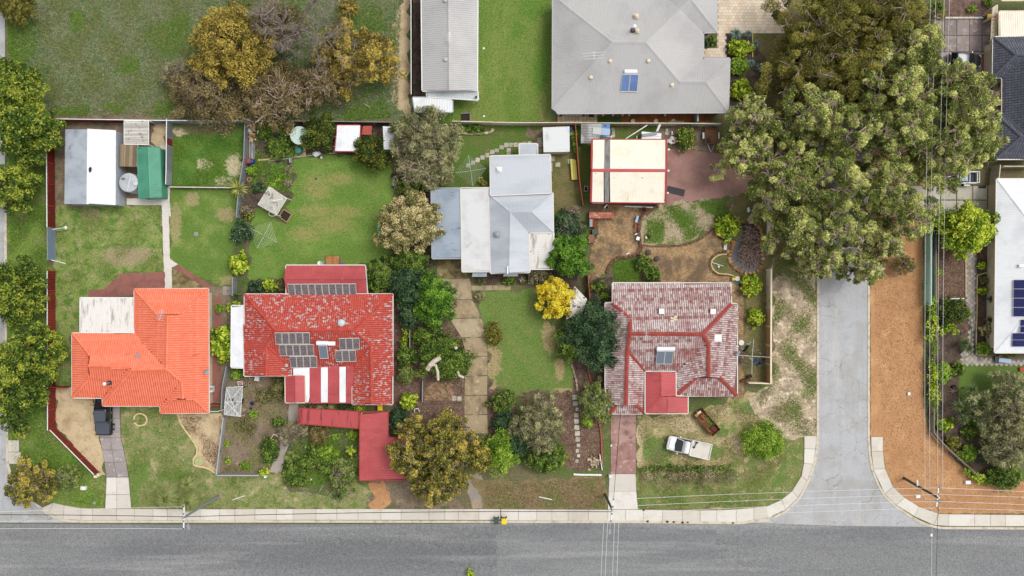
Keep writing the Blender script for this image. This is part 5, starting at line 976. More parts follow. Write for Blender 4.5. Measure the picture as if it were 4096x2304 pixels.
for P4 in ((E_, A, B, r0), (r0, B, C_, D)):
 for i in range(9):
  t0, t1 = (i + .04) / 9, (i + .96) / 9; q = [P4[0].lerp(P4[1], t0), P4[3].lerp(P4[2], t0), P4[3].lerp(P4[2], t1), P4[0].lerp(P4[1], t1)]
  b = MB(); b.add(q + [v - Vector((0, 0, .03)) for v in q], [(0, 1, 2, 3), (3, 2, 1, 0), (0, 4, 5, 1), (2, 6, 7, 3)], random.random()); b.build('roof_board', mat('flaky board', None, ramp=[(190, 180, 166), (224, 218, 208), (234, 230, 224)], layers=[('n', (120, 108, 94), 1.6, .54, .62, 5)]), TT)
MB().prism([Vector((p.x, p.y, 0)) for p in shrink([E_, A, B, C_, D], .15)], 0, 2.0, top=False).build('wall', mat('old white board', (200, 194, 184)), TT)
# charcoal tiled house, white house, cream carport on the right
building('charcoal_tiled_house', 'house with a charcoal tiled roof cut by the right picture edge', 'house', 'T4',
 'a2268,372,2.6 b2800,372,2.6 c2800,1600,2.6 d2288,1600,2.6 e2290,1148,2.6 f2358,1148,2.6 g2358,780,2.6 h2262,778,2.6 A2495,552,4.0 B2620,552,4.25 C2760,552,4.25 D2760,1375,4.25 E2550,1375,4.0 F2620,1375,4.25',
 'abCBA aAh hABg gBFf eEd efFE dEFDc BCDF bcDC', DTD, CREAM, 'abcdefgh', 'tile', 'aA hA AB BC gB fF eE dE EF FD CD', mat('charcoal ridge', (92, 94, 106)), TRIMW, tilem=DT, tw=.3, tc=.32, wall_in=.4)
building('white_house', 'house with a plain white roof and dark blue solar panels at the right edge', 'house', 'Z5',
 'a1658,283,2.6 b2330,283,2.6 c2330,1540,2.6 d1644,1540,2.6 A2005,740,4.4 B2005,1120,4.4', 'abA bcBA cdB daAB', WHITEM, CREAM, 'abcd', 'corr', 'aA bA dB cB AB', WHITEM, TRIMW, pitch=.2, depth=.02, wall_in=.45)
pv_array('tall block of dark blue solar panels on the white roof', [('676,355 678,112 786,112 786,355', 4, 3.28, 3.88)], 3.3, 3.9, 'D6', (4, 8), PVB, lift=.14)
pv_array('small upright dark blue solar panel on the white roof hip', [('722,460 724,373 776,373 776,460', 2, 3.5, 3.78)], 3.5, 3.8, 'D6', (4, 6), PVB, lift=.14)
pv_array('wide dark blue solar panels near the lower white gutter', [('668,463 770,463 768,506 666,506', 1, 3.2, 3.0), ('666,508 768,508 766,551 664,551', 1, 3.0, 2.8)], 3.2, 2.9, 'D6', (10, 4), PVB, lift=.14)
add_box(None, 'roof_vent_box', ('D6', 728, 22), 3.6, (.6, .34, .3), WHITE); setp(bpy.data.objects['roof_vent_box'], 'white box vent on the plain white roof', 'roof vent')
building('cream_carport', 'cream corrugated carport roof at the top right corner', 'carport', 'T4', 'a2330,115,2.5 b2760,115,2.5 c2760,372,2.4 d2330,366,2.4', 'abcd', CREAMM, CREAM, 'abcd', gutm=CREAM, open_=True, pitch=.22, depth=.035)
building('pale_awning', 'pale roof piece above the cream carport in the corner', 'awning', 'T4', 'a2265,-60,2.4 b2760,-60,2.4 c2760,12,2.4 d2360,12,2.4', 'abcd', CREAM, CREAM, 'abcd', open_=True, pitch=.3)
slats('side_trellis', 'cream slatted gate panel beside the cream carport', 'pergola', 'T4 2256,180 2306,185 2298,505 2240,500', 1.9, 24, .07, CREAM, CREAM)
slats('side_trellis', 'short cream slatted panel at the corner terrace', 'pergola', 'T4 2262,80 2312,45 2310,160 2258,165', 1.9, 10, .07, CREAM, CREAM)
# lattice gazebo
GZ = slats('gazebo_frame', 'white lattice gazebo with a pyramid roof in the vegetable garden', 'gazebo', 'D2 238,588 382,682 298,819 146,733', 2.15, 20, .045, SLATW, SLATW)
A, B, C_, D = pts('D2 238,588 382,682 298,819 146,733', 2.15); ap = g1('D2', 258, 705, 2.75)
for ch in list(GZ.children):
 if ch.name.startswith('slat'): bpy.data.objects.remove(ch)
for p, q in ((A, B), (B, C_), (C_, D), (D, A)):
 for i in range(1, 15):
  t = i / 15; MB().beam(p.lerp(q, t), (p.lerp(ap, min(2 * t, 2 - 2 * t)) if t < .5 else q.lerp(ap, 2 - 2 * t)) if True else ap, .045, .02).build('slat', SLATW, GZ)
  MB().beam(p.lerp(ap, t), q.lerp(ap, t), .045, .02).build('slat', SLATW, GZ)
 MB().beam(p, ap, .09, .05).build('rafter', SLATW, GZ)
# fences
fence('red_fence', 'long red corrugated fence down the left side of the block', 'Z1 397,158 402,928', 1.8, FRED, REDP, WHITE, rib=.2)
fence('red_fence', 'red corrugated fence below the gate running down past the orange house', 'Z6 403,-28 406,1108', 1.8, FRED, REDP, WHITE, rib=.2)
fence('red_fence', 'slanting red corrugated fence at the sandy front corner', 'Z6 406,1108 722,1428', 1.35, FRED, REDP, WHITE, rib=.2)
fence('top_fence', 'white topped red fence along the back of the left yard', 'Z1 397,158 1105,168', 1.8, FRED, REDP, WHITE, rib=.2)
fence('top_fence', 'white topped grey fence behind the small weedy lawn', 'Z1 1105,168 1785,172', 1.7, FGRY, GREYP, WHITE, rib=.16)
fence('top_fence', 'dark stained corrugated fence behind the citrus trees', 'T2 10,1240 1400,1258', 1.7, mat('stained fence sheet', None, ramp=[(92, 90, 88), (120, 118, 116), (140, 138, 134)], layers=[('n', (66, 60, 56), .9, .5, .66)]), GREYP, TIMB, rib=.18)
fence('cream_fence', 'cream steel fence behind the striped lawn', 'T2 1990,1248 2576,1262 T3 10,1262 450,1262 640,1262', 1.7, FCRM, CREAM, CREAM, rib=.3, depth=.02)
fence('wavy_fence', 'pale corrugated fence with scalloped top below the big grey roof', 'T3 640,1264 1100,1268 1500,1268 2070,1272', 1.75, mat('pale fence sheet', None, ramp=[(196, 194, 186), (210, 208, 200), (220, 218, 212)]), CREAM, CREAM, rib=.3, depth=.05)
fence('grey_fence', 'grey corrugated dividing fence with a rusty stretch', 'Z1 1252,160 1250,285', 1.75, FGRY, GREYP, WHITE, rib=.16)
fence('grey_fence', 'rust red stretch of the grey dividing fence', 'Z1 1250,285 1250,345', 1.75, FRED, GREYP, WHITE, rib=.16)
fence('grey_fence', 'lower length of the grey dividing fence', 'Z1 1250,345 1248,530 1245,625', 1.75, FGRY, GREYP, WHITE, rib=.16)
fence('yard_fence', 'leaning grey fence between the weedy lawn and the vegetable garden', 'Z1 1808,168 1800,430 1765,640 1745,860', 1.7, FGRY, GREYP, GREYP, rib=.16)
fence('low_fence', 'low rusty rail fence across the bottom of the weedy lawn', 'Z1 1252,636 1740,642', .8, mat('rust rail sheet', None, ramp=[(130, 84, 70), (160, 120, 104)]), WHITE, TRIMW, rib=.2)
fence('yard_fence', 'short grey fence end beside the small grey slabs', 'Z1 1718,1290 1715,1420', 1.6, FGRY, GREYP, GREYP, rib=.16)
fence('yard_fence', 'grey sheet fence beside the white shade net', 'Z6 1668,660 1640,800 1632,960', 1.4, FASB, GREYP, GREYP, rib=.16)
fence('front_fence', 'cement sheet fence on the left side of the brown front garden', 'D8 80,385 32,775', 1.2, FASB, GREYP, TRIMG, rib=.16, cap=.08)
fence('front_fence', 'cement sheet fence along the front of the brown garden', 'D8 32,772 322,772', 1.2, FASB, GREYP, TRIMG, rib=.16, cap=.08)
fence('cross_fence', 'short dark red fence between the orange house and the red fence', 'Z6 405,805 522,808', 1.5, FRED, REDP, REDP, rib=.2)
fence('side_gate', 'dark red side gate right of the orange house', 'Z6 1518,925 1622,932', 1.5, FRED, REDP, REDP, rib=.2)
fence('terracotta_fence', 'thin terracotta topped fence left of the cream roofed shed', 'Z4 176,100 205,500 232,700', 1.5, FORA, FORA, FORA, kind='flat')
fence('terracotta_fence', 'thin terracotta fence beside the white timber shed', 'Z9 268,40 285,250', 1.5, FORA, FORA, FORA, kind='flat')
fence('cream_panel_fence', 'tall cream panel fence on the right of the pond yard', 'Z4 1576,600 1572,1050', 1.85, FCRM, CREAM, CREAM, kind='flat', thick=.14)
fence('cream_panel_fence', 'orange stained cream panel fence beside the sandy verge', 'Z9 1569,0 1566,812', 1.85, FCRR, CREAM, CREAM, kind='flat', thick=.14)
fence('cream_panel_fence', 'short return of the cream panel fence at the clothesline lawn', 'Z9 1566,812 1410,806', 1.7, FCRR, CREAM, CREAM, kind='flat', thick=.1)
fence('cream_panel_fence', 'cream panel fence half hidden under the big gum tree', 'Z4 1578,120 1577,595', 1.85, FCRM, CREAM, CREAM, kind='flat', thick=.14)
fence('dark_fence', 'dark fence with a white top left of the long grey shed', 'T2 1578,-140 1580,985', 1.8, FDRK, FDRK, WHITE, kind='flat')
fence('teal_fence', 'teal steel fence right of the orange verge', 'Z5 1128,1190 1130,700 1158,540', 1.8, FTEAL, FTEAL, FTEAL, kind='flat')
fence('timber_fence', 'old grey timber rail fence behind the overgrown hedge', 'Z5 1180,690 1182,1449', 1.2, TIMB, TIMB, TIMB, kind='rail')
fence('timber_fence', 'old grey timber rail fence turning round the orange verge corner', 'Z10 850,280 850,690 912,760 1045,880 1092,925', 1.0, TIMB, TIMB, TIMB, kind='rail')
fence('steel_gate', 'cream gate and fence beside the white house driveway', 'Z5 1620,200 1605,330 1605,540', 1.8, FCRM, CREAM, CREAM, rib=.2)
fence('cream_fence', 'cream fence between the white and the charcoal roofed houses', 'Z5 1650,205 1870,205', 1.7, FCRM, CREAM, CREAM, rib=.2)
fence('lattice_fence', 'grey trellis between the red tiled house and the long driveway', 'Z8 262,390 262,560', 1.4, TIMB, TIMB, TIMB, kind='rail')
fence('low_fence', 'low dark pipe rail in the red mulch', 'Z8 350,800 348,950', .8, GREYP, GREYP, GREYP, kind='rail')
# double gate in the red fence, with its lamp and stay
T = thing('metal_gate', 'blue grey corrugated double gate in the red fence', 'gate', g1('Z1', 405, 1045)); A, M_, B = pts('Z1 402,932 403,1045 404,1158')
for p, q in ((A, M_), (M_, B)):
 b = MB(); n = 26; lo = []; hi = []
 for j in range(n + 1):
  w = p + (q - p) * (j / n) + Vector((.03 * (1 if j % 2 else -1), 0, 0)); lo.append(w + Vector((0, 0, .1))); hi.append(w + Vector((0, 0, 1.75)))
 b.add(lo + hi, [(j, j + 1, n + 2 + j, n + 1 + j) for j in range(n)]); lf = b.build('gate_leaf', mat('blue grey sheet', (132, 150, 172)), T)
 o = MB(); o.beam(p + Vector((0, 0, 1.78)), q + Vector((0, 0, 1.78)), .06, .05).beam(p + Vector((0, 0, .1)), q + Vector((0, 0, .1)), .06, .05); o.build('rail', STEEL, lf)
for p in (A, B): MB().box(p + Vector((0, 0, .95)), (.1, .1, 1.9)).build('post', STEEL, T)
def lamp_arm(label, a, b, z0, z1, lamp=True):
 p, q = g1(*a, z0), g1(*b, z1); T = thing('lamp_pole' if lamp else 'steel_pole', label, 'pole', (p.x, p.y, 0)); MB().tube([(p.x, p.y, 0), p, q], .04, 6).build('pole', WHITE, T)
 if lamp: MB().lathe(q + Vector((0, 0, .05)), [(.05, .1), (.18, .02), (.2, -.05), (.12, -.1), (0, -.11)], 12).build('lamp_head', WHITE, T)
lamp_arm('white lamp on a pole at the upper end of the metal gate', ('Z1', 380, 937), ('Z1', 475, 925), 1.9, 2.4)
lamp_arm('thin white stay pole at the lower end of the metal gate', ('Z1', 372, 1160), ('Z1', 475, 1185), 1.9, 1.5, False)
# power poles and lines
def power_pole(label, base, top, h, armv, L, m, lamp=None, ins=4):
 b0 = g1(*base); t = g1(*top, h); T = thing('power_pole', label, 'power pole', b0); d = t - b0
 MB().tube([b0, b0 + d * .3, t], [.17, .15, .11], 10).build('pole', m, T); a = Vector(armv).normalized() * L / 2; c = t - Vector((0, 0, .3))
 MB().beam(c - a, c + a, .12, .1).build('crossarm', WHITE if ins != 5 else POLES, T); out = []
 for i in range(4):
  p = c - a * .93 + a * 1.86 * (i / 3); MB().lathe(p + Vector((0, 0, .05)), [(.05, 0), (.08, .05), (.08, .12), (.05, .18), (0, .19)], 8).build('insulator', DARK, T); out.append(p + Vector((0, 0, .22)))
 MB().lathe(t, [(.13, -.02), (.13, .03), (0, .05)], 8).build('pole_cap', STEEL, T)
 if lamp:
  e = g1(*lamp, h - .8); s_ = MB(); s_.tube([t - Vector((0, 0, 1)), t.lerp(e, .5) - Vector((0, 0, .5)), e], .04, 6); s_.build('lamp_arm', STEEL, T); MB().box(e, (.26, .6, .16), math.atan2(e.y - t.y, e.x - t.x) - 1.57).build('lamp_head', GREYP if ins == 4 else WHITE, T)
 return T, out
P1, I1 = power_pole('leaning grey power pole on the left footpath', ('Z11', 1800, 792), ('Z11', 1506, 972), 10, (0.02, 1, 0), 2.6, POLES, ('Z11', 1553, 1045))
P2, I2 = power_pole('middle power pole by the pale driveway apron', ('Z13', 606, 440), ('Z13', 640, 515), 8.4, (.12, 1, 0), 2.6, POLEW, ('Z13', 627, 612))
P3, I3 = power_pole('right power pole standing on the orange verge corner', ('Z10', 713, 935), ('Z10', 897, 1040), 9.4, (.1, 1, 0), 2.4, POLEW)
MB().beam(I3[1] - Vector((1.2, 0, .2)), I3[1] + Vector((.9, .0, -.2)), .1, .1).build('crossarm', POLES, P3)
MB().box(g1('Z10', 785, 1030, 8), (.45, .3, .4)).build('fuse_box', WHITE, P3); MB().tube([g1('Z10', 783, 945, 4.5), g1('Z10', 785, 975, 4.5)], .1, 8).build('bracket', WHITE, P3)
def wire(label, a, b, sag=.7, m=None, r=.02, group='overhead power wires', n=14):
 a, b = Vector(a), Vector(b); MB().tube([a.lerp(b, i / n) - Vector((0, 0, 4 * sag * (i / n) * (1 - i / n))) for i in range(n + 1)], r, 4).solo('power_line', m or WIRE, label, 'wire', group)
for i, (y0) in enumerate((1060, 998, 945, 925)):
 if i != 2: wire(('lowest', 'middle', '', 'topmost')[i] + ' white wire leaving the left pole towards the left picture edge', I1[i], g1('Z11', -160, y0 + 2, 9.3), .2)
wire('black cable from the left pole to the left edge', g1('Z11', 1506, 962, 9), g1('Z11', -160, 944, 8.4), .2, WIREK, .035)
wire('black cable strung along the footpath between the left and middle poles', g1('Z11', 1506, 962, 9), g1('Z13', 640, 520, 8), .8, WIREK, .035)
wire('black service cable from the middle pole up the red driveway', g1('Z13', 642, 512, 8), g1('Z9', 512, 1040, 3), .3, WIREK, .025)
for i, (x, e) in enumerate(((585, 600), (605, 618), (640, 650), (661, 670))): wire(('leftmost', 'second from left', 'third from left', 'rightmost')[i] + ' white wire from the middle pole across the main road', g1('Z13', e, 560 - abs(e - 640) * .3, 8.1), g1('Z13', x - 6, 980, 8.6), .1)
for i in range(4): wire(('lowest', 'second lowest', 'second topmost', 'topmost')[i] + ' white wire strung between the middle and right poles', I2[i], I3[i], .5)
for i, y in enumerate((1118, 1092, 1050, 1025)): wire(('lowest', 'second lowest', 'second topmost', 'topmost')[i] + ' white wire from the right pole to the right picture edge', I3[i], g1('Z10', 1700, y, 9.2), .15)
for i, (x0, x1) in enumerate(((825, 1637), (850, 1690), (892, 1775), (918, 1830))): wire(('leftmost', 'second from left', 'third from left', 'rightmost')[i] + ' white wire running north from the right pole over the verge', g1('Z10', x0, 997, 9.3), g1('T4', x1, -60, 9.2), .5)
MB().tube([g1('Z10', 895, 1085, 7.5), g1('Z10', 890, 1160, 7), g1('Z10', 882, 1500, 7.6)], .022, 4).solo('power_line', WIREK, 'dark thin cable from the right pole down across the road', 'wire', 'overhead power wires')
MB().tube([(P3.location.x + .3, P3.location.y, 3)] + [g1('Z10', 862, 1110, 6), g1('Z10', 858, 1500, 6.5)], .016, 4).solo('power_line', WIRE, 'pale thin stay from the right pole down across the road', 'wire', 'overhead power wires')
MB().box(g1('Z10', 858, 1234, 6.2), (.2, .3, .12)).solo('cable_tag', WHITE, 'small white tag hanging on the cable over the road', 'tag')
# vehicles
def loft(prof, n=14, sq=3.2):
 vs_ = []; m = len(prof)
 for (x, w, z0, z1) in prof:
  for k in range(n):
   a = 2 * math.pi * (k + .5) / n; c, s_ = math.cos(a), math.sin(a); e = 2 / sq
   vs_.append((x, w * math.copysign(abs(c) ** e, c), (z0 + z1) / 2 + (z1 - z0) / 2 * math.copysign(abs(s_) ** e, s_)))
 fs = [(i * n + k, i * n + (k + 1) % n, (i + 1) * n + (k + 1) % n, (i + 1) * n + k) for i in range(m - 1) for k in range(n)]
 return vs_, fs + [tuple(range(n))[::-1], tuple((m - 1) * n + k for k in range(n))]
def wheels(T, xs, w, r=.36):
 for x in xs:
  for sgn in (-1, 1):
   b = MB(); b.tube([(x, sgn * w - .11, r), (x, sgn * w + .11, r)], r, 16); t = b.build('wheel', TYRE, T); MB().tube([(x, sgn * (w + .1), r), (x, sgn * (w + .12), r)], r * .6, 10).build('rim', STEEL, t)
def vehicle(name, label, cat, pos, rz, body, kind, z=0):
 p = g1(*pos); T = thing(name, label, cat, (p.x, p.y, 0), rz); return T
def quad3(T, name, m, *q): MB().add(q, [(0, 1, 2, 3)]).build(name, m, T)
def glasshouse(T, m, x0, x1, w, z0, z1, rf, rr_, glass_r=True):
 wt = w * .86; b = MB(); v, f = loft([(x0 + rr_ * .9, wt * .9, z1 - .1, z1 - .015), (x0 + rr_ + .15, wt, z1 - .12, z1 + .01), ((x0 + x1) / 2, wt, z1 - .12, z1 + .04), (x1 - rf - .1, wt * .97, z1 - .12, z1 + .01), (x1 - rf + .05, wt * .9, z1 - .1, z1 - .03)], 12, 3.5); b.add(v, f); b.build('roof', m, T, smooth=True)
 for s_ in (-1, 1): quad3(T, 'side_window', GLASS, (x0 + .05, s_ * w, z0), (x1 - .1, s_ * w, z0), (x1 - rf - .05, s_ * wt, z1 - .06), (x0 + rr_ + .05, s_ * wt, z1 - .06))
 quad3(T, 'windscreen', GLASS, (x1, -w * .93, z0), (x1 + .12, 0, z0 + .01), (x1 - rf + .08, 0, z1 - .03), (x1 - rf, -wt * .9, z1 - .05)); quad3(T, 'windscreen', GLASS, (x1 + .12, 0, z0 + .01), (x1, w * .93, z0), (x1 - rf, wt * .9, z1 - .05), (x1 - rf + .08, 0, z1 - .03))
 quad3(T, 'rear_window', GLASS, (x0, w * .93, z0), (x0, -w * .93, z0), (x0 + rr_, -wt * .9, z1 - .05), (x0 + rr_, wt * .9, z1 - .05))
 for s_ in (-1, 1):
  MB().beam((x1, s_ * w * .95, z0), (x1 - rf, s_ * wt * .94, z1 - .04), .07, .07).build('pillar', m, T); MB().box((x1 - .35, s_ * (w + .12), z0 + .05), (.12, .2, .16)).build('mirror', m, T)
# white flat tray utility
T = vehicle('utility_truck', 'white single cab utility with a flat tray parked on the patchy lawn', 'ute', ('Z9', 990, 1272), math.pi - math.radians(12.5), None, None)
b = MB(); v, f = loft([(2.55, .62, .5, .8), (2.45, .78, .42, .92), (2.1, .87, .38, 1.0), (1.3, .9, .36, 1.08), (.3, .9, .36, 1.1), (-.1, .9, .36, 1.1), (-.15, .86, .4, 1.05)], 16, 4); b.add(v, f); b.build('body', CARW, T, smooth=True)
glasshouse(T, CARW, -.1, 1.55, .86, 1.06, 1.74, .75, .12)
MB().box((1.95, 0, 1.03), (.7, 1.1, .03)).build('bonnet', CARW, T); MB().box((2.56, 0, .62), (.12, 1.5, .22)).build('bumper', BLACK, T)
for s_ in (-1, 1): MB().box((2.36, s_ * .66, .84), (.22, .3, .16)).build('headlight', LAMPC, T)
tr = MB().box((-1.45, 0, .98), (2.5, 1.84, .08)).build('tray', TRAYM, T); fr = MB()
for a, c in (((-2.7, -.93, 1.06), (-2.7, .93, 1.06)), ((-2.7, -.93, 1.06), (-.2, -.93, 1.06)), ((-2.7, .93, 1.06), (-.2, .93, 1.06)), ((-.24, -.93, 1.06), (-.24, .93, 1.06))): fr.beam(a, c, .06, .24)
fr.build('tray_side', CARW, T); MB().beam((-.24, -.9, 1.7), (-.24, .9, 1.7), .06, .06).beam((-.24, -.88, 1), (-.24, -.88, 1.7), .06, .06).beam((-.24, .88, 1), (-.24, .88, 1.7), .06, .06).build('headboard', CARW, T)
MB().box((-1.2, 0, .6), (2.6, .8, .2)).build('chassis', BLACK, T); wheels(T, (1.65, -1.45), .8)
for s_ in (-1, 1): MB().box((-2.74, s_ * .7, .9), (.06, .3, .12)).build('tail_light', LAMPR, T)
p = g1('Z9', 1050, 1270, 1.05); b = MB(); b.tube([p + Vector((.2, .33, .1)), p + Vector((.05, .0, .08)), p + Vector((-.12, -.28, .08))], .05, 6).tube([p + Vector((.1, .38, .1)), p + Vector((.34, .3, .1))], .09, 6).tube([p + Vector((-.12, -.28, .08)), p + Vector((-.4, .1, .08)), p + Vector((-.36, .24, .08))], .035, 5).tube([p + Vector((-.25, -.3, .08)), p + Vector((0, -.26, .08))], .07, 6)
b.solo('tow_hitch', BLACK, 'black bent metal frame lying on the white ute tray', 'metal frame')
# black pickup under the orange eave
T = vehicle('pickup_truck', 'black pickup with a covered tray half under the orange roof', 'pickup', ('Z6', 778, 1000), math.pi / 2, None, None)
b = MB(); v, f = loft([(2.6, .7, .55, .85), (2.45, .86, .48, 1.0), (1.5, .95, .45, 1.12), (.4, .96, .45, 1.14), (-1., .96, .45, 1.14), (-2.35, .96, .45, 1.14), (-2.5, .9, .5, 1.08)], 16, 4.5); b.add(v, f); b.build('body', CARK, T, smooth=True)
glasshouse(T, CARK, -.75, 1.45, .88, 1.12, 1.84, .7, .2)
cv = MB().box((-1.65, 0, 1.17), (1.5, 1.62, .07)).build('tray_cover', VINYL, T); MB().beam((-2.4, -.9, 1.17), (-2.4, .9, 1.17), .08, .1).build('tailgate', CARK, T); MB().box((-.1, 0, 1.88), (1.3, 1.36, .04)).build('roof_panel', VINYL, T)
for s_ in (-1, 1): MB().box((-2.46, s_ * .82, .95), (.1, .16, .3)).build('tail_light', LAMPR, T); MB().beam((-.85, s_ * .84, 1.2), (-1.05, s_ * .8, 1.5), .06, .06).build('sports_bar', BLACK, T)
for x in (.2, -.7): MB().box((x, -.97, 1.04), (.22, .04, .05)).build('door_handle', STEEL, T)
wheels(T, (1.65, -1.6), .88, .4); b = MB()
for x in (1.65, -1.6):
 for s_ in (-1, 1): b.box((x, s_ * .98, .86), (.95, .14, .08))
b.build('wheel_arch', BLACK, T)
# charcoal hatchback
T = vehicle('hatchback_car', 'charcoal hatchback parked below the grey brown driveway', 'car', ('T4', 1947, 622), math.radians(-4), None, None)
b = MB(); v, f = loft([(1.98, .55, .45, .68), (1.85, .74, .36, .8), (1.4, .84, .3, .92), (.8, .87, .28, .98), (-.8, .87, .28, 1.0), (-1.6, .84, .3, 1.0), (-1.88, .74, .4, .95), (-1.95, .66, .45, .85)], 18, 3.4); b.add(v, f); b.build('body', CARG, T, smooth=True)
glasshouse(T, CARG, -1.75, 1.0, .8, .98, 1.46, .8, .45); wheels(T, (1.22, -1.22), .76, .31)
for s_ in (-1, 1): MB().box((1.78, s_ * .58, .72), (.26, .26, .12)).build('headlight', LAMPC, T); MB().box((-1.86, s_ * .6, .85), (.12, .24, .2)).build('tail_light', LAMPR, T)
MB().beam((-1.4, 0, 1.45), (-1.6, 0, 1.6), .02, .02).build('aerial', BLACK, T)
def trailer(label, pos, L, W_, rz, m, deck, h=.7, side=.3, draw=1.1, wh=True):
 p = g1(*pos); T = thing('box_trailer', label, 'trailer', p, rz); MB().box((0, 0, h), (L, W_, .06)).build('deck', deck, T); b = MB()
 for a, c in (((-L / 2, -W_ / 2), (L / 2, -W_ / 2)), ((L / 2, -W_ / 2), (L / 2, W_ / 2)), ((L / 2, W_ / 2), (-L / 2, W_ / 2)), ((-L / 2, W_ / 2), (-L / 2, -W_ / 2))): b.beam((*a, h + side / 2), (*c, h + side / 2), .07, side)
 b.build('side', m, T)
 if draw: MB().beam((L / 2, -W_ * .3, h - .1), (L / 2 + draw, 0, h - .1), .06, .06).beam((L / 2, W_ * .3, h - .1), (L / 2 + draw, 0, h - .1), .06, .06).build('drawbar', STEEL if m != RUST else m, T)
 if wh:
  for s_ in (-1, 1):
   MB().tube([(-.1, s_ * (W_ / 2 + .08), .3), (-.1, s_ * (W_ / 2 + .26), .3)], .3, 14).build('wheel', TYRE, T); MB().box((-.1, s_ * (W_ / 2 + .17), .64), (.75, .26, .05)).build('mudguard', WHITE, T)
 return T
trailer('brown box trailer with white mudguards at the back of the littered yard', ('Z4', 1158, 198), 1.85, 1.45, -math.pi / 2, WOODR, WOODR, draw=1.)
p = g1('Z4', 1148, 222, .78); b = MB()
for i in range(14): a = random.random() * 6.28; q = p + Vector((random.uniform(-.3, .3), random.uniform(-.3, .3), random.random() * .15)); b.beam(q - Vector((math.cos(a), math.sin(a), .1)) * .28, q + Vector((math.cos(a), math.sin(a), .15)) * .28, .05, .04)
b.solo('scrap_pile', DARK, 'dark scrap sticks lying in the brown trailer', 'scrap')
sk = trailer('rusty open tray full of junk beside the weathered house', ('Z9', 1128, 1095), 3.35, 1.25, math.radians(-49), RUST, RUST, .45, .45, 0, False)
for lb, x, y, d, m, r in (('pale timber offcut in the rusty tray', 1078, 1030, (.5, .3, .2), CREAM, .3), ('tan cardboard sheet in the rusty tray', 1065, 1045, (.7, .4, .1), mat('cardboard', (176, 132, 84)), .9), ('red brown plank in the rusty tray', 1110, 1070, (.8, .2, .12), WOODR, -.8), ('dark rusty lump in the lower end of the rusty tray', 1185, 1150, (.7, .5, .2), mat('dark rust', (92, 48, 34)), -.6)):
 MB().box(g1('Z9', x, y, .62), d, r).solo('junk', m, lb, 'junk')
blades('tray_weeds', 'weeds and litter lying in the rusty tray', 'Z9 1095,1040 1140,1050 1190,1110 1150,1140', 160, .25, .07, BL_G, z=.52)
T = trailer('white framed cage trailer half under the gum tree by the slabs', ('Z5', 1415, 280), 2.35, 1.35, math.pi, WHITE, mat('dark deck', (70, 70, 84)), .6, .4, 1.5)
b = MB()
for x in (-1.15, 0, 1.15):
 b.beam((x, -.66, 1.45), (x, .66, 1.45), .06, .06)
 for s_ in (-1, 1): b.beam((x, s_ * .66, .6), (x, s_ * .66, 1.45), .05, .05)
for s_ in (-1, 1): b.beam((-1.15, s_ * .66, 1.45), (1.15, s_ * .66, 1.45), .06, .06)
b.build('cage', WHITE, T); MB().box((.3, 0, .75), (.8, .8, .2)).build('load', LBLUE, T)
# wheelie bins
def bin_(label, pos, lidm, bodym, rz=0., s=1.):
 p = g1(*pos); T = thing('wheelie_bin', label, 'wheelie bin', p, rz + .003); b = MB(); w = .27; q = [(-w * .8, -w * .85), (w * .8, -w * .85), (w * .8, w * .85), (-w * .8, w * .85)]; t = [(-w, -w * 1.15), (w, -w * 1.15), (w, w * 1.15), (-w, w * 1.15)]
 b.add([(x, y, .06) for x, y in q] + [(x, y, .98) for x, y in t], [(0, 1, 5, 4), (1, 2, 6, 5), (2, 3, 7, 6), (3, 0, 4, 7), (3, 2, 1, 0)]); b.build('body', bodym, T)
 MB().box((0, -.02, 1.01), (.6, .68, .06)).box((0, -.02, 1.05), (.48, .54, .04)).build('lid', lidm, T); MB().tube([(-.25, .38, .97), (.25, .38, .97)], .025, 6).build('handle', BLACK, T)
 for s_ in (-1, 1): MB().tube([(s_ * .26, .26, .12), (s_ * .32, .26, .12)], .12, 10).build('wheel', TYRE, T)
bin_('yellow lidded wheelie bin at the kerb', ('Z13', 136, 553), BINY, BING); bin_('dark green wheelie bin at the kerb beside the yellow one', ('Z13', 100, 553), BING, BING)
bin_('yellow lidded wheelie bin at the top right driveway', ('T4', 2184, 195), BINY, BING); bin_('red lidded wheelie bin at the top right driveway', ('T4', 2240, 195), BINR, BING)
bin_('yellow lidded wheelie bin behind the red tiled house', ('Z7', 1206, 1133), BINY, BING)
# tanks, barrels, pots
def tank(name, label, pos, r, h, m, lid, n=28, cat='water tank'):
 p = g1(*pos, h); T = thing(name, label, cat, (p.x, p.y, 0)); b = MB(); pr = [(r, 0)]
 for i in range(12): pr += [(r + (.02 if i % 2 else 0), h * (i + 1) / 12.5)]
 b.lathe((p.x, p.y, 0), pr, n); b.build('wall', m, T); b = MB(); b.lathe((p.x, p.y, h * .96), [(r, 0), (r * .97, .06), (r * .5, .14), (0, .17)], n); b.build('lid', lid, T); return T
T = tank('water_tank', 'round galvanised water tank between the white and green sheds', ('D1', 642, 553), 1.14, 2.2, ZINC, mat('bright tank top', (186, 188, 192), [('n', (168, 170, 176), .9, .45, .6)], rough=.45), 32)
q = g1('D1', 645, 553, 2.36); MB().beam(q + Vector((.25, 1.05, -.1)), q + Vector((-.2, -1.05, -.1)), .16, .12).build('strap', ALU, T); MB().lathe(g1('D1', 700, 562, 2.3), [(.28, 0), (.28, .08), (.2, .12), (0, .12)], 14).build('hatch', ALU, T); MB().poly([v for v in pts('D1 578,522 598,512 618,524 596,530', 2.36)]).build('leaf_patch', mat('moss', (96, 108, 60)), T)
tank('water_tank', 'pale green topped tank beside the upper orange tree', ('D2', 484, 166), 1.1, 1.9, TURQ, TANKL, 32)
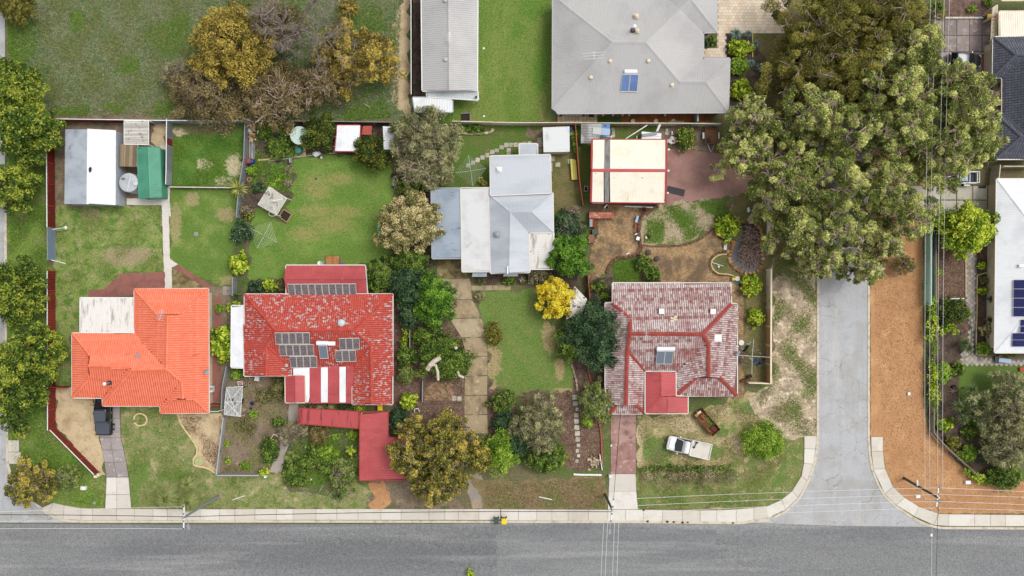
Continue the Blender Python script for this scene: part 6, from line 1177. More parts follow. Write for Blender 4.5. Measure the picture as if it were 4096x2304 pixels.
tank('compost_bin', 'small dark green compost bin on a brick pad', ('D2', 477, 288), .4, .9, TURQ, TURQ, 16, 'compost bin'); p = g1('D2', 495, 298)
T = thing('brick_pad', 'pad of salmon pavers under the green compost bin', 'paving', p)
for i in range(4):
 for j in range(4): MB().box(p + Vector((-.5 + i * .33, -.52 + j * .33, .04)), (.32, .32, .07), 0, random.random()).build('paver', mat('salmon paver', None, ramp=[(206, 158, 124), (224, 180, 146), (232, 196, 164)], grain=(8, .1)), T)
tank('barrel', 'red lidded blue barrel leaning on the fence', ('D2', 66, 375), .34, .9, BLUE, mat('dull red lid', (150, 76, 70)), 16, 'barrel'); tank('barrel', 'plain blue barrel beside the red lidded one', ('D2', 90, 379), .3, .8, BLUE, BLUE, 16, 'barrel')
def pot(label, pos, r, h, m=TERRA, fill=SOIL):
 p = g1(*pos, h); T = thing('plant_pot', label, 'plant pot', (p.x, p.y, 0)); MB().lathe((p.x, p.y, 0), [(r * .7, 0), (r, h), (r * 1.08, h), (r * 1.08, h - .04), (r * .9, h - .03), (r * .88, h - .08)], 16).build('pot', m, T); MB().lathe((p.x, p.y, h - .09), [(r * .9, 0), (0, .03)], 12).build('soil', fill, T)
pot('terracotta pot of dark soil beside the serpentine wall', ('D4', 537, 90), .33, .5); pot('grey pot beside the cream shed wall', ('D4', 200, 68), .2, .4, GREYP)
for i, (x, y) in enumerate(((575, 477), (652, 535))):
 p = g1('D4', x, y); MB().lathe(p, [(.02, .0), (.33, .06), (.33, .3), (.28, .4), (.12, .44), (.1, .5), (0, .5)], 18).solo('stone_stool', mat('dark stone', (92, 80, 76), grain=(8, .15)), ('round dark stone stool nearer the serpentine wall', 'round dark stone stool nearer the dark green shrub')[i], 'stool')
for lb, x, y, r, m in (('white pot in a row at the house wall', 243, 118, .16, WHITE), ('cream pot below the white ones', 238, 160, .16, CREAM), ('white bowl beside the cream pot', 236, 176, .14, WHITE), ('dark pot on the brown garden soil', 252, 297, .24, BLUE), ('black pot in the brown front garden', 243, 330, .14, BLACK), ('grey pot beside the white crate', 260, 116, .14, GREYP), ('black pot on the net frame edge', 188, 270, .16, BLACK), ('black pot at the upper end of the net', 196, 180, .16, BLACK), ('black pot lower on the net frame edge', 182, 292, .15, BLACK)): pot(lb, ('D8', x, y), r, .3, m)
MB().box(g1('D8', 287, 128, .3), (.55, .5, .3), -.2).solo('crate', WHITE, 'white plastic crate at the corner of the red tiled house', 'crate'); MB().blob(g1('D8', 267, 136, .2), .16).solo('bucket', REDF, 'red bucket beside the white crate', 'bucket')
T = thing('garden_chair', 'white plastic garden chair with a pink seat by the shade net', 'chair', g1('D8', 183, 155), .2); MB().box((0, 0, .42), (.45, .45, .05)).build('seat', PINK, T); MB().box((0, .24, .68), (.46, .05, .5)).build('backrest', WHITE, T)
for s_ in (-1, 1):
 MB().box((s_ * .25, 0, .62), (.06, .45, .05)).build('armrest', WHITE, T)
 for t in (-1, 1): MB().box((s_ * .21, t * .2, .2), (.05, .05, .4)).build('leg', WHITE, T)
# shade net on hoops
A, B, C_, D = pts('D8 78,188 190,178 175,385 62,372', 1.4); T = thing('shade_net', 'sagging white shade net over a frame beside the grey fence', 'shade net', g1('D8', 125, 280)); b = MB(); n = 10; vs_ = []
for i in range(n + 1):
 for j in range(n + 1):
  p = A.lerp(B, i / n).lerp(D.lerp(C_, i / n), j / n); vs_.append(p + Vector((random.uniform(-.04, .04), random.uniform(-.04, .04), .16 * math.sin(i * 1.9 + j * 1.3) - .25 * math.sin(math.pi * i / n) * abs(math.sin(2 * math.pi * j / n)))))
b.add(vs_, [(i * (n + 1) + j, (i + 1) * (n + 1) + j, (i + 1) * (n + 1) + j + 1, i * (n + 1) + j + 1) for i in range(n) for j in range(n) if (i, j) not in ((3, 4), (4, 4), (5, 5), (2, 4))]); b.build('net', NET, T)
for p, q in ((A, B), (B, C_), (C_, D), (D, A), (A, C_.lerp(D, .2)), (B, D.lerp(A, .3)), (B.lerp(C_, .5), D), (C_, A.lerp(D, .5)), (B.lerp(C_, .5), A.lerp(D, .55))): MB().tube([p, p.lerp(q, .5) + Vector((0, 0, .1)), q], .03, 5).build('frame_pole', WHITE, T)
for p in (A, B, C_, D): MB().tube([(p.x, p.y, 0), p], .03, 5).build('post', WHITE, T)
# rotary clotheslines
def hoist(label, pos, r, z, rz, m, lines=6, green=False):
 p = g1(*pos, z); T = thing('clothesline', label, 'clothesline', (p.x, p.y, 0)); MB().tube([(p.x, p.y, 0), p], .035, 7).build('mast', STEEL, T); tip = [p + Vector((r * math.cos(rz + k * math.pi / 2), r * math.sin(rz + k * math.pi / 2), .15)) for k in range(4)]
 for t in tip: MB().tube([p - Vector((0, 0, .1)), t], .024, 5).build('arm', m, T)
 for i in range(lines):
  b = MB(); f = 1 - i * .15
  for k in range(4): b.tube([p.lerp(tip[k], f), p.lerp(tip[(k + 1) % 4], f)], .012, 3)
  b.build('line', WIREK if m is WHITE else m, T)
 return T, p, tip
hoist('square rotary clothesline on the mown lawn', ('Z2', 175, 908), 1.75, 2.0, math.radians(62), mat('pale green arm', (186, 200, 176)))
hoist('square rotary clothesline over the stepping slabs behind the grey house', ('Z3', 512, 440), 1.8, 2.0, math.radians(8), mat('pale green arm', (186, 200, 176)))
T, p, tip = hoist('rotary clothesline hung with washing on the side lawn', ('Z9', 1467, 625), 2.05, 2.1, math.radians(-3), WHITE, 4)
for i, (x, y, L, a, c, lb) in enumerate(((1385, 590, .9, .9, (236, 226, 224), 'pink and white shirt'), (1395, 680, 1.1, -.8, (110, 180, 220), 'pale blue towel'), (1410, 655, .9, -.8, (214, 196, 186), 'beige cloth'), (1430, 655, .9, -.8, (180, 70, 110), 'pink cloth'), (1445, 640, .9, -.7, (220, 210, 200), 'cream shirt'), (1490, 660, .8, .7, (80, 110, 190), 'blue cloth'), (1500, 590, .8, -.8, (60, 70, 100), 'navy cloth'), (1425, 570, .9, .9, (40, 40, 50), 'black trousers'), (1400, 585, .8, .9, (70, 80, 84), 'dark grey shirt'), (1540, 665, 1., .7, (50, 50, 60), 'black shirt'), (1520, 680, .9, .7, (70, 100, 150), 'denim blue cloth'), (1445, 535, .6, .6, (230, 230, 232), 'white towel'), (1515, 600, .7, -.8, (190, 190, 196), 'light grey cloth'), (1550, 605, .6, -.7, (40, 44, 60), 'dark cloth'))):
 q = g1('Z9', x, y, 1.7); d = Vector((math.cos(a), math.sin(a), 0)); y_ = Vector((-d.y, d.x, 0)); b = MB(); n = 6; vs_ = []
 for k in range(n + 1):
  for j in range(3): vs_.append(q + d * L * (k / n - .5) + Vector((0, 0, .3 - j * .32)) + y_ * (.05 * math.sin(k * 1.7) + j * .07))
 b.add(vs_, [(k * 3 + j, (k + 1) * 3 + j, (k + 1) * 3 + j + 1, k * 3 + j + 1) for k in range(n) for j in range(2)]); b.solo('washing', mat('cloth %d' % i, c), lb + ' pegged on the clothesline', 'clothing')
p = g1('Z9', 1387, 527, .7); T = thing('side_table', 'small round white table near the clothesline', 'table', (p.x, p.y, 0)); MB().lathe(p, [(0, .02), (.33, .02), (.33, -.02), (0, -.02)], 20).build('table_top', WHITE, T); MB().tube([(p.x, p.y, 0), p], .05, 6).build('leg', WHITE, T)
MB().box(g1('Z9', 1415, 798, .3), (1.1, .35, .5), .3).solo('wood_stack', RUST, 'short brown timber stack in the corner of the side lawn', 'timber'); pot('dark pot in the corner below the clothesline', ('Z9', 1448, 770), .24, .45, DARK)
# courtyard things
T = thing('brick_barbecue', 'L shaped brick barbecue bench in the herringbone courtyard', 'barbecue', g1('D4', 110, 150)); A = pts('D4 35,108 262,112 260,168 115,166 112,180 35,165'); MB().prism(A, 0, .82).build('brick_base', BRKD, T)
for i in range(11):
 for j in range(3): MB().box(g1('D4', 48 + i * 20.5, 122 + j * 18, .85) , (.26, .23, .06), 0, random.random()).build('top_brick', mat('salmon brick', None, ramp=[(166, 96, 80), (190, 118, 98), (208, 146, 124)], layers=[('n', (200, 176, 156), 2, .6, .7)], grain=(8, .12)), T)
MB().box(g1('D4', 55, 200, .45), (.42, 1.0, .9)).build('side_wall', BRKD, T); MB().box(g1('D4', 90, 212, .5), (.45, 1.1, .1)).build('hearth', mat('rust hearth', (128, 62, 38), grain=(8, .15)), T); MB().box(g1('D4', 55, 210, .95), (.35, .9, .06)).build('hotplate', GREYP, T); MB().box(g1('D4', 55, 355, .4), (.66, 1.0, .8)).build('end_pier', PAVR, T)
MB().box(g1('D4', 92, 290, .35), (.75, .7, .5), .1).solo('covered_box', mat('dull green cover', (84, 92, 80)), 'green grey covered box beside the brick barbecue', 'box')
def plank(name, label, a, b, w, h, m, z=.1, cat='timber'): MB().beam(g1(*a, z), g1(*b, z), w, h).solo(name, m, label, cat)
plank('steel_beam', 'long white beam lying along the cream shed wall', ('D4', 360, 57), ('D4', 618, 68), .14, .14, WHITE, .3); plank('steel_beam', 'short white strip by the cream shed wall', ('D4', 68, 31), ('D4', 172, 33), .08, .1, WHITE, .3)
MB().beam(g1('D4', 480, 145, .35), g1('D4', 464, 205, .35), .3, .2).solo('sheet_roll', LBLUE, 'pale blue roll lying on the serpentine wall', 'roll'); MB().tube([g1('D4', 463, 212, .42), g1('D4', 457, 255, .42)], .12, 8).solo('clay_pipe', TERRA, 'terracotta pipe lying on the serpentine wall', 'pipe')
for i, (x, y) in enumerate(((447, 285), (457, 292), (467, 300))): MB().beam(g1('D4', x, y, .2), g1('D4', x + 22, y + 45, .2), .1, .1).solo('fence_stake', WOODR, ('upper', 'middle', 'lower')[i] + ' dark stake leaning by the serpentine wall', 'stake', 'dark stakes by the serpentine wall')
MB().box(g1('D4', 482, 350, .4), (.4, .42, .1), -.3).solo('paper_box', WHITE, 'white papers on the end of the serpentine wall', 'box'); MB().box(g1('D4', 465, 311, .35), (.36, .12, .06), .4).solo('paper_box', WHITE, 'white strip across the dark stakes', 'box')
plank('timber_offcut', 'white board on the courtyard bricks', ('D4', 375, 493), ('D4', 405, 482), .12, .06, WHITE, .1); MB().box(g1('D4', 556, 342, .12), (.24, .28, .2), .3).solo('concrete_block', CREAM, 'pale block on the grassy mound', 'block'); MB().blob(g1('D4', 578, 332, .1), .22).solo('stump', DARK, 'dark stump beside the pale block', 'stump')
MB().box(g1('D4', 188, 58, .5), (.55, .16, .1), .9).solo('pvc_offcut', WHITE, 'white offcut over the grey pot', 'pipe')
MB().box(g1('D5', 148, 532, .42), (.36, 1.1, .12), -.05).box(g1('D5', 148, 500, .2), (.3, .14, .4), -.05).box(g1('D5', 148, 562, .2), (.3, .14, .4), -.05).solo('stone_bench', CONCL, 'pale stone bench beside the lime green shrub', 'bench')
# pond
b = MB(); P = pts('D5 300,330 380,318 440,330 470,380 490,450 488,560 500,640 490,720 440,775 370,790 290,775 230,735 205,650 215,570 240,500 285,480 320,400'); b.poly([(p.x, p.y, .07) for p in P]); o = b.solo('pond', POND, 'black lined dry pond choked with dead reeds', 'pond')
blades('dead_reeds', 'tangle of dead brown reeds in the black lined pond', 'D5 315,345 420,345 455,400 475,480 465,600 470,690 420,745 340,745 280,700 265,640 300,540 330,450', 330, .95, .065, REED, z=.1, upright=.55)
T = thing('pond_stones', 'ring of rounded stones around the black lined pond', 'stones', g1('D5', 350, 550))
for i, (x, y) in enumerate(((310, 300), (440, 325), (470, 358), (488, 378), (492, 403), (503, 430), (500, 460), (498, 488), (496, 520), (505, 550), (503, 580), (505, 620), (508, 660), (506, 700), (490, 740), (460, 778), (420, 795), (385, 800), (345, 800), (305, 790), (270, 775), (240, 750), (215, 720), (198, 690), (188, 660), (192, 622), (205, 590), (212, 560), (222, 532), (228, 505), (215, 497), (172, 594), (390, 310), (415, 300))):
 MB().blob(g1('D5', x, y, .14), (random.uniform(.2, .3), random.uniform(.2, .28), .2), seed=i, n=9, m=6, rough=.14, tint=random.random()).build('stone', mat('pond stone', None, ramp=[(150, 104, 60), (176, 140, 100), (196, 172, 140)], layers=[('n', (190, 130, 66), .5, .5, .65)], grain=(7, .15)), T)
b = MB(); b.lathe(g1('D5', 462, 178), [(.62, .05), (.7, .28), (.5, .36), (.34, .38), (.3, .15), (0, .12)], 18); b.beam(g1('D5', 440, 195, .2), g1('D5', 370, 300, .1), .5, .16); b.solo('stone_waterfall', mat('rendered stone', (186, 166, 138), [('n', (140, 112, 84), 1.2, .5, .65)], grain=(8, .15)), 'small stone spout with a round bowl above the pond', 'fountain')
for lb, a, c in (('curved stone edge strip of the dry water course nearer the fence', (505, 190), (395, 290)), ('curved stone edge strip of the dry water course nearer the shrub', (455, 225), (375, 265))): MB().tube([g1('D5', *a, .2), g1('D5', (a[0] + c[0]) / 2 - 8, (a[1] + c[1]) / 2, .22), g1('D5', *c, .15)], .14, 7).solo('stone_kerb', mat('rendered stone', ()), lb, 'stone edging')
MB().box(g1('D5', 448, 288, .12), (.3, .2, .12), .6).solo('concrete_block', CREAM, 'small cream block near the stone spout', 'block'); MB().box(g1('D5', 277, 270, .12), (.2, .4, .12), .5).solo('concrete_block', GREYP, 'grey block between the lime shrub and the spout', 'block'); MB().blob(g1('D5', 372, 190, .15), (.16, .32, .16)).solo('white_rock', WHITE, 'white rock beside the stone spout', 'rock')
MB().blob(g1('D5', 183, 473, .3), (.3, .26, .3), seed=4).solo('white_statue', WHITE, 'white garden ornament between the bench and the lime shrub', 'ornament'); MB().box(g1('D5', 546, 543, .9), (.2, .42, .25)).solo('pump_box', WHITE, 'white light fitting on the cream panel fence', 'light fitting'); MB().beam(g1('D5', 530, 605, .2), g1('D5', 540, 580, .6), .1, .08).solo('timber_offcut', WHITE, 'short white offcut leaning at the cream fence', 'timber')
plank('timber_offcut', 'thin white stick in the weedy pond bed', ('D5', 18, 697), ('D5', 130, 733), .06, .04, WHITE, .2); MB().blob(g1('D5', 82, 738, .12), .14).solo('white_rock', WHITE, 'white rock in the weedy pond bed', 'rock')
MB().lathe(g1('Z4', 1350, 1222), [(.2, 0), (.28, .5), (.3, .5), (.22, .46), (0, .4)], 14).solo('plant_pot', CREAM, 'cream pot at the corner of the terrace path', 'plant pot'); MB().lathe(g1('Z4', 1352, 1243), [(.3, 0), (.36, .18), (.38, .18), (.3, .1), (0, .1)], 14).solo('plastic_tub', mat('blue grey tub', (120, 150, 176)), 'blue grey tub beside the cream pot', 'tub'); MB().blob(g1('Z4', 1328, 1226, .3), (.26, .22, .26), seed=6).solo('toy', YELP, 'yellow toy beside the cream pot', 'toy')
MB().beam(g1('D3', 755, 606, .05), g1('D3', 896, 640, .05), .82, .03).solo('floor_mat', mat('black mat', (46, 48, 52), rough=.6), 'long black rubber mat on the brown slab', 'mat')
# things behind the cream shed
building('lean_shelter', 'grey ribbed lean-to shelter behind the cream shed', 'shelter', 'D3', 'a50,72,2.0 b218,72,2.0 c214,160,2.0 d172,232,1.9 e48,232,1.9', 'abcde', mat('aged ribbed sheet', (176, 176, 174), [('n', (130, 128, 124), .5, .47, .6)], rough=.6), GREYP, 'abcde', pitch=.3, depth=.06, open_=True, along=(1, 0, 0))
MB().add(pts('D3 208,72 286,72 286,165 205,160', 1.7), [(3, 2, 1, 0)]).add([p - Vector((0, 0, 1.6)) for p in pts('D3 208,72 286,72 286,165 205,160', 1.7)], [(0, 1, 2, 3)]).solo('tarp_cover', BLUET, 'blue sheet covering a stack beside the grey shelter', 'tarp'); MB().box(g1('D3', 250, 88, 1.75), (.2, .16, .12)).solo('brick_weight', WOODR, 'brown brick holding down the blue sheet', 'brick')
MB().box(g1('D3', 250, 138, 1.8), (1.05, .8, .05), -.08).solo('glass_panel', LBLUE, 'pale framed panel lying on the blue sheet', 'panel'); MB().box(g1('D3', 180, 132, 2.1), (1., .8, .04), -.12).solo('clear_sheet', mat('clear sheet', (190, 190, 186), rough=.3), 'pale loose sheet on the grey shelter roof', 'sheet')
T = thing('ladder', 'white ladder lying beside the blue sheet', 'ladder', g1('D3', 236, 183)); A, B = pts('D3 178,176 296,176', 1.1);
for dy in (0, -.36): MB().beam(A + Vector((0, dy, 0)), B + Vector((0, dy, 0)), .06, .06).build('rail', WHITE, T)
for i in range(7): q = A.lerp(B, (i + .5) / 7); MB().beam(q, q + Vector((0, -.36, 0)), .05, .05).build('rung', WHITE, T)
for x, y in ((178, 176), (296, 176)): MB().box(g1('D3', x, y + 8, .5), (.08, .4, 1.0)).build('trestle', WHITE, T)
building('firewood_shelter', 'white ribbed sheet stack behind the cream shed', 'shelter', 'D3', 'a547,135,1.2 b708,138,1.2 c706,200,1.15 d546,199,1.15', 'abcd', WHITEM, GREYP, 'abcd', pitch=.3, depth=.05, open_=True, along=(1, 0, 0)); MB().box(g1('D3', 612, 158, 1.35), (1.75, .32, .1), .14).solo('ridge_sheet', GREYP, 'dark grey ridged sheet lying on the white sheets', 'sheet')
plank('pipe', 'long white pipe leaning from the pale fence to the cream shed', ('D3', 416, 194), ('D3', 592, 83), .1, .1, WHITE, 1.5, 'pipe'); MB().beam(g1('D3', 672, 134, 1.3), g1('D3', 698, 74, 1.6), .25, .05).solo('sheet_offcut', WHITE, 'white sheet leaning on the pale fence', 'sheet'); MB().beam(g1('D3', 508, 172, .4), g1('D3', 506, 195, .4), .1, .1).solo('pipe_offcut', WHITE, 'short white pipe on the grass behind the cream shed', 'pipe')
MB().blob(g1('D3', 800, 207, .3), (.6, .5, .35), seed=9, n=10, m=6, rough=.3).solo('white_bag', WHITE, 'crumpled white bag on the littered dirt', 'bag'); MB().blob(g1('D3', 803, 212, .62), (.14, .12, .06)).solo('brick_lump', REDP, 'small red lump on the white bag', 'brick'); MB().tube([g1('D3', 793, 135, .2), g1('D3', 797, 150, .25), g1('D3', 792, 165, .2)], .09, 6).solo('white_rag', WHITE, 'white rag near the crumpled white bag', 'rag')
T = thing('crate', 'white wire basket on the strip left of the cream shed', 'crate', g1('D3', 88, 606), -.2); MB().box((0, 0, .1), (.34, .5, .04)).build('base', SOIL, T)
for a, c in (((-.2, -.3), (.2, -.3)), ((.2, -.3), (.2, .3)), ((.2, .3), (-.2, .3)), ((-.2, .3), (-.2, -.3))): MB().beam((*a, .2), (*c, .2), .05, .26).build('side', WHITE, T)
T = thing('timber_bench', 'peeling yellow plank bench against the terracotta fence', 'bench', g1('Z3', 1264, 435))
for i, (x, w) in enumerate(((1247, .3), (1262, .26), (1275, .16))): MB().beam(g1('Z3', x - 5, 355 + i * 3, .45), g1('Z3', x + 6, 505, .45), w, .06).build('plank', YELP, T)
for y in (370, 490): MB().box(g1('Z3', 1264, y, .2), (.6, .12, .4)).build('leg', WOODR, T)
MB().box(g1('Z3', 1225, 373, .1), (.32, .55, .08), .1).solo('garden_board', mat('pale green board', (160, 192, 160)), 'pale green board near the white hut', 'board'); T = thing('white_rack', 'little white rack on the wall of the rear wing', 'rack', g1('Z3', 1098, 412))
for i in range(6): MB().box(g1('Z3', 1098, 388 + i * 10, .8), (.2, .06, .05)).build('bar', WHITE, T)
for i, (x, y, c, lb) in enumerate(((1240, 140, (90, 120, 200), 'blue bottle stack'), (1246, 160, (80, 160, 120), 'green plastic bag'), (1238, 175, (214, 214, 214), 'white sack'))): MB().blob(g1('Z3', x, y, .4), (.2, .26, .4), seed=i).solo('garden_junk', mat('junk %d' % i, c), lb + ' beside the white hut', 'junk')
# vegetable garden clutter
T = thing('timber_stack', 'stack of old bricks, tiles and offcuts along the leaning grey fence', 'wood pile', g1('D2', 92, 180))
for i in range(34):
 x, y = random.uniform(64, 128), random.uniform(78, 215); MB().box(g1('D2', x, y, .15 + random.random() * .2), (random.uniform(.16, .3), random.uniform(.14, .26), .14), random.uniform(0, 3), random.random()).build('block', mat('mixed block', None, ramp=[(120, 76, 50), (180, 140, 96), (214, 192, 156), (160, 96, 66)], grain=(8, .15)), T)
T = thing('pipe_stack', 'bundle of blue grey poles lying along the leaning grey fence', 'poles', g1('D2', 85, 280))
for i in range(12): x = 66 + i * 5; MB().beam(g1('D2', x + random.uniform(-6, 6), 205 + random.uniform(0, 40), .2 + .03 * (i % 3)), g1('D2', x + random.uniform(-6, 6), 340 + random.uniform(0, 25), .15), .08, .08, random.random()).build('pole', mat('old pole', None, ramp=[(110, 120, 140), (160, 150, 140), (190, 176, 150)]), T)
MB().box(g1('D2', 300, 165, .5), (.7, .24, .06), -.25).box(g1('D2', 300, 158, .3), (.7, .3, .4), -.25).solo('cold_frame', BLACK, 'black box with a white lid in the vegetable garden', 'box'); MB().box(g1('D2', 74, 127, .4), (.42, .42, .12)).solo('white_board', WHITE, 'white square board on the brick stack', 'board'); MB().blob(g1('D2', 152, 143, .2), (.2, .24, .2)).solo('white_bucket', WHITE, 'white bucket beside the vegetable bushes', 'bucket')
MB().blob(g1('D2', 620, 322, .2), (.55, .4, .3), seed=2, rough=.35).solo('white_bag', WHITE, 'torn white bag under the upper orange tree', 'bag'); MB().blob(g1('D2', 666, 348, .15), (.14, .2, .12), seed=3).solo('white_rag', WHITE, 'small white rag on the lawn edge under the orange tree', 'rag')
T = thing('white_stand', 'white slatted stand beside the striped tin roof', 'stand', g1('D2', 772, 280))
for i in range(5): MB().box(g1('D2', 772, 258 + i * 11, .6), (.28, .06, .04)).build('slat', WHITE, T)
MB().blob(g1('D2', 624, 520, .1), (.09, .11, .1)).solo('ball', BLUE, 'tiny blue ball on the mown lawn', 'ball'); MB().box(g1('D2', 415, 375, .5), (.12, .55, .9)).solo('grey_post', FGRY, 'grey sheet post at the corner of the mown lawn', 'post')
MB().tube([g1('D2', 76 + 17 * math.cos(a * .4), 527 + 17 * math.sin(a * .4), 1.2) for a in range(17)], .035, 5).solo('hose_ring', PINK, 'salmon hoop hanging on the leaning grey fence', 'hoop')
T = thing('raised_planter', 'wooden planter box beside the lattice gazebo', 'planter', g1('Z2', 338, 768)); P = pts('Z2 322,722 380,758 345,815 288,775'); MB().prism(shrink(P, .06), 0, .28).build('soil', SOIL, T)
for a, c in zip(P, P[1:] + P[:1]): MB().beam(a + Vector((0, 0, .2)), c + Vector((0, 0, .2)), .06, .4).build('board', mat('planter board', (190, 164, 128)), T)
MB().tube([g1('Z2', 235 + 26 * math.cos(a * .35), 752 + 18 * math.sin(a * .35), .4) for a in range(19)], .05, 5).solo('chair_ring', WHITE, 'white curved seat edge under the lattice gazebo', 'chair')
MB().box(g1('Z2', 1012, 862, .4), (.5, .85, .7)).solo('play_slide', TEALC, 'teal plastic box at the edge of the round cream tree', 'box')
for i, (x, y) in enumerate(((1105, 475), (1108, 500), (1116, 540))): MB().box(g1('Z2', x, y, .3), (.3, .4, .6), .1).solo('black_crate', BLACK if i < 2 else LBLUE, ('upper black crate at the shrubbery edge', 'lower black crate at the shrubbery edge', 'pale blue drum at the shrubbery edge')[i], 'crate')
MB().blob(g1('Z2', 737, 1112, .4), (.22, .2, .4), seed=8).solo('purple_planter', PURP, 'purple flower pot by the tile pad', 'flower pot')
for i, (x, y) in enumerate(((580, 1110), (600, 1112))): MB().lathe(g1('Z2', x, y), [(.2, 0), (.26, .35), (.2, .35), (0, .3)], 12).solo('plant_pot', GREYP if i else WHITE, ('white pot at the red extension wall', 'grey pot at the red extension wall')[i], 'plant pot')
# front yards and street
MB().lathe(g1('Z11', 1642, 503), [(.56, 0), (.56, .1), (.53, .13), (.06, .14), (.06, .17), (0, .17)], 28).solo('manhole_cover', LIDG, 'round pale green concrete lid inside the limestone curve', 'lid'); MB().box(g1('Z11', 690, 724, .2), (.62, .42, .36), -.05).solo('meter_box', WHITE, 'white meter box on the grass near the left driveway apron', 'meter box')
T = thing('letterbox', 'cream letterbox at the end of the slanting red fence', 'letterbox', g1('Z11', 808, 618)); MB().box(g1('Z11', 800, 624, .5), (.36, .3, 1.0)).build('pillar', CREAM, T); MB().box(g1('Z11', 822, 611, .45), (.3, .32, .9)).build('box', CREAM, T)
MB().lathe(g1('Z11', 780, 845), [(.17, 0), (.17, .1), (.1, .12), (0, .1)], 12).solo('water_meter', GREYP, 'round dark water meter in the verge grass', 'meter'); plank('white_rod', 'thin white rod lying on the grass near the left power pole', ('Z11', 1912, 824), ('Z11', 2018, 788), .07, .05, WHITE, .15); plank('white_rod', 'thin white rod lying on the brown verge', ('Z13', 297, 450), ('Z13', 358, 464), .09, .05, WHITE, .12)
MB().box(g1('D7', 233, 722, .2), (.62, .4, .36), .05).solo('meter_box', WHITE, 'white service box on the orange verge', 'service box'); MB().box(g1('Z10', 739, 492, .15), (.3, .34, .26)).solo('survey_peg', WHITE, 'small white marker box on the orange verge', 'marker')
setp(MB().prism(pts('Z10 503,476 518,476 518,480 512,480 512,484 518,484 518,488 503,488 503,484 509,484 509,480 503,480'), .03, .034).prism(pts('Z10 520,476 525,476 536,482 525,489 520,489'), .03, .034).solo('road_marking', WHITE, 'white hydrant letter H and arrow painted at the side road kerb', 'road marking'), kind='structure')
MB().lathe(g1('Z10', 406, 488, 0), [(.14, .03), (.14, .036), (0, .037)], 12).solo('utility_cover', DARK, 'small dark cover in the side road', 'cover')
for i, (x, y) in enumerate(((710, 486), (724, 765), (728, 1046))): MB().lathe(g1('Z8', x, y, 0), [(.3, .06), (.3, .085), (.2, .09), (0, .09)], 18).solo('drain_cover', CONC, ('upper', 'middle', 'lower')[i] + ' round concrete drain cover set in the long driveway', 'drain cover')
T = thing('rock_pile', 'heap of pale garden rocks beside the mulch bed', 'rocks', g1('Z9', 325, 1400))
for i in range(46): MB().blob(g1('Z9', 325 + random.gauss(0, 22), 1398 + random.gauss(0, 24), .12 + random.random() * .2), (random.uniform(.12, .24), random.uniform(.1, .2), .13), seed=i, n=6, m=4, rough=.25, tint=random.random()).build('rock', ROCK, T)
plank('white_rail', 'white edging plank along the rock heap', ('Z9', 360, 1335), ('Z9', 378, 1449), .09, .3, WHITE, .2); MB().box(g1('Z9', 444, 1272, .1), (.2, .18, .1), .4).solo('litter', WHITE, 'white scrap on the red driveway', 'litter'); MB().box(g1('Z13', 628, 352, .4), (.28, .28, .8)).solo('letterbox', WHITE, 'white letterbox beside the middle driveway', 'letterbox')
MB().tube([g1('Z8', 287, 1045, 0), g1('Z8', 284, 1008, .5), g1('Z8', 312, 1004, .5), g1('Z8', 322, 1028, 0)], .06, 7).solo('pipe_hoop', WHITE, 'white bent pipe by the dark shrub', 'pipe'); MB().tube([g1('D8', 380, 540, .9), g1('D8', 400, 505, 1.0), g1('D8', 432, 523, 1.0)], .05, 6).solo('wooden_trellis', CREAM, 'pale forked branch over the front garden bush', 'branch')
MB().lathe(g1('Z12', 526, 543), [(.36, 0), (.42, .3), (.44, .3), (.36, .24), (0, .2)], 18).solo('plant_pot', mat('brown pot', (104, 78, 62)), 'round brown planter among the leafy bushes', 'planter'); MB().box(g1('Z12', 668, 530, .3), (.18, .24, .3)).solo('garden_ornament', WHITE, 'small white ornament among the leafy bushes', 'ornament'); MB().blob(g1('Z12', 500, 652, .2), (.16, .14, .2), seed=5).solo('garden_ornament', WHITE, 'white figure at the foot of the leafy bushes', 'ornament'); MB().box(g1('Z12', 130, 628, .3), (.26, .3, .6), .4).solo('letterbox', WHITE, 'white letterbox at the front fence end', 'letterbox')
MB().tube([g1('T3', 410 + 26 * math.cos(a * .9), 1133 + 24 * math.sin(a * .9), .5 + .02 * a) for a in range(30)], .03, 5).solo('garden_hose', mat('blue hose', (60, 130, 180)), 'coiled blue garden hose at the corner of the big grey house', 'hose')
for i, (x, lb) in enumerate(((1215, 'left'), (1446, 'middle'), (1620, 'right'))): MB().lathe(g1('T3', x, 1222), [(.26, 0), (.26, .3), (.2, .3), (.2, .2), (0, .2)], 16).solo('plant_pot', CREAM, lb + ' round cream pot under the big grey eave', 'plant pot')
for i, x in enumerate((487, 722, 917, 1017, 1113, 1178, 1540)): MB().box(g1('T3', x, 1158, .4), (.24, .22, .3)).solo('post_bracket', CREAM if i > 1 else BLACK, NTH[i] + ' small square post foot under the big grey eave from its left end', 'post foot', 'post feet under the big grey eave')
T = thing('clothes_airer', 'white rectangular frame lying on the tan pavers', 'frame', g1('T3', 607, 1193))
for a, c in (((520, 1165), (695, 1165)), ((695, 1165), (695, 1222)), ((695, 1222), (520, 1222)), ((520, 1222), (520, 1165))): MB().beam(g1('T3', *a, .4), g1('T3', *c, .4), .07, .05).build('bar', WHITE, T)
MB().box(g1('T3', 800, 1162, .3), (.55, .3, .5)).solo('doormat', BLACK, 'black mat by the back door of the big grey house', 'mat'); T = thing('garden_bench', 'slatted pale bench under the big grey eave', 'bench', g1('T3', 1655, 1226))
for i in range(8): MB().box(g1('T3', 1585 + i * 19, 1228, .45), (.18, .26, .05)).build('slat', TIMB, T)
MB().beam(g1('T3', 1855, 1150, .9), g1('T3', 1855, 1235, .9), .2, 1.7).solo('partition', GREYP, 'grey partition wall under the big grey eave', 'partition')
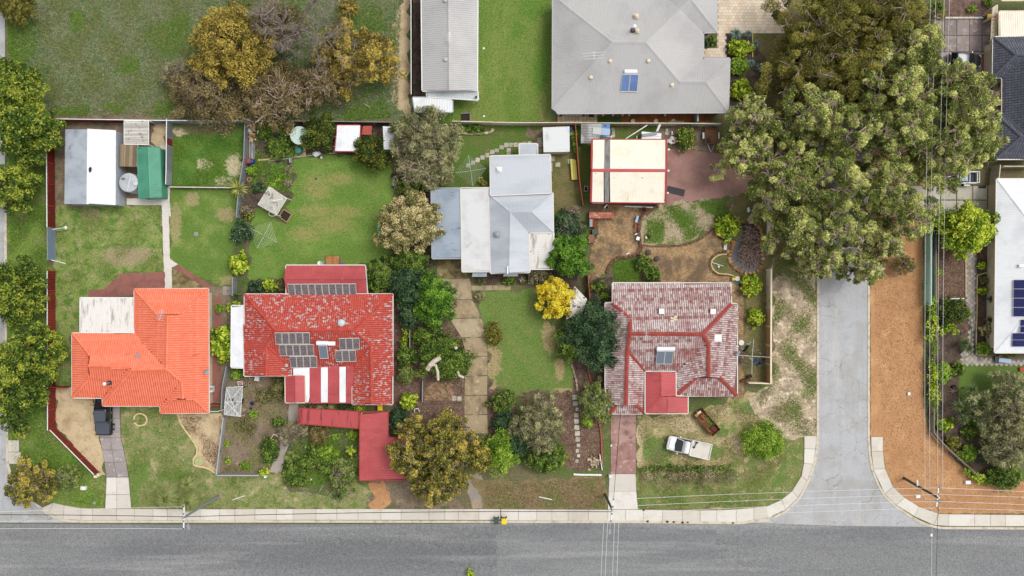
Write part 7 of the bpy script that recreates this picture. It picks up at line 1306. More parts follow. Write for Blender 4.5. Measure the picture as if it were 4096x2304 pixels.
T = thing('raised_planter', 'dark soil planter frame by the cream fence', 'planter', g1('T2', 2110, 1180)); MB().box(g1('T2', 2110, 1180, .12), (1.0, .9, .2)).build('soil', SOIL, T)
for a, c in (((2065, 1145), (2155, 1140)), ((2155, 1140), (2155, 1220)), ((2155, 1220), (2068, 1220))): MB().beam(g1('T2', *a, .2), g1('T2', *c, .2), .06, .4).build('board', GREYP, T)
for i, (x, y, lb) in enumerate(((2293, 487, 'upper'), (2295, 1170, 'lower'))): MB().lathe(g1('T2', x, y), [(.1, 0), (.12, .06), (0, .07)], 10).solo('sprinkler', WHITE, lb + ' white sprinkler head on the striped lawn', 'sprinkler')
MB().box(g1('T2', 2215, 978, 2.75), (.24, .28, .14)).solo('roof_fitting', BLACK, 'black fitting on the corner of the pale lean-to roof', 'fitting'); MB().beam(g1('T2', 1080, 1040, .1), g1('T2', 1150, 1078, .12), .1, .1).solo('fallen_branch', BARKP, 'fallen branch on the paddock grass', 'branch')
T = thing('sun_lounger', 'grey and blue cushioned lounger on the path below the white house', 'lounger', g1('D6', 610, 640)); MB().box(g1('D6', 575, 636, .35), (.75, .8, .12)).build('frame', DARK, T); MB().box(g1('D6', 622, 643, .42), (1.5, .5, .14), -.12).build('cushion', LBLUE, T)
MB().box(g1('D6', 730, 700, .2), (.5, .5, .3), .1).solo('wicker_planter', TERRA, 'square terracotta planter at the lawn corner below the white house', 'planter'); MB().lathe(g1('D7', 151, 200), [(.18, 0), (.22, .3), (.16, .28), (0, .2)], 12).solo('plant_pot', BLACK, 'black pot in the planted corner garden', 'plant pot')
b = MB()
for a in range(7): b.tube([g1('D7', 150, 225, .25), g1('D7', 150 + 26 * math.cos(a), 225 + 24 * math.sin(a), .05)], [.1, .04], 6)
b.solo('tree_stump', mat('old stump', (132, 110, 92), grain=(8, .2)), 'spreading grey tree stump in the planted corner garden', 'stump'); MB().box(g1('T4', 2200, 1305, .4), (.4, .36, .1)).solo('wooden_box', YELP, 'small tan box by the charcoal tiled house', 'box'); MB().box(g1('Z5', 1098, 210, .5), (.35, .6, .1), 0).solo('sign_board', WHITE, 'small white board with a dark mark under the gum tree', 'board'); MB().box(g1('Z5', 1552, 341, .1), (.9, .25, .1)).solo('drain_grate', DARK, 'dark drain grate at the slab driveway edge', 'grate')
plank('timber_offcut', 'white timber lying above the round dark shrub by the white house', ('D6', 210, 238), ('D6', 355, 236), .12, .1, WHITE, .2); MB().tube([g1('D6', 330, 630, .08), g1('D6', 380, 615, .08), g1('D6', 400, 600, .08), g1('D6', 402, 420, .08), g1('D6', 395, 380, .08)], .03, 5).solo('garden_hose', mat('green hose', (60, 84, 64)), 'dark green hose trailing along the diagonal paver path', 'hose'); MB().box(g1('D6', 343, 465, .09), (.3, .3, .05)).solo('drain_cover', DARK, 'small square dark cover in the diagonal paver path', 'cover')
MB().tube([g1('Z6', 1518, 990, .9), g1('Z6', 1575, 990, .7), g1('Z6', 1618, 975, .6)], .05, 6).solo('downpipe', WHITE, 'white pipe from the orange house gutter to the fence', 'pipe'); T = thing('air_conditioner', 'white air conditioner unit on the right wall of the orange house', 'air conditioner', g1('Z6', 1532, 825, 0)); MB().box(g1('Z6', 1532, 825, .5), (.5, .75, .7)).build('case', WHITE, T); MB().lathe(g1('Z6', 1532, 825, .87), [(.2, 0), (0, .01)], 14).build('fan_grille', GREYP, T)
MB().lathe(g1('Z1', 1422, 972, 0), [(.3, .02), (.28, .1), (.1, .13), (0, .1)], 14).solo('stone_ring', mat('ash grey', (150, 146, 140), grain=(9, .2)), 'round grey ash patch on the greener lawn', 'fire pit'); MB().box(g1('Z6', 995, 582, 3.95), (.45, .4, .05), .6).solo('grey_flashing', GREYP, 'grey diamond flashing on the orange roof', 'flashing'); MB().beam(g1('Z6', 1392, 585, 4.1), g1('Z6', 1463, 570, 3.9), .05, .05).solo('roof_pipe', RUST, 'thin rusty pipe lying on the right slope of the orange roof', 'pipe')
# lopped pale limbs over the dark tree
for lb, path, r in (('thick pale sawn limb with a fork above the lopped dark tree', '475,636 430,660 400,690 378,725', .3), ('long bent pale limb hanging from the sawn fork', '400,690 440,690 455,740 458,800', .17), ('short pale sawn limb at the lower right of the lopped tree', '600,735 610,765 645,780', .17)):
 P = [g1('Z8', *[float(v) for v in w.split(',')], 4.6) for w in path.split()]; MB().tube(P, [r * .8] + [r] * (len(P) - 2) + [r * .9], 9).solo('sawn_limb', mat('sawn pale limb', (200, 188, 170), [('n', (158, 142, 122), 2, .5, .66)], grain=(7, .12)), lb, 'branch')
MB().lathe(g1('Z8', 587, 565, 4.6), [(.17, -.6), (.17, 0), (0, .01)], 12).solo('sawn_limb', mat('sawn pale limb', ()), 'round pale cut stub end in the dark lopped tree', 'branch')
for i, (x, y, s) in enumerate(((785, 512, .16), (803, 565, .2), (893, 567, .24), (925, 568, .18), (965, 570, .2), (990, 569, .16), (1200, 572, .16))): MB().blob(g1('Z13', x, y, .1), (s, s * .7, .04), seed=i).solo('leaf_clump', RUST, NTH[i] + ' rusty brown leaf clump lying on the footpath, counted from the middle pole', 'litter', 'leaf clumps on the footpath')
# trees and shrubs
fol('goldgum', (56, 62, 28), (96, 98, 42), (134, 128, 54), (190, 170, 82)); KIND['goldgum'] = (.3, .16, 170, .24, 1.3, .6, .25)
fol('sage', (58, 76, 32), (94, 114, 48), (122, 138, 64), (158, 168, 98)); KIND['sage'] = (.42, .1, 160, .3, 1.1, .45, .12)
fol('topiary', (54, 84, 18), (96, 132, 30), (134, 164, 48), (170, 190, 80)); KIND['topiary'] = (.2, .12, 300, .36, 1., .8, .1)
def hedge(name, label, s, w, h, kind, n=14, cat='hedge', dens=1., group=None):
 global RNG
 P = pts(s); RNG = np.random.default_rng(len(label)); l, ww, dn, *_ = KIND[kind]; C = []; L = 0
 for a, b in zip(P, P[1:]):
  k = max(2, int((b - a).length / (w * .55))); L += (b - a).length
  for i in range(k + 1):
   p = a.lerp(b, i / k); C.append((p.x + RNG.normal(0, w * .12), p.y + RNG.normal(0, w * .12), h * RNG.uniform(.55, .75)))
 T = thing(name, label, cat, P[0], group=group); C = np.array(C); V, tn = leaf_cloud(C, np.full(len(C), w * .55), int(max(120, dn * dens * L * w * 1.1)), l * .8, ww * .9, shell=.55)
 o = bpy.data.objects.new('foliage', np_mesh('foliage', V, 4, tn, FOL[kind], off=tuple(P[0]))); COL.objects.link(o); o.parent = T
 b = MB()
 for c in C[::2]: b.tube([(c[0], c[1], 0), (c[0] + .05, c[1], c[2])], [.04, .02], 5)
 b.build('stems', BARK, T); return T
def bare_tree(label, base, tips, h, r, m, seed=3, depth=4, dens=3):
 rr = random.Random(seed); b0 = g1(*base); T = thing('bare_tree', label, 'tree', b0); b = MB(); tw = MB(); top = b0 + Vector((0, 0, h * .35)); b.tube([b0, b0 + Vector((.1, .1, h * .15)), top], [r * 1.3, r, r * .85], 8)
 def grow(p, q, rad, d):
  v = q - p; L = v.length; pth = [p]; k = 4
  for i in range(1, k + 1): pth.append(p + v * (i / k) + Vector((rr.uniform(-1, 1), rr.uniform(-1, 1), rr.uniform(-.5, .8))) * L * .06)
  (b if d < 3 else tw).tube(pth, [rad * (1 - .55 * i / k) for i in range(k + 1)], 6 if d < 2 else 4, cap=False)
  if d >= depth: return
  for i in range(dens + (1 if d else 0)):
   s = pth[rr.randint(1, k)]; a = v.normalized(); dv = (a + Vector((rr.gauss(0, .6), rr.gauss(0, .6), rr.gauss(.1, .35)))).normalized(); grow(s, s + dv * L * rr.uniform(.4, .65), rad * .5, d + 1)
 for (f, x, y, z) in tips: grow(top, g1(f, x, y, z), r * .6, 0)
 b.build('trunk', m, T); tw.build('twigs', m, T); return T
GUM = 'gum trees spreading over the side road'
DK = 'dark street trees along the left edge'
for lb, pos, rx, ry, h in (('dark green tree at the left edge beside the paddock corner', ('F', 22, 215), 3.6, 4.2, 7), ('broad dark green tree at the left edge touching the red fence corner', ('F', 52, 318), 3.9, 4.3, 7.5), ('dark green tree at the left edge beside the upper red fence', ('F', 22, 472), 3.3, 3.4, 6.5), ('dark green tree at the left edge below the metal gate', ('F', 28, 725), 3.6, 3.8, 6.5), ('large dark green tree overlapping the red fence beside the orange house', ('F', 72, 888), 3.2, 3.6, 7.5), ('large yellow tipped dark tree at the left picture edge', ('F', 22, 965), 4.2, 5.2, 7.5)):
 plant('street_tree', lb, pos, rx, h, 'dark', ry=ry, group=DK, lobes=22)
plant('gum_tree', 'brownish low tree at the top left corner', ('T1', 130, 40), 2.6, 4.5, 'bushgum', ry=1.9)
plant('gum_tree', 'small bronze gum tree at the bottom left street corner', ('Z11', 235, 705), 3.1, 6.5, 'goldgum', ry=3., limbs=3, lobes=16)
plant('shrub', 'grey green wattle beside the bronze corner gum', ('Z11', 545, 640), 1.5, 3, 'sage', ry=1.5, cat='shrub', limbs=2)
plant('gum_tree', 'big golden brown tree in the paddock', ('F', 572, 108), 4.5, 9, 'gold', ry=5.6, lobes=26, base=('F', 620, 190))
plant('gum_tree', 'golden tree right of the bare tree in the paddock', ('T2', 990, 540), 4.8, 7.5, 'gold', ry=4., lobes=24, limbs=2, dens=.75)
plant('gum_tree', 'small golden crown beside the sandy strip at the top', ('T2', 925, 45), 1.3, 5, 'gold', ry=1.2)
plant('gum_tree', 'olive grey tree at the lower left of the golden brown tree', ('F', 520, 232), 5.4, 5.5, 'olive', ry=4., limbs=3, dens=.95)
plant('gum_tree', 'olive grey tree reaching over the white topped fence', ('T2', 200, 940), 4.6, 6, 'olive', ry=4., limbs=5, dens=.95, bark=BARKP)
plant('gum_tree', 'olive tree below the golden tree in the paddock', ('T2', 640, 830), 3.6, 5.5, 'olive', ry=2.4, limbs=4, dens=.9, bark=BARKP)
plant('gum_tree', 'thin olive clump on the left side of the big golden tree', ('F', 445, 190), 2.2, 3.5, 'wispy', ry=2., limbs=4, dens=.6)
plant('gum_tree', 'dim olive crown above the golden brown tree at the top edge', ('F', 690, 60), 3.4, 7, 'olive', ry=3.2, limbs=5, dens=.6)
bare_tree('leafless grey tree with fine bare branches at the top', ('T2', 330, 470), [('T2', 330, -120, 9), ('T2', 600, 60, 8), ('T2', 740, 260, 8), ('T2', 620, 430, 7), ('T2', 250, 480, 6), ('T2', 60, 220, 8), ('T2', 480, 420, 7), ('T2', 170, 60, 8)], 9, .3, BARKG, depth=5, dens=3)
T = thing('dead_limb', 'thick curved grey limb fallen below the golden brown tree', 'branch', g1('T2', 40, 690)); MB().tube([g1('T2', 135, 650, 2.6), g1('T2', 60, 690, 2.4), g1('T2', 10, 740, 1.8), g1('T2', -60, 850, 1), g1('T2', -110, 990, .6)], [.22, .22, .18, .1, .05], 8).build('limb', BARKG, T)
for i, (lb, pos, rx, ry, h, k) in enumerate((
 ('brown green gum crown beside the cream pavers', ('T4', 640, 230), 5.2, 4.6, 9.5, 'bushgum'), ('brown green gum crown at the top edge above the side road', ('T4', 1150, 130), 5., 4.6, 10, 'bushgum'), ('brown green gum crown next to the grey brown driveway', ('T4', 1480, 260), 3., 3.6, 9, 'bushgum'),
 ('dark brown gum crown over the shaded side lawn', ('T4', 420, 700), 4.6, 4.4, 8.5, 'bushgum'), ('dark brown gum crown in the middle of the clump', ('T4', 860, 720), 4.6, 4.4, 9, 'bushgum'), ('dark gum crown over the upper side road', ('T4', 1120, 480), 3.8, 3.6, 9.5, 'bushgum'),
 ('light green gum crown below the grey brown driveway', ('T4', 1440, 560), 3.6, 3.8, 11.5, 'gum'), ('light green gum crown touching the charcoal hatchback', ('T4', 1760, 790), 3.2, 2.3, 11, 'gum'), ('light gum crown with pale forked branches in the clump centre', ('T4', 1250, 920), 4.2, 4.2, 12.5, 'gum'), ('light gum crown reaching towards the charcoal roof', ('T4', 1960, 1020), 3.9, 4.1, 12, 'gum'),
 ('light gum crown over the left end of the clump below the lime shrubs', ('T3', 2430, 1230), 2.6, 3., 9, 'gum'), ('light gum crown over the cream panel fence', ('Z4', 1420, 300), 2.8, 3., 9, 'gum'), ('light gum crown left of the clump middle', ('T4', 420, 1150), 4., 3.8, 10.5, 'gum'), ('light gum crown above the shaded verge', ('T4', 780, 1330), 3.9, 3.8, 11, 'gum'), ('light gum crown over the side road middle', ('T4', 1330, 1330), 4.3, 4., 12.5, 'gum'), ('light gum crown by the white cage trailer', ('Z5', 1280, 90), 4.1, 3.6, 12, 'gum'), ('light gum crown right of the clump beside the charcoal house', ('T4', 2060, 1380), 3.4, 3.2, 11, 'gum'),
 ('light gum crown over the brown slab corner', ('Z5', 120, 330), 3.9, 4., 10.5, 'gum'), ('light gum crown in the lower middle of the clump', ('Z5', 480, 330), 4.2, 4., 12, 'gum'), ('light gum crown over the slab driveway end', ('Z5', 830, 330), 3.8, 3.6, 11.5, 'gum'), ('gum crown above the shaded verge grass', ('Z5', 190, 660), 3.3, 3.2, 10, 'gum'), ('gum crown with silver forked limbs over the pale road', ('Z5', 500, 680), 4., 3.4, 11.5, 'gum'), ('gum crown over the teal fence end', ('Z5', 940, 560), 3.9, 3.2, 11, 'gum'), ('lowest gum crown hanging over the pale side road', ('Z5', 370, 890), 2.4, 1.8, 9.5, 'gum'), ('gum crown tip over the kerb at the orange verge', ('Z5', 690, 940), 2.6, 1.5, 9.5, 'gum'), ('gum crown over the top of the orange verge', ('Z5', 830, 760), 2.4, 1.8, 10, 'gum'))):
 plant('gum_tree', lb, pos, rx * 1.1, h, k, ry=ry * 1.1, group=GUM, limbs=6 if k == 'gum' else 3, bark=BARKP, lobes=19 if k == 'gum' else 22, dens=.95 if k == 'gum' else 1.15, trunk=.2)
plant('gum_sapling', 'thin shaded sapling on the orange verge', ('Z5', 990, 900), 1.5, 3, 'bushgum', ry=1.3, dens=.45, limbs=3)
fr = (FRUIT, 70, .055)
plant('orange_tree', 'round orange tree with fruit beside the pale green tank', ('Z2', 572, 165), 2.3, 4, 'citrus', ry=2.5, flowers=fr, lobes=16)
plant('orange_tree', 'orange tree with fruit in front of the striped tin roof', ('Z2', 945, 315), 2.2, 4, 'citrus', ry=2.3, flowers=fr, lobes=16)
plant('silvery_tree', 'large grey green feathery tree behind the white shelter', ('Z2', 1340, 220), 4.3, 6.5, 'silver', ry=3.8, limbs=4, lobes=20)
plant('silvery_tree', 'drooping grey green tree with bare stems above the pink flowering shrub', ('Z2', 1330, 420), 3.4, 5.5, 'silver', ry=2.4, limbs=6, dens=.7, bark=BARKP)
plant('flowering_shrub', 'dark shrub dotted with pink flowers beside the round cream tree', ('Z2', 1250, 530), 2.1, 2.8, 'mid', ry=1.6, cat='shrub', flowers=(PINKF, 40, .07))
plant('cream_tree', 'large round tree with cream flower tips between lawn and carport', ('Z2', 1218, 828), 3.9, 6.5, 'cream', ry=3.6, lobes=38)
plant('shrub', 'dark green shrub under the round cream tree', ('Z2', 1230, 1090), 2.6, 3, 'mid', ry=1.6, cat='shrub'); plant('shrub', 'blue green bushy tree left of the feathery green tree', ('Z2', 1240, 1300), 2.1, 3.8, 'deep', ry=2.6)
plant('feathery_tree', 'bright green feathery tree beside the long driveway', ('Z8', 430, 235), 2.8, 5, 'feather', ry=2.9, lobes=20); plant('feathery_tree', 'green feathery round tree over the white porch roof', ('Z3', 1222, 1060), 2.9, 5.2, 'feather', ry=2.6, lobes=20)
plant('shrub', 'rounded green shrub at the right end of the red extension', ('Z7', 1200, 190), 1.9, 3, 'mid', ry=2.3, flowers=(PINKF, 8, .07), cat='shrub')
plant('lopped_tree', 'dark green lopped tree under pale sawn limbs', ('Z8', 492, 640), 3.1, 4.2, 'mid', ry=3.1, lobes=30, dens=1.3)
plant('shrub', 'tall green shrub along the wall side of the long driveway', ('Z8', 225, 620), 1.1, 2.8, 'mid', ry=1.3, cat='shrub'); plant('shrub', 'olive green shrub below the tall one by the long driveway', ('Z8', 225, 750), 1.15, 2.6, 'sage', ry=1.3, cat='shrub')
plant('shrub', 'dense blue green shrub against the wall of the red tiled house', ('Z8', 205, 100), 2., 3.6, 'deep', ry=1.9, cat='shrub'); plant('shrub', 'dark green shrub wrapping the foot of the feathery green tree', ('Z8', 250, 330), 1.5, 3, 'deep', ry=1.7, cat='shrub'); plant('shrub', 'dark green hedge shrub along the fence by the long driveway foot', ('Z8', 330, 480), 1.2, 1.8, 'mid', ry=1.2, cat='shrub'); plant('shrub', 'dense dark shrub between the bright green and grey green trees', ('Z8', 1030, 1250), 1.7, 3, 'deep', ry=1.9, cat='shrub')
hedge('creeper', 'lime creeper on the grey trellis by the red tiled house', 'Z8 228,395 222,540', .7, 1.5, 'lime', cat='creeper'); plant('shrub', 'lime yellow shrub beside the red carport', ('Z8', 240, 955), 1.2, 2.2, 'lime', ry=1.1, cat='shrub'); plant('shrub', 'dark blue green shrub tucked beside the red carport', ('Z8', 168, 1095), 1.2, 2.5, 'deep', ry=1.6, cat='shrub')
for lb, pos, rx, ry, h in (('golden green street gum over the red carport corner', ('Z12', 1330, 430), 2.6, 4.6, 8), ('golden green street gum beside the long driveway foot', ('Z12', 1620, 440), 3.3, 4.6, 9), ('golden green street gum lobe nearest the footpath', ('Z12', 1560, 700), 3.6, 2.2, 8)):
 plant('street_gum', lb, pos, rx, h, 'goldgum', ry=ry, group='golden street gums', lobes=24, limbs=1)
plant('street_gum', 'small golden gum lobe touching the bright green tree', ('Z12', 1880, 480), 1.6, 7, 'goldgum', ry=2.1, group='golden street gums')
plant('feathery_tree', 'bright lime green bushy tree near the street', ('Z8', 905, 1335), 2.2, 4.2, 'topiary', ry=2.6, lobes=18); plant('silvery_tree', 'big grey green bottlebrush tree in the central front yard', ('Z8', 1175, 1120), 2.9, 5.5, 'silver', ry=3.4, limbs=4, lobes=20)
plant('shrub', 'dark green skirt of shrubs below the big grey green tree', ('Z8', 1240, 1370), 2.9, 3, 'mid', ry=1.7, cat='shrub'); plant('flowering_shrub', 'clipped green shrub with pink blooms right of the long driveway', ('Z8', 930, 955), 1.7, 2.6, 'mid', ry=1.5, cat='shrub', flowers=(PINKF, 45, .06)); plant('shrub', 'dark shrub below the pink blooming one', ('Z8', 935, 1110), 1.35, 2.4, 'deep', ry=1.6, cat='shrub')
plant('shrub', 'lone olive green shrub on the central lawn edge', ('Z8', 862, 465), 1.05, 1.9, 'bushgum', ry=1.6, cat='shrub'); plant('yellow_tree', 'golden yellow flowering wattle in the middle', ('Z8', 1308, 215), 2.3, 4.5, 'yellow', ry=2.75, lobes=22); plant('shrub', 'blue green shrub at the right gutter of the grey house', ('Z3', 1215, 850), 2., 3.2, 'deep', ry=2., cat='shrub', limbs=2); plant('bare_shrub', 'bare grey twiggy shrub right of the grey house', ('Z3', 1255, 735), 1.2, 2.2, 'wispy', ry=.7, dens=.3, limbs=7, cat='shrub')
plant('shrub', 'grey olive shrub left of the yellow tree', ('Z3', 1010, 1200), 1.7, 2.2, 'rose', ry=1.1, cat='shrub', limbs=3); plant('dark_tree', 'large dark green tree against the weathered tiled roof', ('Z8', 1610, 470), 3.4, 6, 'deep', ry=3.9, lobes=26); plant('shrub', 'duller green tree at the left foot of the large dark green tree', ('Z8', 1415, 545), 1.9, 3.5, 'mid', ry=2.1)
plant('bottlebrush', 'feathery sage green tree by the lower left corner of the weathered house', ('Z8', 1620, 955), 1.95, 4, 'sage', ry=2.5, limbs=3); plant('shrub', 'fresh green low shrub below the sage green tree', ('Z8', 1540, 1105), .95, 1.6, 'topiary', ry=.7, cat='shrub')
plant('lime_shrub', 'lime green broad leaved shrub beside the pond', ('Z4', 1290, 845), 1.8, 1.9, 'lime', ry=1.5, cat='shrub'); plant('lime_shrub', 'lime green shrub at the corner of the terrace path', ('Z4', 1462, 1268), 1.35, 1.8, 'lime', ry=1.4, cat='shrub'); plant('lime_shrub', 'sparse lime shrub beside the stained cream fence', ('Z9', 1502, 345), 1.15, 1.6, 'lime', ry=1.1, cat='shrub', dens=.7)
plant('shrub', 'dark green clipped shrub between the terrace and the weedy bed', ('Z4', 675, 1105), 1.05, 1.5, 'mid', ry=1.0, cat='shrub'); plant('shrub', 'dark green clipped shrub touching the weathered roof', ('Z4', 745, 1185), 1.1, 1.6, 'mid', ry=1.15, cat='shrub')
plant('lemon_tree', 'sparse lemon tree with yellow fruit on the littered dirt', ('Z4', 985, 195), 1.35, 2.2, 'mid', ry=1.4, dens=.65, flowers=(mat('lemon', (232, 206, 70)), 50, .08)); plant('shrub', 'big rounded leafy bush on the patchy lawn', ('Z9', 1550, 1245), 2.6, 2.2, 'topiary', ry=2.3, cat='shrub', lobes=22, rz=-.5)
hedge('hedge', 'dying brown grey clipped hedge near the street', 'Z13 800,352 950,350 1080,352 1195,356', 1.5, .9, 'wispy', dens=1.1); hedge('hedge', 'thin green hedge strip behind the brown hedge', 'Z13 780,318 900,314 1040,316 1180,314', .7, .6, 'mid'); hedge('hedge', 'reddish tuft in the middle of the brown hedge', 'Z13 955,358 1040,362', 1.1, .9, 'rose')
# left block shrubs
plant('lime_shrub', 'round lime green shrub between the orange house and the white carport', ('Z6', 1608, 500), 1.6, 2.6, 'lime', ry=2.3, cat='shrub', lobes=16); plant('shrub', 'small round green shrub beside the brick strip', ('Z6', 1588, 240), .6, 1., 'topiary', cat='shrub'); plant('shrub', 'loose lime shrub at the top of the white carport', ('Z6', 1690, 242), .95, 1.7, 'lime', cat='shrub', dens=.7)
spiky('yucca', 'small green yucca beside the grey slabs', ('Z6', 1722, 152), .75, .9, YUC, 34); spiky('yucca', 'pale yellow green yucca spreading over the leaning fence', ('Z1', 1742, 648), 1.35, 1.6, YUCY, 46, .1)
plant('shrub', 'dark grey green shrub on the fence between the two left lawns', ('Z1', 1742, 955), 1.3, 2.4, 'deep', ry=1.5, cat='shrub', flowers=(WHITE, 25, .05)); plant('flowering_shrub', 'yellow green shrub with red blooms left of the mown lawn', ('Z1', 1722, 1185), 1.25, 2.2, 'lime', ry=1.5, cat='shrub', flowers=(PINKF, 22, .06), dens=.8); plant('shrub', 'purple brown shrub under the pale yucca', ('Z1', 1775, 795), .8, 1.5, 'wispy', ry=.7, cat='shrub', dens=.8); plant('flowering_shrub', 'low shrub with yellow flowers under the purple brown shrub', ('Z2', 60, 765), .9, .8, 'mid', ry=.5, cat='shrub', flowers=(BINY, 30, .05))
plant('shrub', 'dark shrub left of the yellow green one at the red extension', ('Z7', 292, 265), .85, 1.5, 'deep', ry=.9, cat='shrub'); plant('shrub', 'bright yellow green shrub left of the red extension', ('Z7', 395, 252), 1.0, 1.4, 'lime', ry=.75, cat='shrub'); plant('shrub', 'brown leaved shrub touching the red extension', ('Z7', 478, 262), .65, 1.5, 'rose', ry=.9, cat='shrub')
plant('shrub', 'olive shrub beside the red porch roof', ('Z7', 448, 1000), 1.1, 2., 'rose', ry=1.6, cat='shrub'); plant('shrub', 'dense green shrub beside the net and the red tiled corner', ('D8', 145, 100), .9, 1.2, 'topiary', ry=.7, cat='shrub'); plant('shrub', 'dark green shrub at the top of the grey brick path', ('D8', 435, 430), .85, 1.6, 'mid', ry=.8, cat='shrub')
plant('wispy_shrub', 'grey olive wispy bush over the brick path', ('D8', 490, 505), 1.35, 2.3, 'wispy', ry=1.5, cat='shrub', limbs=3); plant('wispy_shrub', 'smaller grey olive wispy bush by the walkway roof', ('D8', 572, 475), 1.0, 2., 'wispy', ry=.9, cat='shrub', limbs=3); plant('shrub', 'long green bush along the brown front garden', ('D8', 368, 620), 1.15, 1.7, 'mid', ry=2., cat='shrub', flowers=(PINKF, 8, .06)); plant('frangipani', 'small lime leaved plant at the end of the front fence', ('D8', 330, 765), .65, 1.1, 'lime', ry=.55, cat='plant')
plant('flowering_shrub', 'dark shrub covered in red flowers below the walkway roof', ('Z12', 562, 290), 1.5, 1.7, 'rose', ry=1.25, cat='shrub', flowers=(REDF, 120, .05)); plant('shrub', 'dark green bush at the foot of the grey brick path', ('Z12', 372, 610), 1.75, 2.4, 'mid', ry=1.9, cat='shrub'); plant('shrub', 'olive topped mound above the dark green bush', ('Z12', 340, 480), .9, 1.6, 'sage', ry=.8, cat='shrub'); plant('wispy_shrub', 'large sage wispy bush left of the red carport', ('Z12', 765, 615), 1.85, 2.6, 'sage', ry=2., cat='shrub', limbs=2)
spiky('bird_of_paradise', 'dark strappy bird of paradise clump near the nature strip', ('Z12', 735, 775), .95, 1.2, YUC, 60, .13); spiky('banana_plant', 'banana plant with a yellow leaf left of the red carport', ('Z12', 835, 405), .8, 1.6, mat('banana leaf', None, ramp=[(96, 140, 30), (150, 180, 50), (214, 200, 60)], rough=.5, transl=.2), 11, .3, droop=.2)
plant('shrub', 'bushy green mound left of the round brown planter', ('Z12', 470, 500), 1.1, 1.3, 'mid', ry=1., cat='shrub'); plant('shrub', 'leafy green shrub right of the round brown planter', ('Z12', 620, 560), 1.0, 1.2, 'mid', ry=1.1, cat='shrub'); plant('shrub', 'sage shrub against the left edge of the red carport roof', ('Z12', 868, 520), .7, 1.4, 'sage', ry=1.3, cat='shrub'); plant('shrub', 'small dark shrub above the round brown planter', ('Z12', 510, 400), .9, 1., 'mid', ry=.7, cat='shrub'); plant('shrub', 'low weedy bush in the upper brown front garden', ('D8', 330, 250), 1.3, .6, 'rose', ry=1.1, cat='shrub', dens=.5); plant('shrub', 'sparse dry bush in the middle of the brown front garden', ('D8', 210, 450), 1.5, .5, 'rose', ry=1.2, cat='shrub', dens=.35)
plant('shrub', 'pale lime ground plant in the middle of the leafy garden', ('Z12', 640, 440), 1.3, .5, 'topiary', ry=1., cat='plant', dens=.7); plant('shrub', 'fresh green low plant above the banana plant', ('Z12', 850, 290), .8, .7, 'topiary', ry=.6, cat='plant'); plant('shrub', 'green tuft right of the red flowered shrub', ('Z12', 715, 300), .6, .7, 'topiary', ry=.5, cat='plant')
for i, (x, y, k, r, lb) in enumerate(((575, 62, 'wispy', .7, 'tan plumed plant poking over the walkway roof'), (505, 50, 'rose', .6, 'grey leaved shrub under the patio cover edge'), (660, 55, 'cream', .55, 'pale leaved shrub between the two red roofs'), (770, 50, 'deep', .7, 'dark shrub between the two red roofs'), (905, 68, 'lime', .65, 'lime shrub at the right end between the two red roofs'), (840, 45, 'mid', .5, 'small green shrub between the two red roofs'))): plant('shrub', lb, ('Z12', x, y), r, 1.9 if i == 0 else 1.2, k, ry=r * .7, cat='shrub')
for lb, x, y, r in (('round cabbage like plant upper in the vegetable garden', 255, 245, .9), ('dense leafy vegetable bush right in the vegetable garden', 350, 260, 1.0), ('leafy vegetable bush under the tank', 375, 190, .8), ('low vegetable bush on the left in the vegetable garden', 190, 150, .8), ('vegetable bush low by the timber edging', 300, 320, .9), ('green bush below the blue barrel', 95, 455, .75)): plant('vegetable_bush', lb, ('D2', x, y), r, .9, 'topiary' if r < .8 else 'mid', cat='plant', ry=r * .85)
for lb, x, y, r, k in (('bushy weed patch left of the gazebo', 150, 600, .7, 'deep'), ('weedy tuft above the gazebo', 270, 575, .5, 'topiary'), ('dry brown weeds along the lawn edge', 395, 440, .6, 'wispy'), ('second dry weed clump along the lawn edge', 390, 560, .6, 'wispy'), ('green weed clump in the patch', 310, 520, .5, 'topiary')): plant('weed_clump', lb, ('D2', x, y), r, .5, k, cat='plant', dens=.7)
for lb, x, y, r in (('leafy weed near the left side of the brown front garden', 85, 575, .42), ('leafy weed in the lower left of the brown front garden', 85, 690, .45), ('leafy weed in the lower middle of the brown front garden', 215, 720, .6), ('small leafy weed low in the brown front garden', 180, 715, .3), ('green weed patch in the upper brown front garden', 262, 375, .6)): plant('weed_clump', lb, ('D8', x, y), r, .4, 'topiary', cat='plant', dens=.7)
# grass trees by the left pole
for lb, x, y, r in (('biggest round grass tree at the left footpath', 1385, 800, 1.6), ('round grass tree right of the biggest one', 1565, 835, 1.35), ('smaller grass tree behind the other two', 1555, 680, 1.1)): spiky('grass_tree', lb, ('Z11', x, y), r, 1.7, mat('grass tree leaf', None, ramp=[(88, 106, 50), (128, 146, 72), (164, 172, 98), (196, 192, 130)], rough=.6, transl=.2), 620, .055, 'grass tree', 'grass trees by the footpath', droop=.5, bark=DARK)
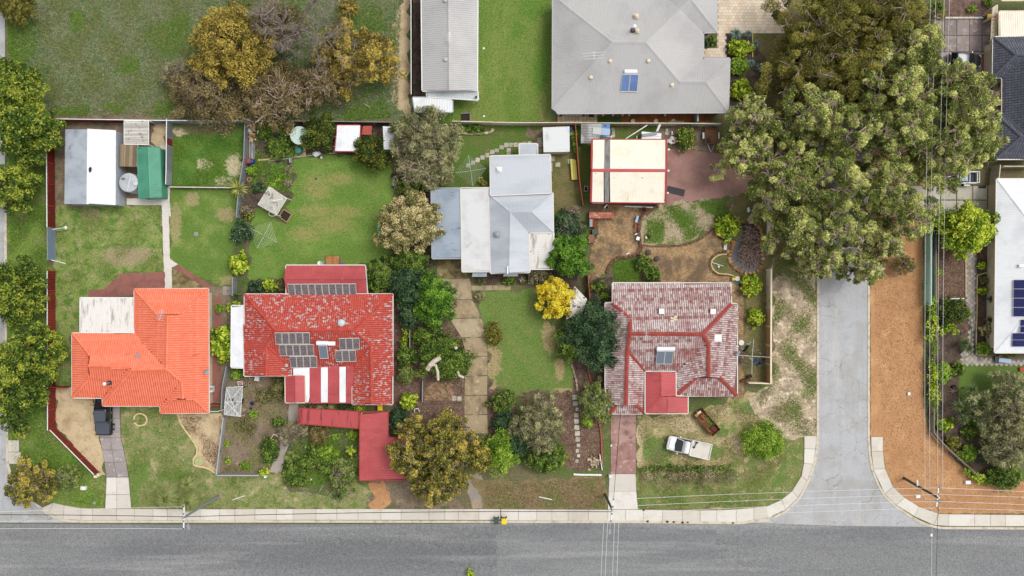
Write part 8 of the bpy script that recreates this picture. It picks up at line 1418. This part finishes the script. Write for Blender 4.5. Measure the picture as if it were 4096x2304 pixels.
# grey house beds, big house garden
spiky('bromeliad', 'yellow green rosette plant beside the rear wing', ('Z3', 585, 510), .55, .5, YUCY, 30, .14); spiky('bromeliad', 'paler yellow rosette plant touching the off white wing', ('Z3', 615, 538), .55, .5, YUCY, 30, .14); spiky('flax', 'dark fan leaved plant below the off white wing awning', ('Z3', 590, 1240), .75, .6, YUC, 46, .05); plant('shrub', 'green shrub below the hip roof gable', ('Z3', 790, 1240), .95, 1., 'mid', ry=.6, cat='shrub'); plant('flowering_shrub', 'white and pink flowers below the grey gable', ('Z3', 890, 1235), .45, .6, 'rose', ry=.5, cat='shrub', flowers=(WHITE, 30, .05)); plant('shrub', 'brown twiggy bush beside the long driveway top', ('Z3', 580, 1350), .8, .8, 'wispy', ry=.7, cat='shrub', dens=.6)
plant('shrub', 'broad leaved clump inside a rock edge by the cream fence', ('T2', 2215, 1295), 1.15, .8, 'mid', ry=.65, cat='plant'); plant('shrub', 'ferny plant left of the broad leaved clump', ('T2', 2075, 1292), .55, .7, 'topiary', ry=.45, cat='plant'); hedge('creeper', 'green creeper along the terracotta fence by the white hut', 'Z3 1262,190 1275,290', .8, 1.3, 'topiary', cat='creeper')
plant('shrub', 'green leafy shrub left of the weathered tiles top', ('Z9', 345, 120), 1.1, 1.3, 'mid', ry=.75, cat='shrub'); spiky('cordyline', 'dark fan palm left of the weathered tiled house', ('Z9', 330, 218), .9, 1.2, YUC, 50, .06); plant('fern', 'light fern right of the dark fan palm', ('Z9', 395, 188), .55, .8, 'topiary', cat='plant')
spiky('agave', 'large blue grey agave beside the cream pavers', ('T3', 2245, 350), .95, .8, AGA, 60, .1)
for i, (x, y, lb) in enumerate(((2370, 350, 'blue grey agave at the corner of the cream pavers'), (2440, 450, 'blue grey agave right of the lime shrubs'), (2490, 680, 'blue grey agave on the dark mulch'), (2560, 690, 'blue grey agave at the right of the mulch bed'), (2530, 880, 'dark agave above the corner planter edge'), (2400, 640, 'small blue grey agave under the lime shrub'), (2250, 1100, 'blue grey agave at the big grey house corner'))): spiky('agave', lb, ('T3', x, y), .65, .6, AGA, 44, .08)
plant('lime_shrub', 'lime green shrub nearest the cream pavers', ('T3', 2300, 470), 1.4, 1.5, 'lime', ry=1.15, cat='shrub'); plant('lime_shrub', 'deeper green shrub between two lime ones', ('T3', 2300, 660), 1.2, 1.5, 'topiary', ry=1.15, cat='shrub'); plant('lime_shrub', 'lime green shrub at the right gutter of the big grey house', ('T3', 2315, 905), 1.35, 1.5, 'lime', ry=1.4, cat='shrub'); plant('shrub', 'small entry shrub in the corner bed of the big grey house', ('T3', 2025, 400), .45, .7, 'mid', ry=.8, cat='shrub'); plant('shrub', 'narrow dark shrub in the corner bed of the big grey house', ('T3', 1955, 430), .3, .7, 'deep', ry=.7, cat='shrub')
edging('timber_edging', 'tan sleepers edging the planted strip by the big grey house', 'T3 2418,330 2418,610', .1, .2, YELP, 1.5, piece='sleeper'); edging('timber_edging', 'tan sleepers at the lower planter corner by the gum trees', 'T3 2558,740 2558,1005 2490,1005', .1, .2, YELP, 1.5, piece='sleeper')
# east gardens
plant('magnolia', 'glossy yellow green tree beside the white house', ('Z5', 1462, 660), 3.2, 4.8, 'lime', ry=3.4, lobes=24); plant('shrub', 'dark shrub in the shade left of the glossy tree', ('Z5', 1222, 615), .95, 2., 'deep', ry=1.8, cat='shrub'); plant('topiary_shrub', 'big round dark clipped shrub by the diagonal paver path', ('D6', 290, 330), 2.15, 2.4, 'citrus', ry=1.8, cat='shrub', lobes=20)
hedge('creeper', 'lime creeper over the end of the teal fence', 'D6 118,265 112,370 108,480', 1.1, 1.6, 'lime', cat='creeper'); hedge('creeper', 'lime creeper trailing below the round dark shrub', 'D6 180,455 240,420 220,380 260,440', .9, 1.2, 'lime', cat='creeper'); hedge('creeper', 'leafy lime hedge along the timber fence above the marker', 'Z10 838,330 848,430 850,545', 1., 1.4, 'lime', cat='creeper'); hedge('creeper', 'thin creeper along the middle of the timber fence', 'D6 118,500 140,560 120,640', .7, 1.2, 'topiary', cat='creeper'); hedge('creeper', 'lime creeper over the end of the corner fence', 'D7 215,650 262,690 335,712', .9, 1., 'lime', cat='creeper'); hedge('creeper', 'clump of creeper below the lime hedge', 'Z10 860,580 875,640', .8, 1.1, 'mid', cat='creeper')
plant('topiary_shrub', 'bright clipped oval shrub in the corner garden', ('D7', 105, 122), 1.05, 1.5, 'topiary', ry=1.45, cat='shrub', lobes=14); plant('topiary_shrub', 'bright clipped round shrub near the corner fence', ('D7', 240, 575), 1.15, 1.5, 'topiary', ry=1.15, cat='shrub', lobes=14); plant('shrub', 'broad leaved shrub right of the clipped oval shrub', ('D7', 190, 105), .75, 1.3, 'mid', ry=1., cat='shrub'); plant('shrub', 'lime ferny shrub beside the cordylines', ('D7', 115, 410), 1.1, 1.1, 'lime', ry=.85, cat='shrub'); plant('shrub', 'low green plants below the cordylines', ('D7', 245, 450), 1.1, .8, 'mid', ry=.95, cat='shrub'); plant('shrub', 'brown green bush inside the timber corner fence', ('D7', 155, 510), 1.1, 1.3, 'bushgum', ry=1., cat='shrub')
for x, y, lb in ((238, 212, 'uppermost dark cordyline rosette on the green lawn edge'), (226, 280, 'middle dark cordyline rosette'), (165, 302, 'leftmost dark cordyline rosette'), (192, 372, 'lowest dark cordyline rosette'), (278, 330, 'rightmost dark cordyline rosette'), (245, 345, 'dark cordyline rosette between the lowest and rightmost')): spiky('cordyline', lb, ('D7', x, y), 1.0, 1.8, YUC, 60, .07, group='dark cordylines in the corner garden')
plant('bottlebrush', 'huge grey green weeping bottlebrush at the right edge', ('D7', 485, 330), 3.6, 5.5, 'silver', ry=4.3, limbs=5, lobes=26); plant('bottlebrush', 'lower half of grey green weeping foliage at the right edge', ('D7', 470, 530), 3., 5, 'silver', ry=2.6, limbs=5); plant('shrub', 'dark blue green shrub left of the weeping bottlebrush', ('D7', 342, 565), 1.2, 1.9, 'deep', ry=1.2, cat='shrub'); plant('shrub', 'dark leafy shrub at the bottom of the corner garden', ('D7', 450, 695), 2.4, 2.4, 'mid', ry=1.6, cat='shrub')
spiky('cordyline', 'spiky green clump on the diagonal path bend', ('D6', 345, 525), 1.0, 1., YUC, 60, .07); spiky('cordyline', 'second spiky clump at the diagonal path bend', ('D6', 372, 560), .9, .9, YUC, 60, .07); spiky('yucca', 'upper spiky yucca in the white house wall bed', ('D6', 520, 240), .65, .9, YUC, 44, .07); spiky('yucca', 'lower spiky yucca in the white house wall bed', ('D6', 512, 375), .6, .9, YUC, 44, .07); plant('shrub', 'pale cream green shrub in the white house wall bed', ('D6', 508, 445), .95, 1.3, 'cream', ry=.85, cat='shrub'); plant('shrub', 'green shrub at the lower end of the white house wall bed', ('D6', 490, 560), .95, 1.2, 'topiary', ry=.8, cat='shrub'); plant('shrub', 'grey leaved shrub at the upper end of the white house wall bed', ('D6', 492, 115), .55, 1., 'rose', ry=.55, cat='shrub'); plant('shrub', 'lime leaved shrub by the upper yucca', ('D6', 485, 185), .6, 1., 'lime', ry=.5, cat='shrub'); plant('shrub', 'small plant pots of greenery in the garden nook', ('D6', 475, 15), .55, .8, 'lime', ry=.5, cat='shrub'); plant('shrub', 'small lime plant in the sparse strip behind the teal fence', ('D6', 185, 60), .45, .6, 'lime', ry=.7, cat='plant'); plant('shrub', 'low dark shrub under the lower white gutter', ('D6', 650, 608), 1.3, .7, 'bushgum', ry=.3, cat='shrub')
plant('shrub', 'dark shrub at the top between the wires', ('T4', 1710, 70), 1.1, 2, 'mid', ry=1., cat='shrub'); plant('shrub', 'bright lime plant in the gravelly top bed', ('T4', 2055, 85), .6, .7, 'topiary', ry=.5, cat='plant'); plant('shrub', 'lime shrub at the top edge by the pale awning', ('T4', 2225, 15), .65, 1., 'topiary', ry=.45, cat='shrub'); spiky('palm', 'small green palm by the charcoal roof recess', ('T4', 2312, 870), .6, 1.2, YUC, 40, .07); spiky('palm', 'larger green palm by the charcoal roof corner', ('T4', 2305, 1065), .75, 1.3, YUC, 50, .07)
plant('weed_clump', 'leafy sapling growing at the bottom road edge', ('Z12', 1815, 1430), .5, 1.2, 'lime', cat='plant', dens=.8)
# grass, weeds and litter nobody could count
blades('tussock_grass', 'tall dull tussock grass filling the vacant paddock', 'F 20,-20 1010,-20 1000,290 640,300 130,285 60,200', 46000, .42, .06, BL_T, upright=.4)
for n_, (q, c_) in enumerate((('80,230 340,200 360,560 180,680 80,500', 3000), ('700,120 840,120 850,310 720,290', 1200), ('1440,320 1900,110 1930,480 1650,590', 4200), ('560,1100 900,1075 880,1155 560,1155', 1400), ('1200,590 1390,580 1390,740 1210,730', 1500), ('1000,1040 1250,1070 1200,1145', 900), ('1560,1040 1740,1030 1740,1170 1590,1150', 1100), ('200,560 460,760 400,1000 180,760', 1200))):
 blades('green_grass', NTH[n_] + ' bright green grass patch of the vacant paddock counted from the left edge', 'T1 ' + q, c_, .34, .07, BL_B, upright=.4, lo=.1, hi=1)
blades('green_grass', 'bright grass under and right of the golden trees', 'T2 850,1120 1300,1000 1350,1180 900,1210', 2200, .34, .07, BL_B, upright=.4); blades('green_grass', 'bright grass between the bare tree and the sandy strip', 'T2 830,110 1250,60 1330,300 1200,330 900,300', 2500, .34, .07, BL_B, upright=.4)
blades('green_grass', 'brighter grass clumps in the vacant paddock', 'F 20,0 1000,0 1000,290 640,300 130,285 60,200', 16000, .38, .06, BL_B, clump=.7, upright=.4)
blades('dry_grass', 'dry stalks in the vacant paddock', 'F 100,0 480,0 480,290 130,290', 6000, .4, .04, BL_D, clump=.4, upright=.6)
blades('green_grass', 'rough grass on the left street verge', 'F 22,300 122,300 124,1080 250,1190 255,1275 130,1255 30,1150', 18000, .22, .05, BL_B, clump=.1, upright=.6, lo=0, hi=.8)
blades('weedy_grass', 'tufts of grass in the small weedy lawn', 'Z1 1260,240 1780,300 1740,620 1255,620', 5000, .24, .05, BL_B, clump=.2)
blades('lawn_grass', 'grass tufts on the patchy lawn of the orange house', 'Z1 410,780 1160,770 1185,1240 900,1260 700,1400 410,1440', 9000, .18, .05, BL_G, clump=.5)
blades('lawn_grass', 'grass tufts on the faded front lawn of the orange house', 'Z11 1010,60 1310,70 1470,130 1600,400 1590,540 1790,640 2100,640 2100,885 1090,885 1050,600', 10000, .18, .05, BL_G, clump=.3)
blades('leaf_litter', 'dry weeds and litter in the brown front garden', 'D8 80,170 470,120 490,300 400,460 350,760 30,775 75,400', 6000, .2, .05, LITTER, clump=-.2, upright=.4); blades('weeds', 'thin weeds in the brown front garden', 'D8 80,170 470,120 490,300 400,460 350,760 30,775 75,400', 4500, .2, .06, BL_G, clump=.4)
blades('leaf_litter', 'fallen bark and leaves under the paddock trees', 'F 470,180 760,190 790,300 600,300 430,290', 4000, .25, .05, LITTER, upright=.3)
blades('weeds', 'leafy ground cover in the leafy front garden', 'Z12 400,330 900,250 900,640 620,700 330,700 280,560', 9000, .22, .1, BL_B, clump=-.3, upright=.6); blades('weeds', 'low greenery in the vegetable garden', 'Z2 60,110 460,100 660,290 380,350 370,620 250,560 70,640', 8000, .22, .1, BL_B, clump=.3, upright=.6)
blades('lawn_grass', 'grass tufts on the lawn around the white ute', 'Z9 640,1070 1010,1050 1330,945 1590,850 1760,1000 1700,1400 1300,1620 650,1620', 2500, .2, .05, BL_G, clump=.9); blades('dry_grass', 'dry grass on the lawn around the white ute', 'Z9 640,1070 1010,1050 1330,945 1590,850 1760,1000 1700,1400 1300,1620 650,1620', 7000, .2, .05, BL_D, clump=.3)
blades('weeds', 'scattered weeds in the sandy verge', 'F 1950,640 2055,640 2055,1095 1960,1095 1900,1000 1945,965', 7000, .2, .07, BL_B, clump=.9); blades('dry_grass', 'dry tufts in the sandy verge', 'F 1950,600 2055,640 2055,1095 1960,1095 1900,1000 1945,965', 7000, .2, .05, BL_D, clump=.2)
blades('weeds', 'weeds in the grassy mound inside the brick path', 'Z4 690,720 1100,660 1310,650 1300,760 1180,840 1000,940 860,970 680,960', 4500, .2, .07, BL_B, clump=.8); blades('weeds', 'weeds in the bed enclosed by the curving wall', 'Z4 460,1100 600,1080 660,1130 640,1230 470,1240', 3500, .22, .08, BL_B, clump=-.5)
blades('leaf_litter', 'dry leaves under the gum trees', 'F 1950,400 2060,400 2060,680 1950,640', 2500, .2, .05, LITTER, upright=.3); blades('leaf_litter', 'leaf litter on the mulch by the long driveway', 'Z8 200,400 640,420 650,1180 300,1240 130,1100', 5000, .18, .06, LITTER, upright=.3); blades('leaf_litter', 'leaf litter on the red mulch bed', 'Z8 1030,900 1450,880 1640,1080 1640,1440 1380,1440', 5000, .18, .06, LITTER, upright=.3); blades('leaf_litter', 'stones and litter on the sparse strip behind the teal fence', 'Z5 1190,720 1420,870 1420,1170 1190,1170', 2500, .16, .06, LITTER, upright=.3)
blades('leaf_litter', 'brown litter on the verge by the middle pole', 'Z13 50,400 600,360 610,500 45,500', 5000, .18, .05, LITTER, upright=.4); blades('lawn_grass', 'thin grass on the brown verge', 'Z13 50,400 600,360 610,500 45,500', 3500, .16, .05, BL_G, clump=.3); blades('lawn_grass', 'grass on the corner verge', 'Z13 765,400 1240,400 1390,330 1420,460 1290,495 765,500', 5000, .18, .05, BL_G, clump=.1)
blades('lawn_grass', 'grass texture of the central front lawn', 'Z8 800,180 1150,190 1310,410 1320,640 1420,830 1020,880 840,840', 7000, .12, .05, BL_G); blades('lawn_grass', 'grass texture of the striped lawn', 'T3 -450,-20 405,-20 405,1200 -450,1200', 12000, .12, .05, BL_G); blades('lawn_grass', 'grass texture of the big mown lawn', 'Z2 400,370 820,330 1090,420 990,850 1080,1040 900,1110 330,1110 80,1220 90,820 250,790 390,760', 15000, .1, .05, BL_G)
blades('lawn_grass', 'grass tufts on the nature strip', 'Z12 -90,640 320,760 640,790 980,690 980,885 -90,885', 6000, .16, .05, BL_G, clump=.1); blades('leaf_litter', 'stones and litter on the orange verge', 'Z10 545,-200 805,-200 810,560 840,690 1080,930 1340,965 1340,1110 895,1110 660,970 610,880', 9000, .13, .06, mat('verge stones', None, ramp=[(132, 92, 60), (176, 130, 90), (214, 176, 136)], rough=.95), upright=.2); blades('lawn_grass', 'grass on the sandy bed edges', 'Z11 1480,140 1820,130 1790,590 1640,420', 1500, .2, .05, LITTER, clump=.6)
